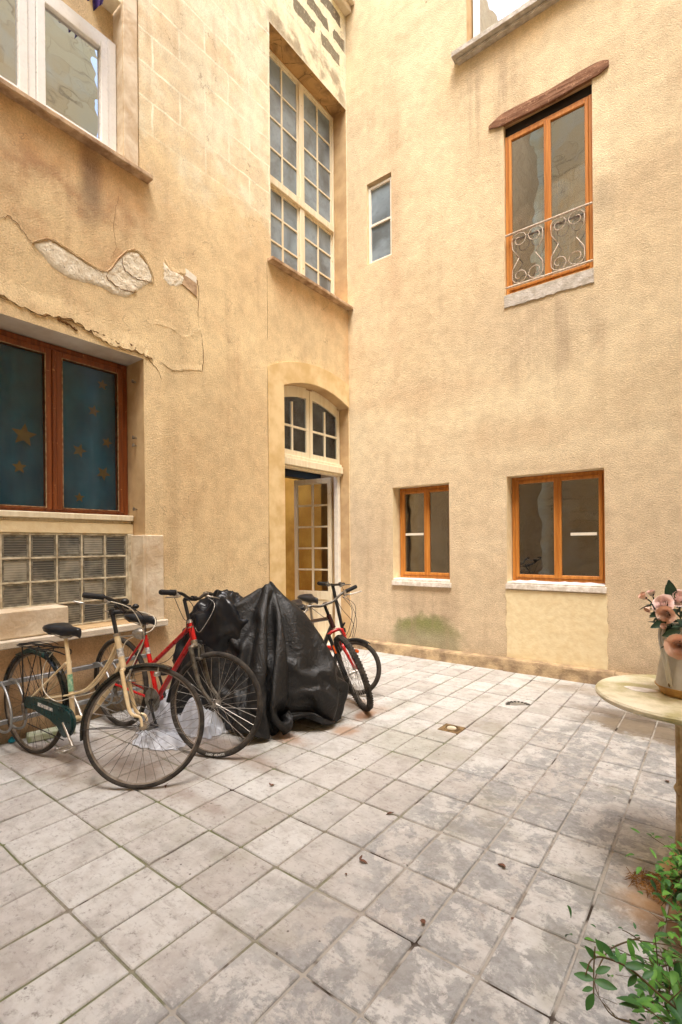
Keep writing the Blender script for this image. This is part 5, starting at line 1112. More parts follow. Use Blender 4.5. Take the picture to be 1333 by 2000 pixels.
b.wheel('front_wheel', True, tyre='tyre', rim='alloy', spk='spoke', tw=0.025, knob=0.004); b.wheel('rear_wheel', False, rim='alloy', tw=0.025)
cr = hb - b.u * 0.03; bm = newbm(); T(bm, [b.fr(cr + Vector((0, -0.062, -0.01))), b.fr(cr + Vector((0, -0.03, 0.006))), b.fr(cr + Vector((0, 0.03, 0.006))), b.fr(cr + Vector((0, 0.062, -0.01)))], 0.015); fk = b.mk('fork', bm, 'red_enamel')
for sy, m in ((-1, 'black_plastic'), (1, 'red_enamel')):
    bm = newbm(); P = [cr + Vector((0, sy * 0.062, 0)), cr - b.u * 0.2 + Vector((0, sy * 0.062, 0)), b.hub + Vector((-0.01, sy * 0.058, 0.03)), b.hub + Vector((0, sy * 0.058, 0))]; T(bm, [b.fr(p) for p in spl(P, 4)], [0.016, 0.015, 0.011]); b.mk('fork_leg', bm, m, fk)
bm = newbm(); P0 = cr - b.u * 0.10 + Vector((0.013, -0.064, 0)); T(bm, [b.fr(P0), b.fr(P0 - b.u * 0.07)], 0.008, 6); b.mk('sticker', bm, 'amber', fk)
b.crank(BB, 40, mat='fork_dark')
stt = b.ax(0.62); bm = newbm(); T(bm, [b.fr(ht), b.fr(stt)], 0.014); c1 = stt + Vector((0.09, 0, 0.02)); T(bm, [b.fr(stt), b.fr(c1)], 0.015); b.mk('stem', bm, 'black_plastic')
bm = newbm(); side = lambda sy: [c1 + Vector(v) for v in ((0, 0, 0), (0.0, sy * 0.06, 0.0), (-0.006, sy * 0.14, 0.03), (-0.02, sy * 0.20, 0.035), (-0.04, sy * 0.31, 0.038))]
for sy in (-1, 1): T(bm, [b.fr(p) for p in spl(side(sy), 5)], 0.0112)
hbr = b.mk('handlebar', bm, 'fork_dark')
for sy in (-1, 1):
    P = side(sy); d = P[4] - P[3]; bm = newbm(); T(bm, [b.fr(P[3] + d * t) for t in (0.0, 0.02, 0.95, 1.0)], [0.014, 0.0175, 0.0175, 0.014], 12); b.mk('grip', bm, 'rubber_grip', hbr)
    g = P[3] + d * -0.2; bm = newbm(); T(bm, [b.fr(g + Vector((0.0, 0, 0.014))), b.fr(g + Vector((0.02, 0, -0.03)))], 0.016, 8); T(bm, [b.fr(p) for p in spl([g + Vector((0.01, 0, -0.012)), g + Vector((0.055, sy * 0.03, -0.02)), g + Vector((0.055, sy * 0.14, -0.03))], 4)], [0.006, 0.005]); b.mk('brake_lever', bm, 'alloy', hbr)
cable(b, [b.fr(side(1)[2] + Vector((0.04, 0, -0.01))), b.fr(side(1)[3] + Vector((0.14, 0, -0.12))), b.fr(side(1)[1] + Vector((0.15, 0, -0.30))), b.fr(cr + Vector((0.05, 0.03, 0)))], 'black_plastic')
cable(b, [b.fr(side(1)[2] + Vector((0.04, 0, -0.01))), b.fr(side(1)[2] + Vector((0.10, 0.03, -0.14))), b.fr(side(1)[1] + Vector((0.11, 0, -0.28))), b.fr(hb + Vector((0.05, 0.03, 0)))], 'black_plastic')
cable(b, [b.fr(side(-1)[2] + Vector((0.04, 0, -0.01))), b.fr(side(-1)[1] + Vector((0.10, 0, -0.10))), b.fr(ht + Vector((0.03, -0.02, -0.03)))], 'black_plastic')

# ---- red folding bicycle
b = Bike('bicycle', 'small-wheeled red folding bicycle with tall black handlebar post, furthest back beside the doorway', (0.41, -1.46, -0.3, 0.059, 0.502), 0.250, 0.98, ha=73)
hb, ht = b.ax(0.24), b.ax(0.335); BB = Vector((0.40, 0, 0.28)); RH = Vector((0, 0, 0.25)); SL = Vector((0.26, 0, 0.80))
bm = newbm(); T(bm, spl([hb + b.u * 0.05, Vector((0.72, 0, 0.40)), Vector((0.50, 0, 0.36)), Vector((0.30, 0, 0.38))], 6), 0.026, 12); T(bm, [hb, ht], 0.0215, 12); T(bm, [BB, Vector((0.30, 0, 0.52))], 0.018)
for sy in (-1, 1): T(bm, [Vector((0.32, sy * 0.02, 0.46)), RH + Vector((0, sy * 0.06, 0))], 0.0085); T(bm, [BB + Vector((-0.02, sy * 0.03, 0)), RH + Vector((0, sy * 0.06, 0))], 0.0095)
b.mk('frame', bm, 'red_enamel'); b.wheel('front_wheel', True, rim='alloy', tw=0.022, n=28); w = b.wheel('rear_wheel', False, rim='alloy', tw=0.022, n=28)
fw_ = [c for c in b.root.children if c.name.startswith('front_wheel')][0]; bm = newbm(); rf = b.hub + Vector((-0.015, 0, 0.145))
loft(bm, [[b.fr(rf + Vector((0.034 * math.cos(R(30 * k)), y, 0.021 * math.sin(R(30 * k))))) for k in range(12)] for y in (-0.014, 0.014)]); b.mk('reflector', bm, 'amber', fw_)
cr = hb - b.u * 0.012; bm = newbm()
for sy in (-1, 1): T(bm, [b.fr(p) for p in spl([cr + Vector((0, sy * 0.01, 0)), cr + Vector((0.0, sy * 0.055, -0.02)), b.hub + Vector((-0.01, sy * 0.055, 0.03)), b.hub + Vector((0, sy * 0.055, 0))], 4)], [0.015, 0.014, 0.010])
b.mk('fork', bm, 'red_enamel'); b.guard(True, 62, 110, 'black_plastic', w=0.026, gap=0.01)
b.crank(BB, 30, mat='fork_dark'); b.saddle(SL); bm = newbm(); T(bm, [Vector((0.30, 0, 0.50)), SL], 0.015); b.mk('seat_post', bm, 'alloy')
stt = b.ax(0.80); bm = newbm(); T(bm, [b.fr(ht), b.fr(ht + b.u * 0.04)], 0.027, 12); T(bm, [b.fr(ht + b.u * 0.04), b.fr(stt)], 0.0165); T(bm, [b.fr(ht + b.u * 0.05 + Vector((0.0, 0.0, 0))), b.fr(ht + b.u * 0.10 + Vector((0.04, 0, 0)))], 0.009); b.mk('handlebar_post', bm, 'black_plastic')
bm = newbm(); c1 = stt + Vector((0.02, 0, 0.0)); side = lambda sy: [c1 + Vector(v) for v in ((0, 0, 0), (-0.005, sy * 0.10, 0.004), (-0.03, sy * 0.26, 0.01))]
for sy in (-1, 1): T(bm, [b.fr(p) for p in spl(side(sy), 4)], 0.0112)
hbr = b.mk('handlebar', bm, 'black_plastic')
for sy in (-1, 1):
    P = side(sy); d = P[2] - P[1]; bm = newbm(); T(bm, [b.fr(P[1] + d * t) for t in (0.35, 0.37, 0.97, 1.0)], [0.014, 0.0175, 0.0175, 0.014], 12); b.mk('grip', bm, 'rubber_grip', hbr)
    g = P[1] + d * 0.2; bm = newbm(); T(bm, [b.fr(g + Vector((0.0, 0, 0.02))), b.fr(g + Vector((0.02, 0, -0.02)))], 0.017, 8); T(bm, [b.fr(p) for p in spl([g + Vector((0.01, 0, 0)), g + Vector((0.055, sy * 0.03, 0)), g + Vector((0.055, sy * 0.13, 0.004))], 4)], 0.005); b.mk('brake_lever', bm, 'fork_dark', hbr)
cable(b, [b.fr(side(1)[1] + Vector((0.03, 0, -0.01))), b.fr(side(1)[1] + Vector((0.12, 0, -0.15))), b.fr(ht + Vector((0.12, 0.03, 0.12))), b.fr(cr + Vector((0.05, 0.03, 0)))], 'black_plastic')
cable(b, [b.fr(side(-1)[1] + Vector((0.03, 0, -0.01))), b.fr(side(-1)[1] + Vector((0.10, 0.05, -0.2))), b.fr(ht + Vector((0.09, 0.03, 0.08))), b.fr(cr + Vector((0.03, 0.03, 0)))], 'black_plastic')

# ================================================================ RACK
rk = empty('bicycle_rack', (0.05, -3.9, 0), 'galvanised bicycle rack rails with bent hoops fixed low on the left wall', 'bicycle rack')
def rel(o, p): return Vector(p) - o.location
for z in (0.44, 0.172):
    bm = newbm(); box(bm, rel(rk, (0.045, -5.4, z - 0.016)), rel(rk, (0.075, -3.05, z + 0.016)), 0.003); link('rail', bm, MATS['galv'], rk)
for y in (-4.85, -4.20, -3.53):
    for dy in (0.0, 0.085):
        bm = newbm(); P = [(0.06, y + dy, 0.455), (0.14, y + dy, 0.475), (0.24, y + dy, 0.45), (0.33, y + dy, 0.36), (0.36, y + dy, 0.27), (0.32, y + dy, 0.19), (0.2, y + dy, 0.15), (0.07, y + dy, 0.155)]
        tube(bm, [rel(rk, p) for p in spl(P, 5)], 0.008, 8); link('hoop', bm, MATS['galv'], rk, smooth=True, ang=50)

# ================================================================ BLACK TARPAULIN OVER A PARKED MACHINE
def sm(a, b, t): t = max(0, min(1, (t - a) / (b - a))); return t * t * (3 - 2 * t)
tp = empty('tarpaulin', (1.2, -2.75, 0), 'large black plastic tarpaulin draped to a point over a parked machine', 'tarpaulin')
e1 = Vector((math.cos(YAW), math.sin(YAW), 0)); e2 = Vector((-math.sin(YAW), math.cos(YAW), 0))
cen = Vector((1.32, -2.62, 0)) - e1 * 0.105
# the draped sheet: a grid of points (millimetres) measured along e1, e2 and up from the machine's centre
TARP_U = [[-224,-260,-275,-301,-338,-380,-421,-461,-501,-534,-541,-541,-552,-587,-615,-643,-670,-696,-721,-755,-760,-751,-752,-755,-772,-803,-835,-836,-807,-776,-753,-744,-722,-702,-714,-738,-757,-754,-740,-721,-688,-652,-615,-580,-549,-527,-495,-479,-436,-394,-348,-299,-255],
[-207,-222,-254,-270,-309,-337,-374,-414,-454,-494,-530,-540,-537,-545,-581,-612,-641,-666,-690,-720,-752,-747,-754,-756,-757,-790,-825,-817,-785,-756,-741,-744,-718,-707,-728,-749,-750,-737,-719,-685,-648,-610,-573,-544,-521,-493,-478,-435,-390,-347,-302,-253,-211],
[-192,-210,-230,-243,-283,-309,-338,-370,-409,-449,-489,-526,-539,-532,-540,-577,-610,-640,-665,-689,-723,-748,-748,-740,-741,-778,-815,-797,-764,-740,-742,-743,-717,-714,-739,-747,-735,-718,-682,-645,-607,-569,-546,-521,-492,-475,-433,-390,-347,-303,-255,-209,-245],
[-156,-181,-194,-235,-262,-295,-313,-339,-368,-406,-445,-484,-522,-539,-528,-537,-574,-608,-640,-666,-690,-726,-739,-728,-727,-764,-800,-776,-744,-732,-740,-742,-717,-722,-743,-734,-715,-679,-642,-605,-568,-536,-511,-496,-474,-432,-388,-346,-301,-256,-217,-247,-283],
[-139,-172,-189,-193,-237,-277,-293,-315,-337,-368,-404,-442,-480,-519,-538,-524,-536,-573,-607,-640,-670,-696,-726,-716,-713,-752,-784,-754,-731,-727,-737,-741,-719,-736,-734,-714,-677,-645,-606,-568,-534,-505,-481,-467,-433,-390,-347,-303,-271,-227,-252,-289,-323],
[-128,-151,-155,-170,-198,-243,-283,-314,-321,-345,-369,-404,-440,-479,-514,-537,-519,-535,-572,-607,-641,-674,-706,-710,-700,-740,-767,-745,-720,-725,-734,-740,-724,-734,-714,-677,-646,-611,-571,-533,-502,-475,-451,-433,-393,-350,-305,-282,-243,-263,-295,-331,-364],
[-153,-127,-134,-145,-159,-196,-237,-271,-311,-347,-351,-391,-420,-439,-476,-510,-535,-515,-536,-573,-606,-639,-672,-698,-687,-727,-748,-722,-719,-726,-734,-737,-733,-714,-677,-648,-617,-577,-537,-502,-474,-448,-422,-398,-355,-312,-288,-265,-282,-303,-336,-369,-398],
[-180,-150,-133,-134,-137,-153,-194,-229,-267,-301,-331,-356,-395,-423,-439,-474,-507,-534,-512,-538,-575,-606,-640,-676,-674,-714,-729,-712,-723,-725,-724,-720,-715,-680,-650,-619,-582,-544,-504,-477,-456,-433,-405,-362,-321,-303,-295,-302,-322,-343,-343,-383,-423],
[-218,-175,-152,-160,-163,-153,-155,-185,-223,-259,-299,-320,-354,-392,-424,-442,-471,-505,-533,-509,-541,-579,-614,-648,-664,-699,-708,-707,-703,-697,-691,-686,-688,-654,-623,-589,-555,-512,-482,-465,-442,-413,-370,-333,-324,-326,-331,-339,-360,-373,-359,-398,-441],
[-254,-209,-173,-183,-188,-187,-176,-169,-187,-222,-257,-295,-313,-352,-389,-424,-450,-468,-504,-531,-508,-545,-581,-618,-654,-670,-672,-671,-666,-661,-656,-662,-661,-631,-597,-569,-527,-489,-475,-452,-422,-380,-351,-354,-360,-363,-371,-378,-395,-365,-374,-416,-461],
[-217,-246,-201,-154,-190,-210,-213,-207,-193,-194,-236,-262,-286,-326,-360,-382,-414,-446,-466,-503,-529,-512,-550,-587,-625,-634,-639,-634,-631,-627,-627,-639,-633,-607,-580,-542,-499,-487,-463,-431,-394,-382,-393,-396,-399,-405,-411,-415,-395,-363,-390,-437,-478],
[-182,-209,-237,-190,-147,-184,-222,-235,-235,-218,-209,-217,-256,-290,-320,-356,-385,-403,-435,-467,-491,-523,-519,-557,-596,-598,-607,-601,-599,-597,-601,-615,-605,-569,-546,-508,-471,-472,-434,-421,-427,-418,-436,-439,-435,-427,-413,-393,-362,-363,-409,-456,-488],
[-145,-172,-200,-225,-179,-142,-180,-206,-238,-257,-252,-247,-220,-247,-282,-316,-348,-380,-399,-426,-458,-484,-516,-527,-566,-564,-574,-570,-569,-568,-575,-592,-570,-534,-512,-474,-465,-434,-462,-461,-459,-456,-444,-428,-411,-392,-370,-349,-345,-386,-427,-472,-454],
[-124,-139,-159,-185,-209,-178,-140,-177,-194,-225,-259,-265,-252,-231,-240,-275,-309,-340,-373,-399,-418,-449,-476,-509,-536,-530,-542,-540,-542,-541,-550,-566,-533,-521,-480,-440,-459,-442,-421,-432,-430,-414,-399,-382,-365,-346,-327,-332,-374,-416,-451,-436,-418],
[-92,-116,-127,-145,-167,-187,-170,-137,-173,-185,-219,-233,-256,-259,-252,-235,-268,-301,-332,-365,-395,-412,-439,-470,-499,-504,-511,-513,-516,-515,-526,-538,-505,-480,-467,-443,-415,-395,-387,-385,-397,-384,-368,-344,-331,-304,-320,-361,-403,-426,-414,-400,-381],
[-61,-85,-107,-125,-127,-145,-168,-165,-130,-151,-179,-202,-210,-235,-247,-241,-229,-260,-293,-325,-357,-390,-411,-430,-459,-469,-476,-482,-488,-494,-502,-500,-478,-442,-419,-396,-373,-383,-360,-347,-364,-352,-330,-306,-289,-313,-345,-387,-397,-387,-375,-363,-353],
[-28,-51,-73,-93,-113,-115,-160,-126,-149,-127,-134,-159,-183,-190,-210,-230,-211,-253,-278,-303,-327,-351,-377,-386,-414,-427,-433,-439,-446,-452,-459,-454,-436,-422,-407,-391,-374,-356,-337,-311,-330,-307,-285,-282,-308,-345,-369,-364,-356,-347,-337,-327,-326],
[3,-13,-36,-54,-72,-99,-118,-139,-117,-141,-124,-126,-138,-161,-171,-184,-206,-226,-233,-259,-283,-307,-331,-346,-372,-389,-392,-399,-406,-416,-409,-402,-387,-372,-358,-342,-326,-309,-302,-311,-289,-270,-282,-315,-335,-338,-329,-322,-316,-308,-300,-293,-294],
[26,16,4,-16,-32,-57,-75,-97,-116,-127,-115,-128,-136,-123,-132,-156,-164,-185,-192,-214,-239,-261,-285,-309,-328,-350,-353,-361,-370,-370,-364,-352,-338,-324,-309,-293,-293,-318,-293,-271,-260,-288,-311,-305,-300,-294,-288,-282,-277,-271,-266,-261,-270],
[24,27,23,18,8,-15,-33,-53,-72,-92,-107,-115,-114,-129,-117,-110,-128,-150,-166,-169,-194,-219,-239,-264,-284,-309,-314,-324,-326,-325,-316,-303,-290,-276,-262,-289,-309,-277,-264,-293,-284,-267,-266,-260,-265,-278,-268,-248,-242,-237,-234,-233,-246],
[-11,12,12,0,-4,9,5,-25,-28,-47,-65,-84,-98,-109,-117,-113,-99,-104,-123,-146,-154,-178,-196,-218,-240,-267,-276,-282,-282,-278,-266,-254,-242,-234,-260,-278,-276,-266,-254,-245,-241,-222,-219,-224,-232,-252,-231,-215,-208,-205,-203,-205,-218],
[-45,-23,-1,-13,-11,-6,4,15,-14,-4,-20,-39,-57,-75,-90,-101,-104,-92,-90,-100,-134,-134,-158,-173,-197,-224,-230,-239,-238,-229,-217,-210,-209,-233,-239,-232,-229,-226,-208,-196,-196,-213,-240,-241,-215,-211,-218,-189,-198,-211,-189,-196,-188],
[-74,-43,-31,-18,-7,4,8,11,9,-11,5,6,-11,-29,-48,-65,-80,-90,-79,-97,-118,-123,-119,-137,-155,-180,-186,-194,-192,-180,-178,-190,-199,-194,-189,-183,-181,-180,-215,-227,-235,-233,-230,-225,-219,-218,-181,-194,-207,-206,-190,-167,-151],
[-105,-72,-56,-43,-47,-37,-34,-29,-24,-18,-8,-23,6,2,-6,-18,-34,-51,-69,-84,-97,-106,-111,-108,-115,-142,-134,-133,-144,-145,-149,-153,-148,-150,-154,-173,-185,-193,-190,-190,-188,-185,-188,-186,-183,-186,-185,-186,-174,-165,-164,-136,-118],
[-135,-104,-86,-84,-81,-79,-72,-67,-63,-59,-53,-51,-14,-11,-8,-8,-9,-14,-23,-37,-54,-71,-85,-97,-111,-89,-98,-112,-90,-96,-98,-120,-129,-134,-136,-137,-139,-146,-145,-144,-146,-143,-145,-143,-141,-142,-143,-156,-152,-135,-126,-130,-94],
[-109,-94,-122,-122,-122,-120,-115,-111,-106,-99,-87,-56,-50,-44,-38,-32,-26,-21,-16,-14,-14,-22,-37,-47,-56,-54,-42,-72,-58,-60,-97,-87,-85,-85,-86,-89,-92,-99,-97,-98,-99,-109,-119,-109,-100,-128,-106,-126,-128,-123,-117,-110,-73],
[-95,-118,-91,-100,-105,-108,-111,-113,-113,-115,-120,-95,-92,-88,-84,-80,-75,-70,-64,-57,-47,-32,0,2,-9,-5,-35,-22,-37,-50,-48,-49,-51,-51,-50,-49,-48,-50,-60,-72,-104,-97,-101,-103,-94,-93,-107,-95,-93,-91,-90,-80,-55],
[-92,-85,-58,-59,-62,-65,-70,-75,-82,-81,-78,-92,-93,-94,-92,-81,-70,-59,-48,-36,-25,-11,8,23,35,20,12,-4,22,0,1,-10,-22,-33,-43,-52,-60,-66,-72,-78,-69,-54,-55,-85,-56,-81,-66,-61,-58,-54,-50,-47,-59],
[-55,-47,-81,-72,-80,-84,-87,-90,-68,-57,-34,-46,-45,-44,-45,-31,-21,-10,3,15,24,24,47,70,36,65,62,51,66,52,45,28,20,15,8,-1,-11,-22,-32,-40,-28,-22,-20,-53,-59,-68,-27,-25,-23,-21,-10,-13,-39],
[-35,-73,-82,-86,-89,-91,-89,-78,-54,-29,-6,-10,1,-8,4,17,30,40,42,29,48,71,78,40,73,105,97,82,107,98,84,79,66,50,38,25,13,17,14,10,2,-6,8,-19,-26,-56,-36,0,3,5,-21,-36,-3],
[-19,-52,-63,-61,-57,-51,-44,-36,-40,-13,24,34,24,42,54,59,52,32,43,70,91,84,47,81,112,138,135,111,139,104,120,120,105,100,86,71,56,41,27,15,9,41,46,23,-8,-34,-6,1,-16,-2,13,-12,-32],
[2,-31,-25,-19,-16,-17,-48,-26,1,11,33,64,70,68,57,35,36,62,89,107,91,54,87,118,149,173,170,142,173,145,113,137,155,136,126,121,106,90,74,59,41,19,19,48,28,7,-15,-23,-21,-12,1,17,-4],
[23,-17,-13,-25,-47,-45,-14,16,20,54,70,67,55,36,29,49,79,103,122,98,61,93,125,158,181,207,204,174,205,186,154,125,143,180,171,154,152,139,123,114,98,63,25,8,-9,-1,26,19,2,-7,-1,9,21],
[18,-8,-52,-58,-48,-9,24,34,54,57,52,39,24,33,63,92,113,136,106,69,98,132,165,192,214,242,238,206,235,228,197,165,138,151,191,204,187,172,172,159,124,96,71,40,16,9,16,35,37,33,16,16,17],
[11,-38,-39,-36,-10,12,55,35,31,27,23,20,43,76,101,121,146,107,76,103,138,171,202,222,247,277,270,238,266,265,232,207,184,156,156,196,226,220,195,171,125,97,108,75,57,28,18,18,19,23,46,49,34],
[-5,-17,-3,-28,10,42,47,49,45,35,23,55,85,106,125,153,113,81,108,143,177,211,233,253,279,311,302,270,298,295,273,242,215,201,173,161,202,239,237,204,176,151,133,122,99,72,42,31,25,19,22,30,69],
[7,19,-4,12,42,12,16,20,24,30,65,89,110,128,154,127,84,113,147,183,217,246,263,288,311,345,333,302,330,325,306,274,256,225,217,188,164,204,245,248,222,196,173,153,130,108,81,58,47,41,34,30,36],
[31,22,31,39,43,13,16,25,38,71,92,109,130,154,130,90,119,156,187,223,255,274,302,314,348,377,363,333,362,356,331,312,276,269,238,228,197,169,210,243,269,242,218,193,171,145,122,95,74,64,58,51,50],
[56,47,40,25,14,17,32,47,72,97,121,138,153,133,94,120,157,193,228,260,280,313,322,351,386,408,392,365,394,386,363,340,314,281,282,249,240,206,175,205,247,290,265,239,213,187,161,135,117,90,82,76,79],
[64,69,62,56,40,56,72,56,62,88,127,149,135,97,122,159,196,232,253,276,311,332,359,388,423,435,409,396,426,398,390,363,333,314,294,289,264,251,216,197,243,286,311,286,260,232,203,174,155,133,106,103,107],
[80,97,87,66,79,95,88,74,58,92,133,137,95,127,165,199,234,271,297,300,332,372,395,425,460,461,437,428,454,416,411,376,359,358,329,336,310,293,259,223,232,272,317,330,305,277,248,218,187,171,144,129,134],
[109,101,90,106,118,113,91,60,63,98,136,98,133,170,205,234,273,303,339,361,388,415,441,463,493,469,445,467,447,457,419,408,407,399,363,339,358,329,296,260,249,240,284,297,336,319,292,259,231,196,180,157,160],
[118,111,130,145,134,113,75,55,70,112,104,144,177,214,246,281,315,340,378,378,418,457,482,507,520,498,467,453,462,490,453,457,455,439,405,376,350,361,331,299,288,281,239,266,295,309,316,302,274,240,206,184,184],
[128,149,169,157,134,105,73,55,80,110,148,186,223,249,281,319,355,387,388,409,448,488,506,492,491,518,521,499,515,512,483,444,481,480,445,410,383,363,365,350,329,284,279,235,254,267,274,292,293,284,246,223,191],
[165,188,184,161,141,107,80,94,118,152,188,229,262,294,321,354,390,426,430,456,468,509,503,499,506,479,505,536,527,486,492,461,496,508,474,449,417,388,381,343,352,329,289,247,222,245,269,261,258,266,287,240,227],
[200,207,182,151,115,75,112,132,168,214,234,265,306,329,362,399,434,468,478,502,490,514,549,551,536,522,522,563,542,502,467,494,487,526,509,469,454,426,388,374,331,321,301,265,222,213,232,235,254,236,255,273,229],
[223,194,160,127,83,106,136,177,213,251,247,279,336,371,401,440,474,508,528,535,534,520,549,588,589,553,583,587,560,529,496,460,489,529,538,507,468,457,429,388,370,334,301,268,256,215,208,250,235,226,225,240,259],
[212,179,145,107,122,137,181,222,262,287,307,329,380,405,443,481,510,543,553,545,531,569,580,615,614,587,556,574,537,520,483,470,508,533,545,542,506,467,449,419,381,341,302,284,249,235,206,219,236,212,207,214,234],
[196,161,118,136,146,186,222,264,309,335,352,388,418,449,483,520,551,572,565,542,555,587,626,630,607,577,544,533,542,506,473,495,493,483,502,530,535,498,459,430,406,366,325,288,267,239,208,187,196,231,212,199,202],
[174,129,152,148,191,235,272,311,352,368,398,433,451,487,524,559,586,583,560,561,588,624,644,618,604,575,556,520,504,491,475,451,445,448,467,495,519,525,490,450,418,395,354,313,274,243,224,197,170,189,212,193,191],
[142,162,149,195,237,282,320,360,387,416,447,475,502,528,557,595,594,573,576,599,633,656,638,642,608,585,568,531,530,524,494,456,428,419,433,456,488,511,512,484,444,411,387,346,304,266,231,212,186,161,177,213,187],
[169,150,198,244,286,331,370,408,438,467,499,527,554,581,596,580,569,590,623,639,672,673,665,649,614,601,578,546,516,521,500,473,437,403,406,422,445,482,509,509,486,448,424,383,342,301,261,222,198,172,153,171,218],
[153,197,247,291,336,380,409,451,488,511,548,573,595,617,618,616,609,633,653,678,670,651,654,649,618,584,596,566,534,503,508,478,448,421,387,399,411,435,472,503,510,493,464,423,383,342,300,260,223,191,172,147,172]]
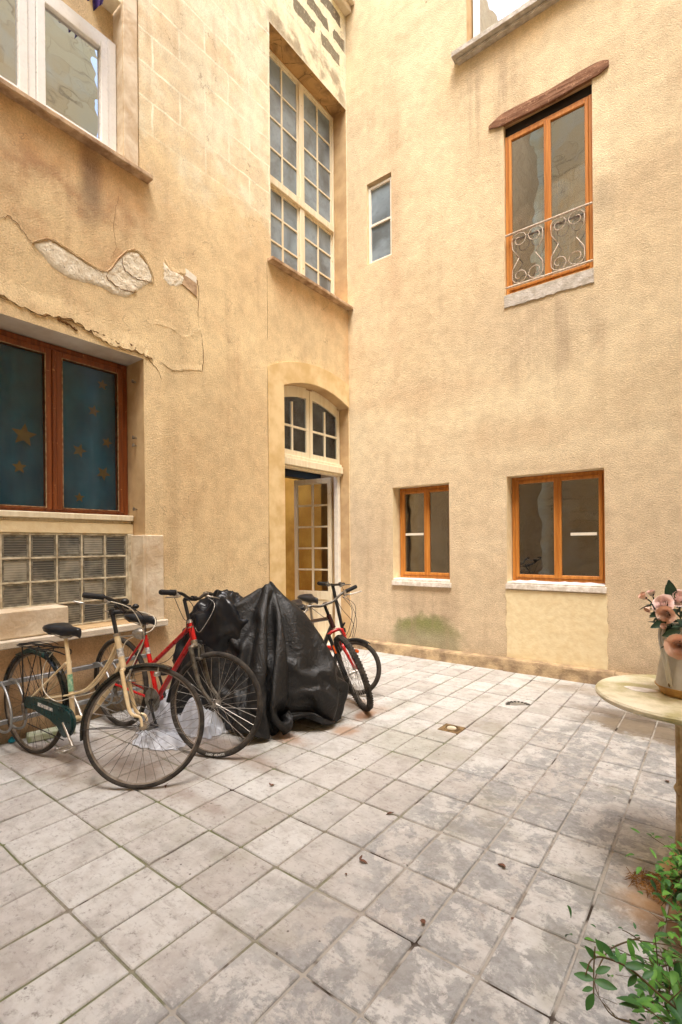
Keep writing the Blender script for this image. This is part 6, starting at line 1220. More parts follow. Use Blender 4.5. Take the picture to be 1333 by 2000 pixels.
TARP_V = [[-372,-389,-351,-321,-299,-285,-273,-260,-249,-227,-189,-151,-116,-129,-152,-175,-198,-221,-244,-241,-205,-171,-135,-100,-70,-87,-101,-65,-48,-34,-7,28,56,85,119,147,178,215,250,282,301,316,329,347,371,403,424,460,464,460,458,453,440],
[-416,-370,-396,-358,-335,-300,-277,-264,-253,-251,-234,-196,-159,-123,-130,-150,-171,-197,-222,-239,-224,-187,-151,-114,-78,-94,-101,-65,-50,-29,4,41,68,103,134,165,203,238,272,290,304,315,329,356,387,416,452,445,441,446,443,441,424],
[-457,-423,-384,-398,-373,-335,-302,-273,-257,-248,-250,-239,-203,-166,-131,-133,-150,-170,-196,-222,-231,-203,-165,-128,-90,-95,-100,-67,-51,-22,15,54,81,120,150,187,224,260,274,286,296,310,342,374,402,438,442,453,435,425,427,417,445],
[-489,-446,-407,-397,-411,-379,-338,-302,-271,-252,-241,-247,-242,-208,-172,-137,-138,-153,-170,-195,-221,-215,-179,-141,-103,-113,-99,-69,-49,-12,26,65,96,135,169,207,243,245,258,274,291,318,350,386,421,427,433,446,442,421,404,428,460],
[-531,-495,-453,-414,-413,-415,-373,-335,-297,-268,-248,-234,-241,-244,-211,-176,-143,-143,-157,-172,-193,-217,-193,-154,-115,-122,-100,-74,-42,-2,37,77,111,148,188,223,227,251,255,271,295,325,360,397,424,430,426,434,405,388,412,445,468],
[-573,-529,-483,-439,-440,-433,-411,-379,-336,-302,-267,-247,-228,-230,-243,-213,-180,-148,-149,-161,-175,-191,-207,-167,-127,-130,-100,-66,-34,7,47,88,126,166,202,208,235,255,252,271,300,333,368,406,424,421,421,392,368,396,428,464,483],
[-606,-564,-516,-469,-424,-428,-412,-382,-374,-347,-307,-290,-266,-234,-227,-242,-215,-183,-154,-156,-176,-193,-209,-180,-140,-135,-99,-68,-26,15,56,98,140,178,190,218,245,240,247,273,306,341,376,412,409,405,377,349,378,407,440,466,476],
[-636,-598,-552,-504,-457,-413,-396,-386,-364,-335,-345,-310,-300,-274,-242,-226,-241,-215,-184,-160,-166,-188,-204,-193,-151,-139,-99,-61,-19,24,66,109,152,172,200,228,245,231,246,280,319,356,391,391,382,358,335,377,398,420,464,463,454],
[-619,-628,-585,-539,-492,-451,-406,-371,-347,-324,-310,-327,-303,-302,-282,-251,-227,-239,-214,-184,-168,-173,-187,-202,-165,-141,-98,-55,-12,31,74,117,160,183,211,235,219,221,253,294,333,367,368,355,336,323,363,384,420,451,448,442,428],
[-625,-603,-617,-573,-526,-480,-442,-400,-358,-330,-304,-286,-303,-302,-301,-288,-262,-231,-237,-212,-183,-176,-188,-195,-180,-140,-95,-51,-7,36,80,124,168,197,223,200,202,225,268,307,341,341,325,315,312,350,376,390,424,424,420,415,396],
[-642,-604,-585,-589,-557,-514,-468,-426,-394,-351,-334,-300,-264,-261,-263,-277,-281,-265,-236,-235,-210,-177,-182,-187,-179,-135,-90,-46,-2,43,88,131,176,209,186,205,197,241,280,313,306,294,313,302,336,360,378,391,402,399,395,379,363],
[-658,-620,-585,-576,-553,-531,-502,-458,-414,-386,-349,-303,-291,-273,-245,-237,-244,-261,-263,-248,-219,-208,-170,-178,-176,-131,-86,-42,4,49,95,137,182,196,167,176,204,250,276,265,277,271,299,313,327,338,349,366,382,367,358,344,330],
[-653,-635,-600,-564,-548,-517,-487,-480,-450,-409,-368,-327,-298,-264,-256,-241,-219,-220,-236,-246,-236,-209,-203,-167,-172,-127,-82,-37,9,56,101,144,182,178,149,168,211,221,238,243,247,252,264,279,296,316,341,367,345,334,320,308,326],
[-636,-623,-604,-576,-543,-507,-476,-447,-444,-427,-403,-361,-322,-290,-246,-235,-225,-203,-197,-207,-223,-222,-199,-194,-168,-123,-78,-31,15,62,108,151,176,142,147,159,167,183,219,207,213,232,253,274,297,319,351,327,319,309,289,304,325],
[-626,-605,-590,-572,-543,-516,-471,-436,-406,-404,-379,-386,-358,-317,-276,-238,-225,-208,-189,-178,-182,-198,-206,-195,-169,-120,-73,-26,21,68,114,159,148,158,193,209,185,177,187,205,245,267,287,299,325,330,307,299,291,269,283,300,334],
[-612,-589,-567,-547,-534,-514,-492,-443,-410,-373,-356,-351,-361,-347,-311,-270,-230,-208,-191,-176,-162,-157,-171,-190,-165,-116,-69,-21,26,74,122,171,186,177,187,199,211,225,227,235,278,300,313,322,307,287,272,268,250,266,285,303,352],
[-600,-576,-552,-528,-505,-489,-488,-464,-437,-399,-356,-330,-321,-331,-331,-304,-265,-253,-232,-210,-188,-166,-140,-168,-156,-110,-62,-15,33,81,129,175,201,220,234,248,261,266,270,266,309,309,305,283,267,261,239,233,251,272,294,317,364],
[-580,-581,-565,-538,-515,-528,-490,-495,-462,-431,-391,-352,-314,-292,-302,-306,-296,-259,-212,-187,-165,-145,-128,-147,-148,-105,-56,-8,40,87,131,174,185,210,237,252,267,263,239,286,287,281,260,256,234,217,223,241,262,285,309,336,384],
[-552,-557,-560,-553,-524,-529,-489,-502,-500,-466,-425,-388,-349,-311,-273,-266,-271,-263,-215,-179,-169,-141,-123,-121,-137,-99,-51,-3,45,93,137,172,186,213,237,251,231,217,257,262,251,239,227,212,207,222,237,253,278,303,329,358,407],
[-517,-522,-526,-530,-535,-529,-488,-503,-493,-487,-459,-420,-379,-345,-307,-267,-237,-226,-222,-173,-161,-149,-120,-111,-124,-94,-45,2,51,99,140,168,192,218,222,204,188,208,219,218,210,198,233,219,235,263,276,279,301,325,352,384,428],
[-504,-488,-490,-495,-496,-494,-496,-470,-492,-483,-471,-446,-412,-377,-340,-301,-263,-225,-197,-182,-136,-123,-126,-103,-111,-88,-40,9,57,104,136,156,194,189,174,156,151,162,173,216,231,212,227,247,266,299,297,305,324,350,376,410,452],
[-490,-472,-454,-458,-457,-455,-454,-453,-450,-466,-463,-445,-425,-398,-368,-334,-295,-257,-218,-183,-160,-119,-95,-103,-97,-82,-33,15,63,104,122,165,155,141,129,136,164,187,183,213,244,259,270,289,303,316,339,338,363,388,410,443,474],
[-468,-443,-430,-419,-417,-415,-412,-409,-411,-421,-424,-431,-418,-401,-379,-354,-325,-290,-251,-219,-187,-146,-105,-72,-79,-77,-27,22,69,89,135,119,107,109,125,145,174,203,223,243,268,295,312,330,348,360,354,378,401,426,448,467,474],
[-450,-467,-459,-450,-427,-425,-401,-391,-382,-376,-379,-393,-374,-364,-354,-342,-327,-308,-284,-250,-213,-174,-134,-93,-54,-51,-18,10,70,109,92,85,108,132,158,187,216,243,263,274,266,294,295,309,324,372,395,417,424,428,420,444,459],
[-452,-486,-484,-451,-450,-424,-420,-412,-405,-396,-386,-356,-333,-320,-308,-296,-285,-274,-262,-246,-223,-192,-157,-121,-86,-31,-4,16,39,101,87,121,150,175,200,220,234,228,245,262,289,275,280,295,335,379,403,387,389,401,408,410,431],
[-434,-450,-476,-463,-448,-434,-420,-405,-390,-375,-355,-319,-303,-286,-270,-255,-240,-226,-214,-203,-192,-184,-159,-119,-77,-30,33,36,47,104,130,156,174,188,200,211,219,219,253,276,296,308,319,324,335,345,381,358,356,363,370,379,413],
[-401,-421,-454,-432,-413,-396,-379,-363,-348,-334,-323,-343,-323,-303,-283,-262,-241,-219,-198,-176,-155,-137,-129,-107,-48,-17,0,11,42,87,119,124,138,152,167,182,198,214,227,240,251,261,276,276,285,346,338,330,334,338,343,355,392],
[-439,-403,-431,-424,-414,-405,-397,-388,-381,-366,-318,-298,-277,-257,-237,-216,-195,-174,-154,-134,-114,-96,-80,-64,-89,-47,-16,24,57,108,138,160,181,200,217,232,246,260,274,288,285,272,282,317,287,303,322,358,359,358,339,335,383],
[-436,-398,-398,-384,-375,-365,-355,-345,-338,-327,-325,-280,-267,-263,-223,-215,-187,-167,-150,-136,-133,-135,-115,-80,-52,-59,-9,39,91,124,117,132,157,186,213,239,264,287,306,321,313,311,312,346,341,347,334,333,333,332,345,355,387],
[-406,-373,-358,-345,-333,-322,-311,-301,-295,-290,-287,-312,-286,-241,-220,-202,-188,-182,-184,-187,-180,-150,-105,-83,-66,-56,-7,39,79,119,151,141,141,156,179,202,227,261,292,322,352,358,350,378,372,389,377,370,367,365,383,384,396],
[-373,-339,-322,-311,-304,-302,-302,-318,-339,-336,-324,-297,-255,-237,-231,-232,-235,-234,-237,-217,-180,-133,-109,-91,-88,-55,-5,34,72,90,130,172,175,168,170,190,209,226,252,281,312,340,382,401,415,429,408,414,406,406,406,416,420],
[-340,-306,-307,-312,-317,-329,-345,-361,-342,-306,-282,-269,-274,-280,-282,-277,-284,-276,-247,-208,-163,-137,-117,-116,-91,-53,-3,31,64,97,106,144,185,206,203,197,208,234,250,276,284,311,353,367,396,441,451,450,448,447,445,442,447],
[-313,-342,-346,-353,-348,-363,-375,-347,-305,-300,-310,-318,-322,-318,-324,-326,-307,-273,-235,-194,-167,-142,-140,-124,-87,-51,-2,29,60,104,104,123,164,191,229,238,230,232,256,268,258,311,308,349,370,402,433,464,484,488,485,480,476],
[-351,-369,-361,-379,-391,-380,-363,-319,-334,-347,-356,-359,-361,-369,-360,-332,-295,-260,-223,-197,-167,-162,-154,-121,-82,-50,-1,28,60,109,105,117,140,185,199,241,268,272,264,274,258,276,325,318,332,361,396,427,462,500,521,518,513],
[-379,-382,-400,-415,-383,-347,-347,-365,-375,-385,-395,-404,-407,-387,-353,-315,-281,-260,-225,-191,-180,-179,-155,-114,-78,-49,0,27,61,110,132,117,152,162,207,214,248,288,309,318,304,323,320,342,316,322,355,391,427,463,494,536,544],
[-378,-415,-420,-380,-356,-372,-392,-408,-420,-432,-443,-437,-408,-370,-331,-300,-285,-252,-215,-201,-200,-186,-147,-107,-73,-47,0,27,61,109,151,147,138,180,185,228,232,255,296,284,322,326,359,340,330,322,320,353,389,426,466,506,527],
[-416,-430,-387,-362,-384,-406,-425,-444,-463,-480,-462,-426,-387,-347,-313,-282,-282,-247,-226,-217,-211,-181,-139,-105,-68,-46,-1,29,61,109,152,181,160,163,207,207,244,254,261,308,335,343,342,375,364,350,340,321,355,392,430,470,514],
[-447,-399,-364,-394,-428,-450,-471,-491,-508,-480,-442,-401,-362,-326,-291,-289,-260,-271,-238,-234,-210,-171,-140,-96,-77,-46,-1,30,61,108,147,189,202,174,188,232,233,263,271,305,344,356,358,358,386,375,358,345,323,359,398,437,480],
[-417,-368,-405,-434,-461,-495,-514,-532,-495,-458,-422,-380,-338,-300,-304,-271,-275,-286,-261,-230,-193,-173,-128,-98,-85,-46,-2,32,61,107,146,185,223,219,188,208,249,256,281,318,339,358,366,372,373,394,380,364,332,326,365,406,453],
[-377,-375,-409,-453,-498,-519,-538,-495,-454,-417,-391,-351,-310,-318,-283,-277,-272,-286,-240,-209,-202,-160,-128,-100,-91,-46,-10,33,61,96,142,178,210,252,232,198,225,268,269,306,301,321,356,370,381,389,396,384,352,323,332,376,425],
[-403,-395,-444,-488,-519,-542,-499,-457,-414,-382,-359,-316,-319,-294,-280,-297,-277,-285,-253,-211,-190,-169,-131,-104,-94,-49,-13,33,65,87,133,159,201,247,262,221,219,257,270,278,324,299,314,352,369,380,387,395,381,343,313,344,394],
[-380,-429,-477,-505,-541,-501,-459,-423,-379,-348,-324,-310,-297,-310,-307,-275,-252,-264,-269,-237,-211,-173,-148,-109,-84,-42,-9,14,62,106,110,154,199,243,234,254,216,234,248,258,300,335,350,324,334,359,374,376,391,377,331,315,363],
[-415,-465,-490,-527,-501,-457,-429,-386,-345,-324,-291,-308,-290,-306,-291,-292,-256,-237,-248,-205,-202,-194,-158,-124,-81,-47,-12,22,77,103,109,152,197,236,216,227,245,204,222,239,273,317,337,362,354,313,334,359,379,380,353,312,329],
[-452,-476,-508,-496,-455,-428,-393,-349,-312,-280,-282,-297,-299,-262,-259,-273,-284,-266,-222,-188,-199,-190,-151,-110,-70,-43,-6,31,77,110,144,161,182,226,209,196,212,236,194,236,276,273,319,326,361,322,316,314,338,368,366,329,295],
[-461,-486,-488,-452,-413,-382,-350,-319,-294,-272,-291,-290,-276,-256,-235,-277,-264,-259,-215,-206,-163,-174,-131,-89,-49,-24,11,29,71,78,119,146,169,211,233,202,180,195,227,204,248,284,294,309,327,362,357,331,321,329,347,346,311],
[-465,-474,-446,-409,-377,-361,-336,-300,-293,-259,-264,-273,-269,-239,-262,-276,-264,-251,-209,-193,-159,-132,-114,-80,-45,-9,11,30,66,78,101,133,176,191,229,233,196,171,177,211,219,262,247,268,280,325,366,364,359,341,356,322,324],
[-459,-438,-407,-372,-360,-326,-294,-284,-308,-287,-242,-227,-241,-240,-267,-269,-253,-241,-209,-170,-130,-92,-70,-78,-40,-32,-2,35,64,93,119,136,165,173,214,241,235,198,173,165,204,229,222,247,289,279,323,337,331,362,366,342,302],
[-428,-400,-364,-365,-331,-293,-281,-298,-303,-264,-247,-242,-225,-258,-259,-254,-232,-219,-181,-141,-104,-97,-57,-54,-17,-44,-19,11,29,64,77,108,123,153,193,235,253,243,213,189,173,186,203,240,262,300,275,313,344,338,348,360,322],
[-395,-361,-353,-352,-324,-312,-302,-285,-288,-254,-265,-250,-229,-257,-244,-239,-220,-190,-150,-116,-81,-62,-60,-21,10,-14,-34,3,39,23,47,77,117,151,185,209,249,268,260,236,209,195,203,220,255,283,299,283,326,353,364,366,346],
[-359,-352,-347,-314,-330,-318,-308,-289,-273,-290,-285,-263,-246,-235,-231,-219,-195,-157,-124,-86,-62,-65,-32,-3,32,8,-25,-12,24,61,30,59,98,137,169,193,222,262,283,278,256,227,219,223,234,251,284,295,285,323,368,369,352],
[-347,-342,-306,-312,-334,-329,-316,-300,-308,-306,-298,-275,-249,-218,-198,-195,-157,-125,-88,-61,-70,-40,-7,29,45,18,-14,-5,32,69,54,56,79,116,151,180,198,228,267,295,295,274,245,246,247,251,258,286,293,291,329,354,356],
[-334,-302,-317,-314,-335,-338,-326,-314,-306,-314,-296,-273,-247,-222,-187,-155,-121,-89,-83,-50,-60,-23,13,46,56,24,-2,15,36,72,101,83,76,90,127,159,189,195,222,261,293,306,277,276,274,272,271,272,279,286,299,338,352],
[-297,-307,-311,-326,-333,-345,-331,-331,-318,-285,-280,-252,-220,-192,-155,-118,-116,-88,-59,-77,-43,-12,23,58,43,54,24,43,56,75,109,128,111,87,98,132,167,195,189,213,250,285,311,309,305,299,293,288,290,292,302,303,335]]
TARP_Z = [[121,96,76,49,35,29,30,33,38,46,55,65,77,85,94,104,115,127,140,153,154,155,157,161,167,170,176,176,167,158,153,152,155,158,159,161,164,167,168,169,168,166,166,168,179,196,211,229,242,257,259,267,281],
[102,116,91,64,54,52,46,51,58,67,76,87,100,114,126,137,149,162,176,191,202,203,206,210,215,219,226,224,214,206,202,202,205,206,207,208,209,209,209,205,200,196,194,204,218,231,251,251,248,258,274,271,297],
[82,111,129,83,70,72,70,72,78,88,100,112,125,139,156,170,183,197,212,227,243,252,255,257,263,269,277,272,261,254,252,252,254,254,254,254,253,251,244,236,229,224,234,245,256,272,268,270,274,268,272,287,269],
[71,79,114,134,93,90,92,96,103,111,122,137,151,167,183,201,217,232,248,265,282,297,304,305,311,316,326,319,308,304,303,302,304,303,301,299,296,279,270,264,260,261,269,285,298,292,287,290,288,285,283,259,242],
[84,81,99,126,135,114,118,123,129,138,149,161,178,195,212,229,250,268,285,302,320,339,352,354,359,365,375,365,358,354,353,352,353,350,348,343,325,317,305,298,296,299,307,323,325,317,310,306,291,295,262,250,222],
[93,98,90,93,128,143,144,142,153,165,177,190,204,222,242,261,280,302,321,339,358,377,397,403,407,415,424,415,407,405,403,402,401,398,392,374,364,353,341,334,334,338,345,357,352,342,333,308,299,266,252,244,212],
[106,111,108,109,115,143,157,160,180,180,198,207,228,251,271,292,313,333,356,377,395,415,435,452,455,464,472,461,458,455,454,452,450,443,426,415,404,388,377,372,374,378,383,389,376,364,337,309,277,245,247,225,184],
[119,127,133,134,136,141,154,182,195,189,221,235,253,275,300,322,345,368,389,413,435,454,475,496,503,514,519,511,509,506,503,499,496,481,467,455,440,424,415,415,418,422,426,413,395,361,322,304,267,230,211,182,156],
[121,144,153,141,144,166,177,183,195,209,227,263,279,302,326,352,377,401,425,448,473,494,516,538,552,564,566,562,556,549,542,537,539,523,509,495,473,461,458,460,463,465,451,427,387,343,322,280,258,225,177,149,126],
[141,143,172,155,157,170,196,215,224,237,250,268,306,330,355,380,406,434,459,484,509,532,555,579,600,606,603,598,591,584,578,582,582,566,551,525,511,504,505,506,506,489,458,414,368,341,303,259,231,194,147,121,111],
[146,162,170,183,188,188,200,221,253,269,281,300,314,336,367,404,436,464,493,520,546,571,595,620,642,643,643,634,628,623,621,626,624,609,581,567,553,552,551,550,524,482,441,396,364,324,281,235,194,157,118,117,94],
[154,170,190,201,197,219,228,238,256,290,317,318,341,367,389,417,452,490,523,553,579,610,635,660,684,680,683,674,668,664,664,671,666,641,613,591,594,598,591,548,504,459,425,381,336,291,247,207,174,129,113,110,74],
[140,179,201,222,227,221,226,266,286,301,323,347,371,388,418,446,473,507,546,583,614,642,674,701,726,718,722,715,710,706,708,716,703,674,645,627,643,610,577,530,484,437,394,351,310,272,237,203,159,137,114,97,55],
[112,158,199,230,256,246,244,253,298,330,353,375,398,426,443,473,504,532,564,602,642,677,707,740,768,757,762,756,753,749,752,760,738,707,685,663,620,579,558,513,466,426,386,347,309,271,240,198,175,153,124,80,39],
[93,131,177,219,252,288,277,271,284,331,354,400,431,455,479,502,533,563,593,625,662,703,741,775,804,802,803,800,797,793,797,802,769,731,702,664,634,591,546,502,478,438,397,357,319,280,241,215,191,154,109,64,33],
[75,112,150,193,240,280,318,305,299,322,358,400,446,485,514,539,563,593,624,656,689,723,764,807,836,840,841,841,841,840,844,835,790,759,719,678,638,593,551,506,491,450,409,368,325,288,254,231,186,141,97,52,52],
[61,98,135,174,213,259,274,297,331,351,373,406,447,494,538,573,594,615,650,686,721,756,788,825,862,869,868,869,869,869,871,857,818,775,731,688,644,600,555,515,505,462,419,375,337,305,269,221,176,132,88,46,28],
[52,99,140,178,218,257,281,325,351,381,402,431,459,496,543,590,632,656,662,695,731,768,807,849,890,904,899,900,901,905,886,864,820,781,743,699,656,611,568,559,515,471,428,392,353,307,259,214,170,127,84,43,29],
[43,92,140,185,223,265,287,330,375,408,433,462,491,520,550,592,640,684,691,717,757,791,830,872,914,936,932,934,938,929,909,877,833,795,755,710,666,626,613,569,523,485,444,397,349,302,256,210,167,125,83,43,47],
[32,82,132,181,229,273,295,338,382,427,465,494,521,554,582,610,645,687,734,739,779,820,853,895,938,968,965,970,963,953,927,889,849,810,763,726,684,652,606,566,519,473,438,391,345,306,259,214,170,127,85,47,28],
[30,71,121,169,219,267,317,347,391,436,480,519,552,585,617,646,675,706,742,783,795,835,881,918,962,997,1001,1000,990,974,938,895,865,816,777,734,685,638,592,568,522,479,432,387,342,310,265,219,174,131,89,52,30],
[30,70,111,160,209,259,308,356,396,442,489,531,573,611,647,681,713,742,772,805,833,860,897,943,986,1024,1022,1028,1015,989,944,920,872,831,783,735,694,650,605,567,528,484,444,398,359,311,267,226,184,143,104,67,29],
[27,57,104,151,200,249,298,348,398,442,489,538,584,627,668,708,745,779,809,841,873,901,928,961,1007,1050,1048,1054,1039,995,975,929,882,832,786,740,700,659,631,587,545,502,456,410,364,316,283,242,200,156,115,74,28],
[31,64,111,158,203,252,295,344,393,442,491,536,573,622,670,717,762,805,845,878,911,941,970,998,1028,1062,1027,1062,1055,1026,979,930,886,842,799,765,725,684,639,590,541,500,450,402,354,343,299,254,206,157,108,74,30],
[52,72,119,156,206,249,299,348,397,446,494,534,560,608,656,705,754,802,850,896,937,973,1007,1039,1074,1096,1035,1019,1045,1026,977,947,907,864,821,775,727,678,631,584,542,494,444,396,367,342,298,252,203,157,108,59,30],
[33,78,109,158,205,253,301,348,396,443,487,505,552,599,646,693,741,789,837,886,935,983,1024,1053,1086,1083,1084,1026,1020,989,1003,961,914,865,817,768,719,670,633,589,543,496,449,402,358,317,290,250,200,151,102,53,53],
[38,78,103,146,193,239,287,334,382,430,478,517,563,609,655,700,746,790,835,879,924,968,1005,1050,1065,1089,1125,1081,1030,1034,999,949,901,854,806,759,711,664,617,570,534,488,439,386,339,343,297,249,199,149,99,52,30],
[34,68,98,148,197,246,295,344,393,440,455,498,544,589,635,679,723,767,811,855,899,944,987,1030,1073,1109,1099,1091,1051,1039,1000,957,913,867,821,774,727,679,632,584,535,490,442,412,373,330,287,253,203,153,107,57,66],
[27,58,95,142,190,239,288,337,382,429,473,493,541,591,620,667,707,752,797,843,892,942,981,1009,1034,1072,1070,1065,1063,1028,978,933,891,850,809,767,725,682,637,590,542,493,443,428,381,333,307,257,208,158,111,62,33],
[38,41,88,136,185,234,282,330,373,416,460,503,544,564,608,653,699,747,797,845,891,922,940,964,997,1034,1030,1017,1030,1002,967,918,870,824,782,739,698,661,622,583,545,496,453,425,376,340,297,262,212,162,123,76,41],
[27,41,87,136,185,235,284,330,374,415,448,488,513,556,604,653,702,748,796,833,860,873,896,928,967,992,990,972,988,958,934,907,860,811,763,720,677,632,593,554,516,489,462,423,386,346,311,262,215,168,120,78,32],
[27,43,92,142,191,240,275,317,353,386,424,461,509,559,607,651,700,741,772,796,809,830,861,899,928,949,949,927,948,924,887,866,845,804,756,707,661,621,577,537,494,458,432,399,363,364,321,272,222,173,125,77,33],
[43,50,100,148,193,240,277,305,331,367,412,461,509,554,603,648,682,709,733,746,765,794,831,864,885,908,907,884,905,891,853,818,798,778,747,702,653,605,565,513,468,473,440,418,377,340,312,273,231,182,133,84,35],
[40,79,101,147,194,223,255,273,316,363,412,459,506,554,592,620,645,670,685,702,728,763,798,822,842,866,864,840,861,857,820,784,751,734,709,687,650,603,555,510,458,440,441,402,362,322,288,254,219,187,145,95,45],
[66,56,102,149,178,202,227,269,316,364,412,460,503,534,559,582,607,627,641,663,695,731,759,778,800,825,820,797,818,819,790,751,726,688,670,643,624,595,558,517,493,456,409,381,344,304,268,234,201,167,136,109,61],
[30,62,110,127,148,182,226,273,320,367,413,450,475,497,519,544,568,582,600,630,665,696,716,735,757,783,776,753,775,774,761,724,685,665,626,606,580,560,533,500,488,446,414,370,328,288,249,214,181,148,118,90,65],
[28,73,84,123,156,186,232,277,322,367,396,417,437,458,481,504,525,541,567,598,631,656,672,694,714,740,732,710,732,730,719,698,659,622,605,567,547,522,497,505,474,434,391,360,318,277,237,198,164,132,101,71,48],
[33,46,80,119,154,186,231,274,318,341,361,379,399,420,442,469,494,524,535,568,594,611,635,648,676,697,687,667,689,686,672,661,633,595,561,545,509,486,462,454,461,422,381,339,306,266,227,188,150,118,88,58,32],
[31,41,74,111,150,186,228,270,288,307,327,344,361,382,408,431,461,489,512,530,551,575,587,609,638,652,641,623,646,642,629,616,603,569,532,503,483,451,426,424,416,410,370,330,290,255,216,178,146,105,75,48,30],
[28,76,110,134,144,185,227,243,266,283,290,305,323,350,371,399,427,454,468,473,504,527,548,570,599,605,591,579,602,591,583,569,554,543,505,474,446,430,398,376,384,378,358,320,282,243,206,169,137,105,65,40,30],
[52,99,106,110,146,185,207,223,240,249,253,272,294,317,342,370,392,418,453,449,455,492,509,531,560,558,546,536,556,541,534,520,509,514,481,459,421,400,371,342,340,335,333,308,271,234,197,160,125,98,70,34,29],
[69,74,80,117,148,174,184,192,208,215,219,242,269,294,325,339,361,382,415,439,465,459,486,493,518,499,488,493,503,512,486,478,487,480,452,419,402,371,342,314,299,328,322,285,261,225,189,154,118,86,86,45,30],
[49,53,91,120,159,160,151,163,174,177,205,221,245,269,299,328,332,356,386,400,421,441,453,467,471,457,453,447,454,469,444,456,463,447,425,393,360,344,315,287,316,306,309,282,246,229,187,149,115,80,58,78,30],
[31,70,102,149,153,125,120,129,142,158,182,198,225,256,282,299,321,347,341,360,378,397,406,417,433,405,427,454,449,421,418,405,419,414,391,368,336,304,288,292,286,282,286,295,272,249,202,158,116,80,48,72,54],
[51,88,138,157,135,121,106,138,112,139,162,175,201,239,261,263,288,314,309,343,343,351,356,368,387,376,377,402,396,386,371,357,370,371,353,334,312,283,252,253,251,263,244,252,286,265,225,189,141,94,54,36,70],
[76,125,156,142,145,142,138,129,102,119,156,152,179,200,219,235,259,282,287,319,294,317,334,360,339,370,334,354,345,335,327,316,318,325,314,297,279,258,237,213,216,219,256,272,272,271,258,209,166,127,85,54,29],
[113,149,166,157,177,152,139,129,118,111,121,150,151,172,187,205,227,249,269,283,295,282,303,321,341,322,325,305,295,291,286,275,265,276,272,261,246,227,205,194,186,183,212,227,237,254,249,245,199,166,118,78,52],
[143,168,169,198,159,148,139,144,133,136,102,129,135,137,156,175,195,217,232,240,249,261,261,282,299,283,281,259,262,246,255,230,239,227,224,222,215,202,178,159,147,155,165,180,196,215,240,217,240,203,156,109,84],
[173,181,206,163,123,131,158,150,145,137,98,121,102,109,127,144,164,183,190,193,207,224,233,241,252,240,231,224,209,214,211,195,188,207,194,177,171,168,158,140,119,112,119,134,150,168,197,232,224,245,200,153,107],
[193,217,173,148,141,138,162,169,162,125,97,99,65,81,97,114,133,143,144,153,169,186,191,192,203,191,180,174,175,178,160,170,175,169,157,141,128,123,123,116,103,83,81,89,104,130,152,186,222,244,250,201,152],
[227,181,153,149,156,150,171,179,147,116,90,71,55,53,72,84,96,101,109,125,142,149,145,156,151,139,128,122,128,136,117,117,128,129,120,107,93,84,78,80,79,66,50,57,65,85,109,140,176,216,243,240,199],
[190,155,162,161,173,162,181,167,138,109,90,73,59,44,39,52,67,66,83,91,106,102,102,105,99,88,77,75,77,82,90,73,75,85,81,71,63,55,50,48,48,46,31,36,42,53,70,91,128,166,209,229,235],
[163,175,176,183,183,179,148,141,127,116,101,89,81,68,75,68,31,34,45,65,54,54,51,53,46,47,33,33,30,31,38,44,35,35,39,32,30,30,30,29,28,28,28,30,30,34,43,59,84,118,161,202,232]]

NG = len(TARP_U)
bm = newbm(); GV = []
for i in range(NG):
    row = []
    for j in range(NG):
        uu, vv, zz = TARP_U[i][j] / 1000, TARP_V[i][j] / 1000, TARP_Z[i][j] / 1000
        k = 1 - 0.22 * sm(0.34, 0.0, zz)
        uu = uu * (k if uu > 0 else 1); vv = vv * k * 0.9; uu = uu * (0.97 if uu > 0 else 1.0); zz = max(0.004, (zz - 0.024 * sm(0.6, 0.0, zz)))
        kk = 1 - 0.5 * sm(0.86, 1.09, zz); uu = -0.035 + (uu + 0.035) * kk; vv *= kk
        q = cen + e1 * uu + e2 * vv; row.append(bm.verts.new(rel(tp, (q.x, q.y, zz))))
    GV.append(row)
for i in range(NG - 1):
    for j in range(NG - 1): bm.faces.new((GV[i][j], GV[i + 1][j], GV[i + 1][j + 1], GV[i][j + 1]))
o = link('sheet', bm, MATS['tarp'], tp, smooth=True); md = o.modifiers.new('thickness', 'SOLIDIFY'); md.thickness = 0.002; md = o.modifiers.new('smooth', 'SUBSURF'); md.levels = md.render_levels = 2
# crumpled second bundle on its left: black sacks
def sack(name, label, cat, c, sz, seed, mat, amp=0.28, grp=None, res=5, squash=None):
    bm = newbm(); bmesh.ops.create_icosphere(bm, subdivisions=res, radius=1.0); o_ = Vector((seed * 3.1, seed * 1.7, 0))
    for v in bm.verts:
        n = v.co.normalized(); f1 = abs(mn.noise(n * 1.7 + o_)); f2 = abs(mn.noise(n * 4.0 + o_)); f3 = abs(mn.noise(n * 9 + o_)); k = 1 - amp * (1.5 * f1 + 0.5 * abs(mn.noise(Vector((n.x * 5, n.y * 5, n.z * 1.5)) + o_)) + 0.08 * f3) + amp * 0.5
        p = Vector((n.x * sz[0] * k, n.y * sz[1] * k, n.z * sz[2] * k)); v.co = e1 * p.x + e2 * p.y + Vector((0, 0, p.z + c[2]))
        if c[2] + p.z < 0.004: v.co.z = 0.004
    o = link(name, bm, MATS[mat], None, smooth=True); o.location = (c[0], c[1], 0); tag(o, label, cat, grp); return o
sack('plastic_sheet', 'crumpled black plastic bundle hanging behind the handlebar of the red bicycle', 'plastic sheet', (0.95, -2.96, 0.66), (0.27, 0.15, 0.36), 3, 'bagblue', 0.26)
sack('plastic_sheet', 'lower black and blue plastic bundle showing behind the red frame tubes', 'plastic sheet', (0.75, -3.02, 0.44), (0.19, 0.14, 0.32), 5, 'bagblue', 0.34)
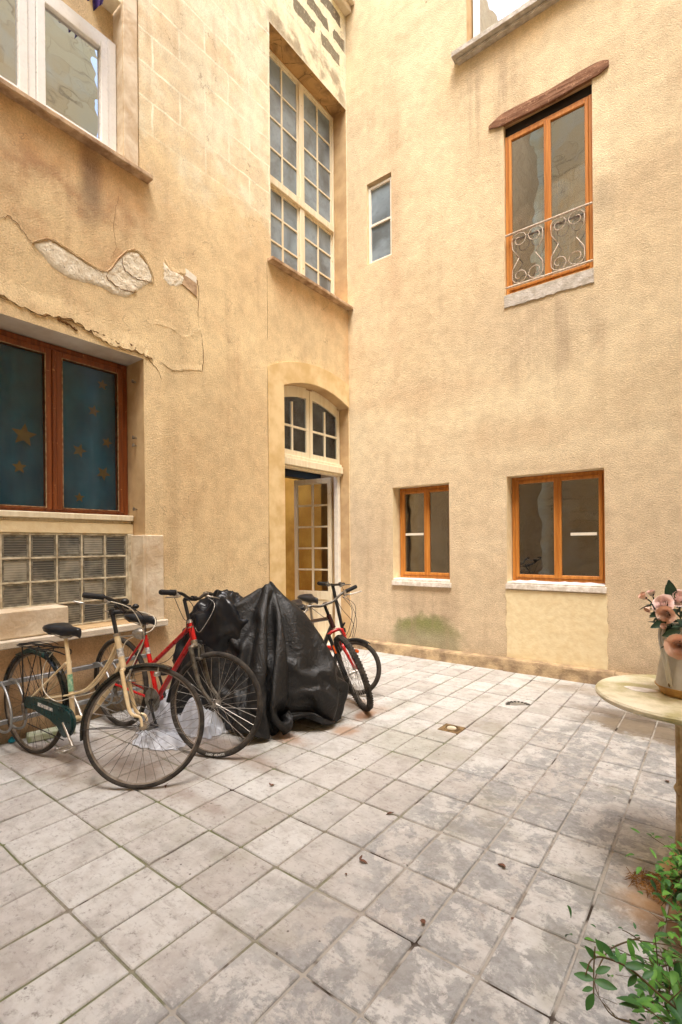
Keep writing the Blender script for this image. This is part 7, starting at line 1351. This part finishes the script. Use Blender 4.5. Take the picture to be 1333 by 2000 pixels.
# loose white film on the paving behind the wheels
def film(name, label, c, sx, sy, h, seed, rz=0.0):
    bm = newbm(); NA_, NR_ = 130, 46; G_ = []
    for i in range(NR_ + 1):
        rr = i / NR_; row = []
        for j in range(NA_):
            a = 2 * math.pi * j / NA_; ca, sa = math.cos(a), math.sin(a)
            ed = 1 + 0.28 * mn.noise(Vector((ca * 1.6, sa * 1.6, seed))) + 0.10 * mn.noise(Vector((ca * 5, sa * 5, seed + 3)))
            p = Vector((ca * rr * sx * ed, sa * rr * sy * ed, 0)); q = Vector((p.x * 9, p.y * 9, seed * 5.0)); q2 = Vector((p.x * 24, p.y * 24, seed * 2.0))
            z = h * (sm(1.05, 0.25, rr) * (0.62 + 0.5 * mn.noise(Vector((p.x * 6, p.y * 6, seed)))) + (0.34 * (0.45 - abs(mn.noise(q))) + 0.16 * (0.4 - abs(mn.noise(q2)))) * sm(1.0, 0.8, rr))
            row.append(bm.verts.new((p.x + 0.02 * mn.noise(q2), p.y + 0.02 * mn.noise(q2 + Vector((7, 1, 3))), max(0.004 + 0.003 * rr, z + 0.006))))
        G_.append(row)
    for i in range(NR_):
        for j in range(NA_):
            bm.faces.new((G_[i][j], G_[i][(j + 1) % NA_], G_[i + 1][(j + 1) % NA_], G_[i + 1][j]))
    bmesh.ops.remove_doubles(bm, verts=bm.verts, dist=0.0003)
    o = link(name, bm, MATS['white_film'], None, smooth=True); o.location = c; o.rotation_euler = (0, 0, rz); tag(o, label, 'plastic bag', 'white plastic film on the paving')
film('plastic_bag', 'translucent white film heaped behind the front wheel of the red bicycle', (0.90, -3.12, 0), 0.24, 0.17, 0.26, 2, 0.2)
film('plastic_bag', 'white plastic film piled under the pedals of the red bicycle', (0.56, -3.20, 0), 0.28, 0.17, 0.30, 4, 0.0)
film('plastic_bag', 'flat sheet of white film spread under the cream front wheel', (0.86, -3.44, 0), 0.26, 0.13, 0.07, 6, 0.1)

# ================================================================ TABLE, JUG AND ROSES
tb = empty('garden_table', (3.902, -2.952, 0), 'round cream stone-topped garden table on a fluted column, at the right edge', 'table')
bm = newbm(); lathe(bm, [(0.0, 0.722), (0.29, 0.716), (0.322, 0.721), (0.334, 0.731), (0.335, 0.742), (0.329, 0.750), (0.0, 0.751)], seg=72); link('table_top', bm, MATS['tabletop'], tb, smooth=True, ang=40)
bm = newbm(); rings = []; K = 48
for z, r0 in ((0.0, 0.10), (0.02, 0.10), (0.035, 0.085), (0.06, 0.06), (0.10, 0.045), (0.13, 0.040), (0.34, 0.036), (0.345, 0.042), (0.36, 0.048), (0.375, 0.042), (0.38, 0.036), (0.62, 0.038), (0.63, 0.046), (0.655, 0.050), (0.67, 0.042), (0.69, 0.05), (0.722, 0.10)):
    fl = 0.0028 if (0.12 < z < 0.345 or 0.375 < z < 0.625) else 0
    rings.append([Vector(((r0 + (fl if k % 4 < 2 else -fl)) * math.cos(2 * math.pi * k / K), (r0 + (fl if k % 4 < 2 else -fl)) * math.sin(2 * math.pi * k / K), z)) for k in range(K)])
loft(bm, rings); link('column', bm, MATS['cast_iron'], tb, smooth=True, ang=35)
bm = newbm(); extrude_poly(bm, [Vector((-0.16 + 0.06 * math.cos(t) * (1 + 0.2 * math.sin(3 * t)), -0.02 + 0.035 * math.sin(t), 0.7512)) for t in [2 * math.pi * k / 18 for k in range(18)]], (0, 0, 0.001)); link('chip', bm, MATS['white_sill'], tb)
jg = empty('jug', (3.897, -2.944, 0.7515), 'tall grey zinc jug full of roses standing on the round table', 'jug')
bm = newbm(); lathe(bm, [(0.0, 0.0), (0.082, 0.0), (0.088, 0.004), (0.094, 0.022), (0.106, 0.034), (0.108, 0.038), (0.0, 0.038)], seg=48); link('base', bm, MATS['terracotta'], jg, smooth=True, ang=40)
bm = newbm(); lathe(bm, [(0.104, 0.0375), (0.103, 0.05), (0.088, 0.14), (0.074, 0.22), (0.068, 0.262), (0.073, 0.285), (0.070, 0.285), (0.064, 0.262), (0.070, 0.22), (0.084, 0.14), (0.098, 0.05), (0.098, 0.0375)], seg=48)
link('body', bm, MATS['zinc'], jg, smooth=True, ang=50)
hd = (-e1 * 0.90 - e2 * 0.45).normalized(); bm = newbm(); P = [hd * 0.070 + Vector((0, 0, 0.275)), hd * 0.105 + Vector((0, 0, 0.305)), hd * 0.148 + Vector((0, 0, 0.29)), hd * 0.160 + Vector((0, 0, 0.25)), hd * 0.140 + Vector((0, 0, 0.17)), hd * 0.116 + Vector((0, 0, 0.09)), hd * 0.104 + Vector((0, 0, 0.048))]
sd_ = Vector((-hd.y, hd.x, 0))
for sg in (-1, 1): tube(bm, [p + sd_ * sg * 0.007 * (1 - 0.55 * max(0, (i - 12) / 24)) for i, p in enumerate(spl(P, 6))], 0.0062, 8)
link('handle', bm, MATS['zinc'], jg, smooth=True); bm = newbm(); sphere(bm, hd * 0.105 + Vector((0, 0, 0.056)), 0.009, (1, 1, 1.4), 8); link('rivet', bm, MATS['rust_iron'], jg, smooth=True)
def leafmesh(bm, base, d, up, ln, wd, curl=0.2, mi=0):
    d = d.normalized(); s_ = d.cross(up); s_ = (s_ if s_.length > 1e-4 else Vector((1, 0, 0))).normalized(); n = s_.cross(d); L_, M_, R_ = [], [], []
    for k in range(6):
        t = k / 5; w_ = wd * math.sin(math.pi * min(1, t * 0.93 + 0.04)) ** 0.8 * (1 - 0.25 * t); c = base + d * ln * t - n * curl * ln * t * t
        L_.append(bm.verts.new(c + s_ * w_ + n * w_ * 0.35)); M_.append(bm.verts.new(c)); R_.append(bm.verts.new(c - s_ * w_ + n * w_ * 0.35))
    for k in range(5):
        bm.faces.new((L_[k], M_[k], M_[k + 1], L_[k + 1])).material_index = mi; bm.faces.new((M_[k], R_[k], R_[k + 1], M_[k + 1])).material_index = mi
def rose(pos, r, mat, label, face=(-0.3, -0.6, 0.5), openness=1.0, leaves=2, seed=0):
    rnd = random.Random(seed); pos = Vector(pos); jm = Vector((3.877, -2.959, 1.02)); f = (Vector(face) + (pos - jm).normalized() * 0.4).normalized(); rt = empty('rose', pos, label, 'rose', 'roses in the zinc jug')
    q = f.to_track_quat('Z', 'Y').to_matrix(); bm = newbm(); layers = [(0.14, 3, 1.0, 0.04), (0.28, 4, 1.02, 0.10), (0.46, 5, 1.0, 0.22), (0.66, 5, 0.92, 0.42), (0.9, 6, 0.74, 0.8)] if openness > 0.7 else [(0.22, 4, 1.0, 0.1), (0.42, 5, 1.0, 0.16), (0.60, 5, 0.95, 0.22)]
    for rr, n, h, fl in layers:
        off = rnd.uniform(0, 6)
        for k in range(n):
            a0 = off + 2 * math.pi * k / n; rows = []
            for i in range(5):
                t = i / 4; row = []
                for j in range(5):
                    s_ = j / 4 * 2 - 1; a = a0 + s_ * 1.05 * math.pi / n * (0.65 + 0.5 * math.sin(t * 2.2)); rad = r * (rr * (0.25 + 0.75 * math.sin(t * 1.5)) + fl * 0.35 * t ** 3) * (1 + 0.05 * rnd.uniform(-1, 1)); z = r * (h * 1.25 * t - 0.45 - fl * 0.28 * t ** 4 - 0.12 * s_ * s_ * t)
                    row.append(bm.verts.new(q @ Vector((rad * math.cos(a), rad * math.sin(a), z))))
                rows.append(row)
            for i in range(4):
                for j in range(4): bm.faces.new((rows[i][j], rows[i][j + 1], rows[i + 1][j + 1], rows[i + 1][j]))
    link('bloom', bm, MATS[mat], rt, smooth=True)
    bm = newbm(); end = jm + Vector((rnd.uniform(-.03, .03), rnd.uniform(-.03, .03), -0.06)) - pos; tube(bm, spl([q @ Vector((0, 0, -r * 0.4)), q @ Vector((0, 0, -r * 1.3)), end * 0.55 + Vector((0, 0, 0.02)), end], 4), 0.0028, 6); link('stem', bm, MATS['leaf_dark'], rt, smooth=True)
    for k in range(leaves):
        bm = newbm(); b0 = end * rnd.uniform(0.2, 0.5); leafmesh(bm, b0, Vector((rnd.uniform(-1, 0.6), rnd.uniform(-1, 0.4), rnd.uniform(-0.4, 0.8))), Vector((0, 0, 1)), rnd.uniform(0.05, 0.075), rnd.uniform(0.014, 0.020)); link('leaf', bm, MATS['leaf_dark'], rt, smooth=True)
    bm = newbm()
    for k in range(5): leafmesh(bm, q @ Vector((0, 0, -r * 0.5)), q @ Vector((math.cos(k * 1.26), math.sin(k * 1.26), 0.8)), q @ Vector((0, 0, 1)), r * 0.9, r * 0.2, -0.2)
    link('sepal', bm, MATS['leaf_dark'], rt, smooth=True); return rt
rose((3.770, -3.067, 1.156), 0.026, 'petal_peach', 'peach half-open rose at the far left tip of the bouquet', (-0.6, -0.3, 0.5), 0.6, 1, 1)
rose((3.788, -2.99, 1.163), 0.024, 'petal_pink', 'small pale pink rose just right of the far left tip of the bouquet', (-0.2, -0.2, 0.9), 0.6, 2, 2)
rose((3.786, -3.105, 1.117), 0.019, 'petal_peach', 'orange-brown drooping rosebud below the far left tip of the bouquet', (-0.3, -0.4, -0.8), 0.5, 1, 3)
rose((3.835, -3.067, 1.131), 0.036, 'petal_pink', 'large pink open rose in the middle left of the bouquet', (-0.3, -0.8, 0.35), 1.0, 2, 4)
rose((3.845, -3.10, 1.095), 0.031, 'petal_peach', 'pink and peach rose hanging just under the large pink one', (-0.2, -0.8, -0.25), 1.0, 2, 5)
rose((3.842, -3.12, 1.052), 0.018, 'petal_peach', 'small orange rosebud right above the jug handle', (-0.5, -0.8, 0.1), 0.5, 1, 6)
rose((3.88, -2.97, 1.145), 0.040, 'petal_pink', 'wide pale pink rose cut by the right edge, upper of the two', (0.0, -0.8, 0.5), 1.0, 3, 7)
rose((3.888, -3.129, 0.98), 0.042, 'petal_peach', 'broad peach rose hanging lowest over the side of the jug', (0.0, -0.9, 0.1), 1.0, 2, 8)
rose((3.93, -2.98, 1.10), 0.038, 'petal_pink', 'pink rose at the right side of the bouquet above the jug mouth', (0.3, -0.8, 0.4), 1.0, 3, 9)
fg = empty('foliage_spray', (3.877, -2.959, 1.02), 'dark green leafy filler stems between the roses in the jug', 'foliage')
bm = newbm(); rnd = random.Random(9)
for k in range(46):
    a = rnd.uniform(0, 6.28); c = Vector((0.055 * math.cos(a), 0.055 * math.sin(a), rnd.uniform(-0.0, 0.13))); leafmesh(bm, c, Vector((math.cos(a) + rnd.uniform(-.5, .5), math.sin(a), rnd.uniform(-0.5, 1.0))), Vector((0, 0, 1)), rnd.uniform(0.05, 0.08), rnd.uniform(0.015, 0.022), rnd.uniform(0, 0.4))
link('leaf', bm, MATS['leaf_dark'], fg, smooth=True)
for tip, bs in (((3.846, -2.971, 1.225), (3.862, -2.98, 1.13)), ((3.838, -2.975, 1.205), (3.858, -2.985, 1.12)), ((3.797, -3.14, 1.045), (3.845, -3.10, 1.07)), ((3.79, -3.10, 1.085), (3.83, -3.05, 1.10)), ((3.835, -3.13, 1.015), (3.89, -3.08, 1.035))):
    bm = newbm(); d = Vector(tip) - Vector(bs); leafmesh(bm, Vector(bs) - fg.location, d, Vector((0.3, -1, 0.3)), d.length, d.length * 0.24, 0.05); link('leaf', bm, MATS['leaf_dark'], fg, smooth=True)

# ================================================================ PLANTS BOTTOM RIGHT
def leafy(name, label, cat, base, arms, nleaf, ll, mats, seed, spread=0.12, grp=None):
    rnd = random.Random(seed); base = Vector(base); rt = empty(name, base, label, cat, grp); bm = newbm(); lf = newbm()
    for A in arms:
        P = spl([Vector(p) - base for p in A], 5); tube(bm, P, [0.004, 0.003, 0.0015], 6); m = len(P)
        for k in range(nleaf):
            t = rnd.uniform(0.25, 1.0); p = P[min(m - 1, int(t * (m - 1)))]; off = Vector((rnd.gauss(0, 1), rnd.gauss(0, 1), rnd.gauss(0, 0.8))) * spread * (0.3 + 0.7 * t)
            tw = p + off
            if tw.z + base.z < 0.02: tw.z = 0.02 - base.z + rnd.random() * 0.03
            if k % 3 == 0: tube(bm, [p, (p + tw) / 2 + Vector((0, 0, 0.01)), tw], 0.0012, 4)
            d = Vector((rnd.gauss(0, 1), rnd.gauss(0, 1), rnd.uniform(-0.6, 0.7))); leafmesh(lf, tw, d, Vector((0, 0, 1)), ll * rnd.uniform(0.6, 1.2), ll * rnd.uniform(0.17, 0.26), rnd.uniform(0, 0.5), rnd.choice((0, 0, 1)))
    link('stem', bm, MATS['stem'], rt, smooth=True); link('foliage', lf, [MATS[m] for m in mats], rt, smooth=True); return rt
leafy('shrub', 'bushy bright green shrub clump at the foot of the table column', 'shrub', (4.06, -3.36, 0), [[(4.06, -3.36, 0), (4.0, -3.35, 0.18), (3.90, -3.36, 0.28)], [(4.06, -3.36, 0), (4.0, -3.40, 0.2), (3.87, -3.42, 0.22)], [(4.06, -3.36, 0), (4.05, -3.42, 0.22), (3.95, -3.46, 0.32)], [(4.06, -3.36, 0), (4.08, -3.3, 0.25), (4.02, -3.3, 0.36)], [(4.06, -3.36, 0), (4.1, -3.45, 0.2), (3.97, -3.52, 0.16)]], 300, 0.036, ['leaf_green', 'leaf_mid'], 3, 0.055)
leafy('shrub', 'loose leafy green shrub filling the bottom right corner', 'shrub', (4.16, -4.05, 0), [[(4.16, -4.05, 0), (4.06, -3.98, 0.22), (3.96, -3.92, 0.36)], [(4.16, -4.05, 0), (4.05, -4.1, 0.25), (3.95, -4.12, 0.36)], [(4.16, -4.05, 0), (4.0, -3.95, 0.2), (3.86, -3.88, 0.26)], [(4.16, -4.05, 0), (4.05, -4.2, 0.28), (3.93, -4.22, 0.38)], [(4.16, -4.05, 0), (4.08, -3.8, 0.2), (3.96, -3.7, 0.24)], [(4.16, -4.05, 0), (4.1, -4.1, 0.35), (4.0, -4.1, 0.5)]], 290, 0.040, ['leaf_green', 'leaf_mid'], 5, 0.062)
# the long twig reaching over the paving with separate leaves
tw_ = empty('twig', (4.0, -4.22, 0.42), 'long thin twig with a few oval leaves reaching over the paving, nearest the camera', 'twig')
bm = newbm(); P = [(4.02, -4.20, 0.40), (3.93, -4.20, 0.42), (3.86, -4.22, 0.47), (3.815, -4.26, 0.50), (3.80, -4.31, 0.52), (3.795, -4.335, 0.505)]; tube(bm, [rel(tw_, p) for p in spl(P, 5)], [0.0032, 0.002, 0.0012], 6)
P2 = [(3.806, -4.30, 0.545), (3.806, -4.315, 0.51), (3.81, -4.34, 0.475)]; tube(bm, [rel(tw_, p) for p in spl(P2, 5)], 0.0013, 6); link('stem', bm, MATS['stem'], tw_, smooth=True)
for (p, d, l) in (((3.808, -4.328, 0.497), (-1.0, -0.25, 0.0), 0.036), ((3.806, -4.318, 0.505), (-0.7, -0.2, 0.35), 0.028), ((3.81, -4.328, 0.495), (0.9, 0.2, 0.0), 0.040), ((3.81, -4.318, 0.505), (0.8, 0.5, 0.45), 0.032), ((3.807, -4.30, 0.52), (-0.6, -0.3, 0.8), 0.03), ((3.81, -4.34, 0.478), (-0.3, -0.3, -0.8), 0.036), ((3.808, -4.335, 0.485), (-0.8, -0.5, -0.3), 0.022),
                  ((3.83, -4.245, 0.50), (-0.7, -0.1, 0.6), 0.036), ((3.85, -4.23, 0.48), (0.7, 0.3, 0.1), 0.036), ((3.84, -4.24, 0.49), (-0.9, 0.3, 0.1), 0.026), ((3.815, -4.27, 0.515), (-0.6, 0.2, 0.9), 0.026), ((3.88, -4.21, 0.455), (0.5, 0.6, 0.3), 0.030), ((3.87, -4.215, 0.46), (-0.4, -0.5, -0.5), 0.030)):
    bm = newbm(); leafmesh(bm, rel(tw_, p), Vector(d), Vector((0.1, -0.6, 0.8)), l, l * 0.24, 0.1); link('leaf', bm, MATS['leaf_mid'], tw_, smooth=True)
t2 = empty('twig', (4.05, -3.75, 0.2), 'thin bare dry twigs trailing on the paving between the two shrubs', 'twig'); bm = newbm(); rnd = random.Random(8)
for A in ([(4.05, -3.75, 0.2), (3.9, -3.66, 0.12), (3.78, -3.55, 0.08), (3.74, -3.50, 0.05)], [(3.80, -3.56, 0.09), (3.72, -3.62, 0.05), (3.70, -3.74, 0.03), (3.72, -3.80, 0.03)], [(3.84, -3.60, 0.10), (3.86, -3.50, 0.13), (3.92, -3.46, 0.14)], [(4.0, -3.9, 0.2), (3.86, -3.84, 0.12), (3.80, -3.76, 0.1)], [(3.9, -4.06, 0.24), (3.80, -4.02, 0.18), (3.76, -3.98, 0.17)]):
    tube(bm, [rel(t2, p) for p in spl(A, 5)], [0.003, 0.0012], 5)
    for k in range(5):
        p = rel(t2, A[rnd.randrange(1, len(A))]); tube(bm, [p, p + Vector((rnd.uniform(-.06, .06), rnd.uniform(-.06, .06), rnd.uniform(-0.01, 0.03)))], 0.0008, 4)
link('stem', bm, MATS['stem'], t2, smooth=True); bm = newbm()
for k in range(30): a = rnd.choice([(3.8, -3.56, 0.09), (3.72, -3.62, 0.05), (3.86, -3.84, 0.12), (3.80, -3.76, 0.1), (3.84, -3.9, 0.14)]); leafmesh(bm, rel(t2, a) + Vector([rnd.gauss(0, 0.03) for _ in range(3)]), Vector((rnd.gauss(0, 1), rnd.gauss(0, 1), rnd.gauss(0, .4))), Vector((0, 0, 1)), 0.018, 0.005)
link('leaf', bm, MATS['leaf_mid'], t2, smooth=True)
cl = empty('straw_clump', (3.86, -3.10, 0), 'matted clump of brown dry roots beside the table column', 'straw'); bm = newbm(); rnd = random.Random(12)
for k in range(420):
    a = rnd.uniform(0, 6.28); r0 = rnd.uniform(0, 0.13) ; c = Vector((r0 * math.cos(a) * 1.2, r0 * math.sin(a) * 0.7, rnd.uniform(0.004, 0.045) * (1 - r0 / 0.16))); d = Vector((rnd.gauss(0, 1), rnd.gauss(0, 1), rnd.gauss(0, 0.3))).normalized() * rnd.uniform(0.012, 0.035)
    tube(bm, spl([c - d, c + Vector((0, 0, rnd.uniform(0, 0.015))), c + d], 3), 0.0013, 3, cap=False)
for v in bm.verts: v.co.z = max(v.co.z, 0.004)
link('dry_root', bm, MATS['dry'], cl)

# ================================================================ GULLIES, CLOTH, LITTER
g = empty('floor_drain', (2.411, -2.0, 0), 'rusty square floor drain with a ring-shaped cover sunk in the paving', 'drain')
bm = newbm(); frame_bars_pts = ((-0.10, -0.115), (0.10, -0.115), (0.10, 0.105), (-0.10, 0.105)); box(bm, (-0.08, -0.075, -0.010), (0.08, 0.075, 0.0035), 0.002); link('frame', bm, MATS['rust_iron'], g)
bm = newbm(); lathe(bm, [(0.045, 0.0037), (0.046, 0.009), (0.058, 0.009), (0.062, 0.0037)], seg=32); link('ring', bm, MATS['rust_iron'], g, smooth=True, ang=40)
bm = newbm(); lathe(bm, [(0.0, 0.0036), (0.036, 0.0038), (0.032, 0.010), (0.0, 0.012)], seg=24); link('cover', bm, MATS['cement'], g, smooth=True, ang=40)
g = empty('floor_drain', (2.64, -1.17, 0), 'half-round drain with a fan of dark slots in the paving', 'drain'); bm = newbm()
P = [Vector((0.11 * math.cos(R(a)), 0.11 * math.sin(R(a)), 0.0022)) for a in range(0, 181, 12)]; rz = Matrix.Rotation(YAW, 3, 'Z'); extrude_poly(bm, [rz @ p for p in P], (0, 0, 0.0022)); link('plate', bm, MATS['galv'], g)
for k in range(9):
    bm = newbm(); a = R(10 + 20 * k); e = Vector((math.cos(a), math.sin(a), 0)); t = Vector((-e.y, e.x, 0)); extrude_poly(bm, [rz @ (e * 0.070 - t * 0.006 + Vector((0, 0, 0.0046))), rz @ (e * 0.103 - t * 0.009 + Vector((0, 0, 0.0046))), rz @ (e * 0.103 + t * 0.009 + Vector((0, 0, 0.0046))), rz @ (e * 0.070 + t * 0.006 + Vector((0, 0, 0.0046)))], (0, 0, 0.0012)); link('slot', bm, MATS['dark_room'], g)
bm = newbm(); n = 40; rows = []
for i in range(n + 1):
    u = -3.66 + 0.25 * i / n; d = -0.06 - 0.03 * math.sin(i * 0.55) - 0.02 * math.sin(i * 1.3); zb = 5.74 + 0.02 * math.sin(i * 0.45 + 2) + 0.09 * abs(i / n - 0.75)
    rows.append([bm.verts.new(Vector((-d, u, 0)) + Vector((0, 0.01 * math.sin(k * 2 + i * .3), zb + (6.15 - zb) * k / 5))) for k in range(6)])
for a, b_ in zip(rows, rows[1:]):
    for k in range(5): bm.faces.new((a[k], b_[k], b_[k + 1], a[k + 1]))
o = link('cloth', bm, MATS['purple_cloth'], None, smooth=True); tag(o, 'dark purple cloth hanging into view at the top left above the white window', 'cloth')
bm = newbm(); sphere(bm, (0, 0, 0.016), 0.022, (1.2, 1, 0.75), 14); lathe(bm, [(0.0, 0.026), (0.010, 0.026), (0.008, 0.042), (0.0, 0.044)], seg=12); o = link('bottle_stopper', bm, MATS['blue_cap'], None, smooth=True, ang=50); o.location = (0.03, -4.09, 0.003); tag(o, 'small turquoise plastic stopper lying by the left wall', 'stopper')
bm = newbm(); box(bm, (-0.15, -0.05, 0), (0.15, 0.05, 0.05), 0.006); o = link('stone_slab', bm, MATS['tile_green'], None, smooth=True, ang=30); o.location = (0.13, -3.87, 0.003); o.rotation_euler = (0, 0, R(75)); tag(o, 'low mossy slab lying under the bicycle rack behind the cream rear wheel', 'slab')
bm = newbm(); box(bm, (-0.11, -0.65, 0.0), (0.10, 0.62, 0.196), 0.008); o = link('stone_block', bm, MATS['pale_render'], None, smooth=True, ang=30); o.location = (-0.085, -4.31, 0.7345); tag(o, 'long rendered stone block lying on the ledge under the glass blocks', 'block')
LB = [((3.284, -3.347), 0.020, 'curled brown dead leaf on the grey paving near the right'), ((3.159, -3.834), 0.016, 'dark crumpled dead leaf on the near grey paving'), ((2.677, -3.268), 0.018, 'orange-brown dead leaf in the middle of the paving'), ((2.761, -3.68), 0.018, 'reddish dead leaf on the near paving, upper of two'), ((2.774, -3.791), 0.009, 'small dark leaf scrap just below the reddish dead leaf'),
      ((1.968, -3.44), 0.016, 'thin dark leaf stalk on the paving right of the red front wheel'), ((1.471, -3.794), 0.014, 'small brown leaf in front of the cream front wheel'), ((3.773, -2.048), 0.018, 'black twisted leaf on the paving left of the table column'), ((3.138, -1.84), 0.009, 'tiny dark leaf scrap on the far paving'), ((3.415, -1.72), 0.010, 'tiny dark leaf scrap near the damp patch behind the table'),
      ((2.54, -2.70), 0.008, 'tiny black scrap beside the square drain'), ((3.403, -3.625), 0.010, 'small brown scrap in a joint of the near grey paving'), ((3.099, -1.031), 0.012, 'dark leaf scrap near the plinth at the right'), ((2.157, -2.865), 0.009, 'tiny black scrap on the paving right of the tarpaulin')]
for i, ((x, y), r, lab) in enumerate(LB):
    rnd = random.Random(i + 40); bm = newbm(); a = rnd.uniform(0, 6.28)
    leafmesh(bm, Vector((0, 0, 0.005)), Vector((math.cos(a), math.sin(a), 0.15)), Vector((0, 0, 1)), r * 2, r * 0.55, 0.35)
    if r > 0.012: leafmesh(bm, Vector((0, 0, 0.006)), Vector((math.cos(a + 1.3), math.sin(a + 1.3), 0.3)), Vector((0, 0, 1)), r * 1.2, r * 0.4, -0.3)
    o = link('dead_leaf', bm, MATS['dead_leaf'], None, smooth=True); o.location = (x, y, 0.002); tag(o, lab, 'dead leaf', 'dead leaves and scraps on the paving')
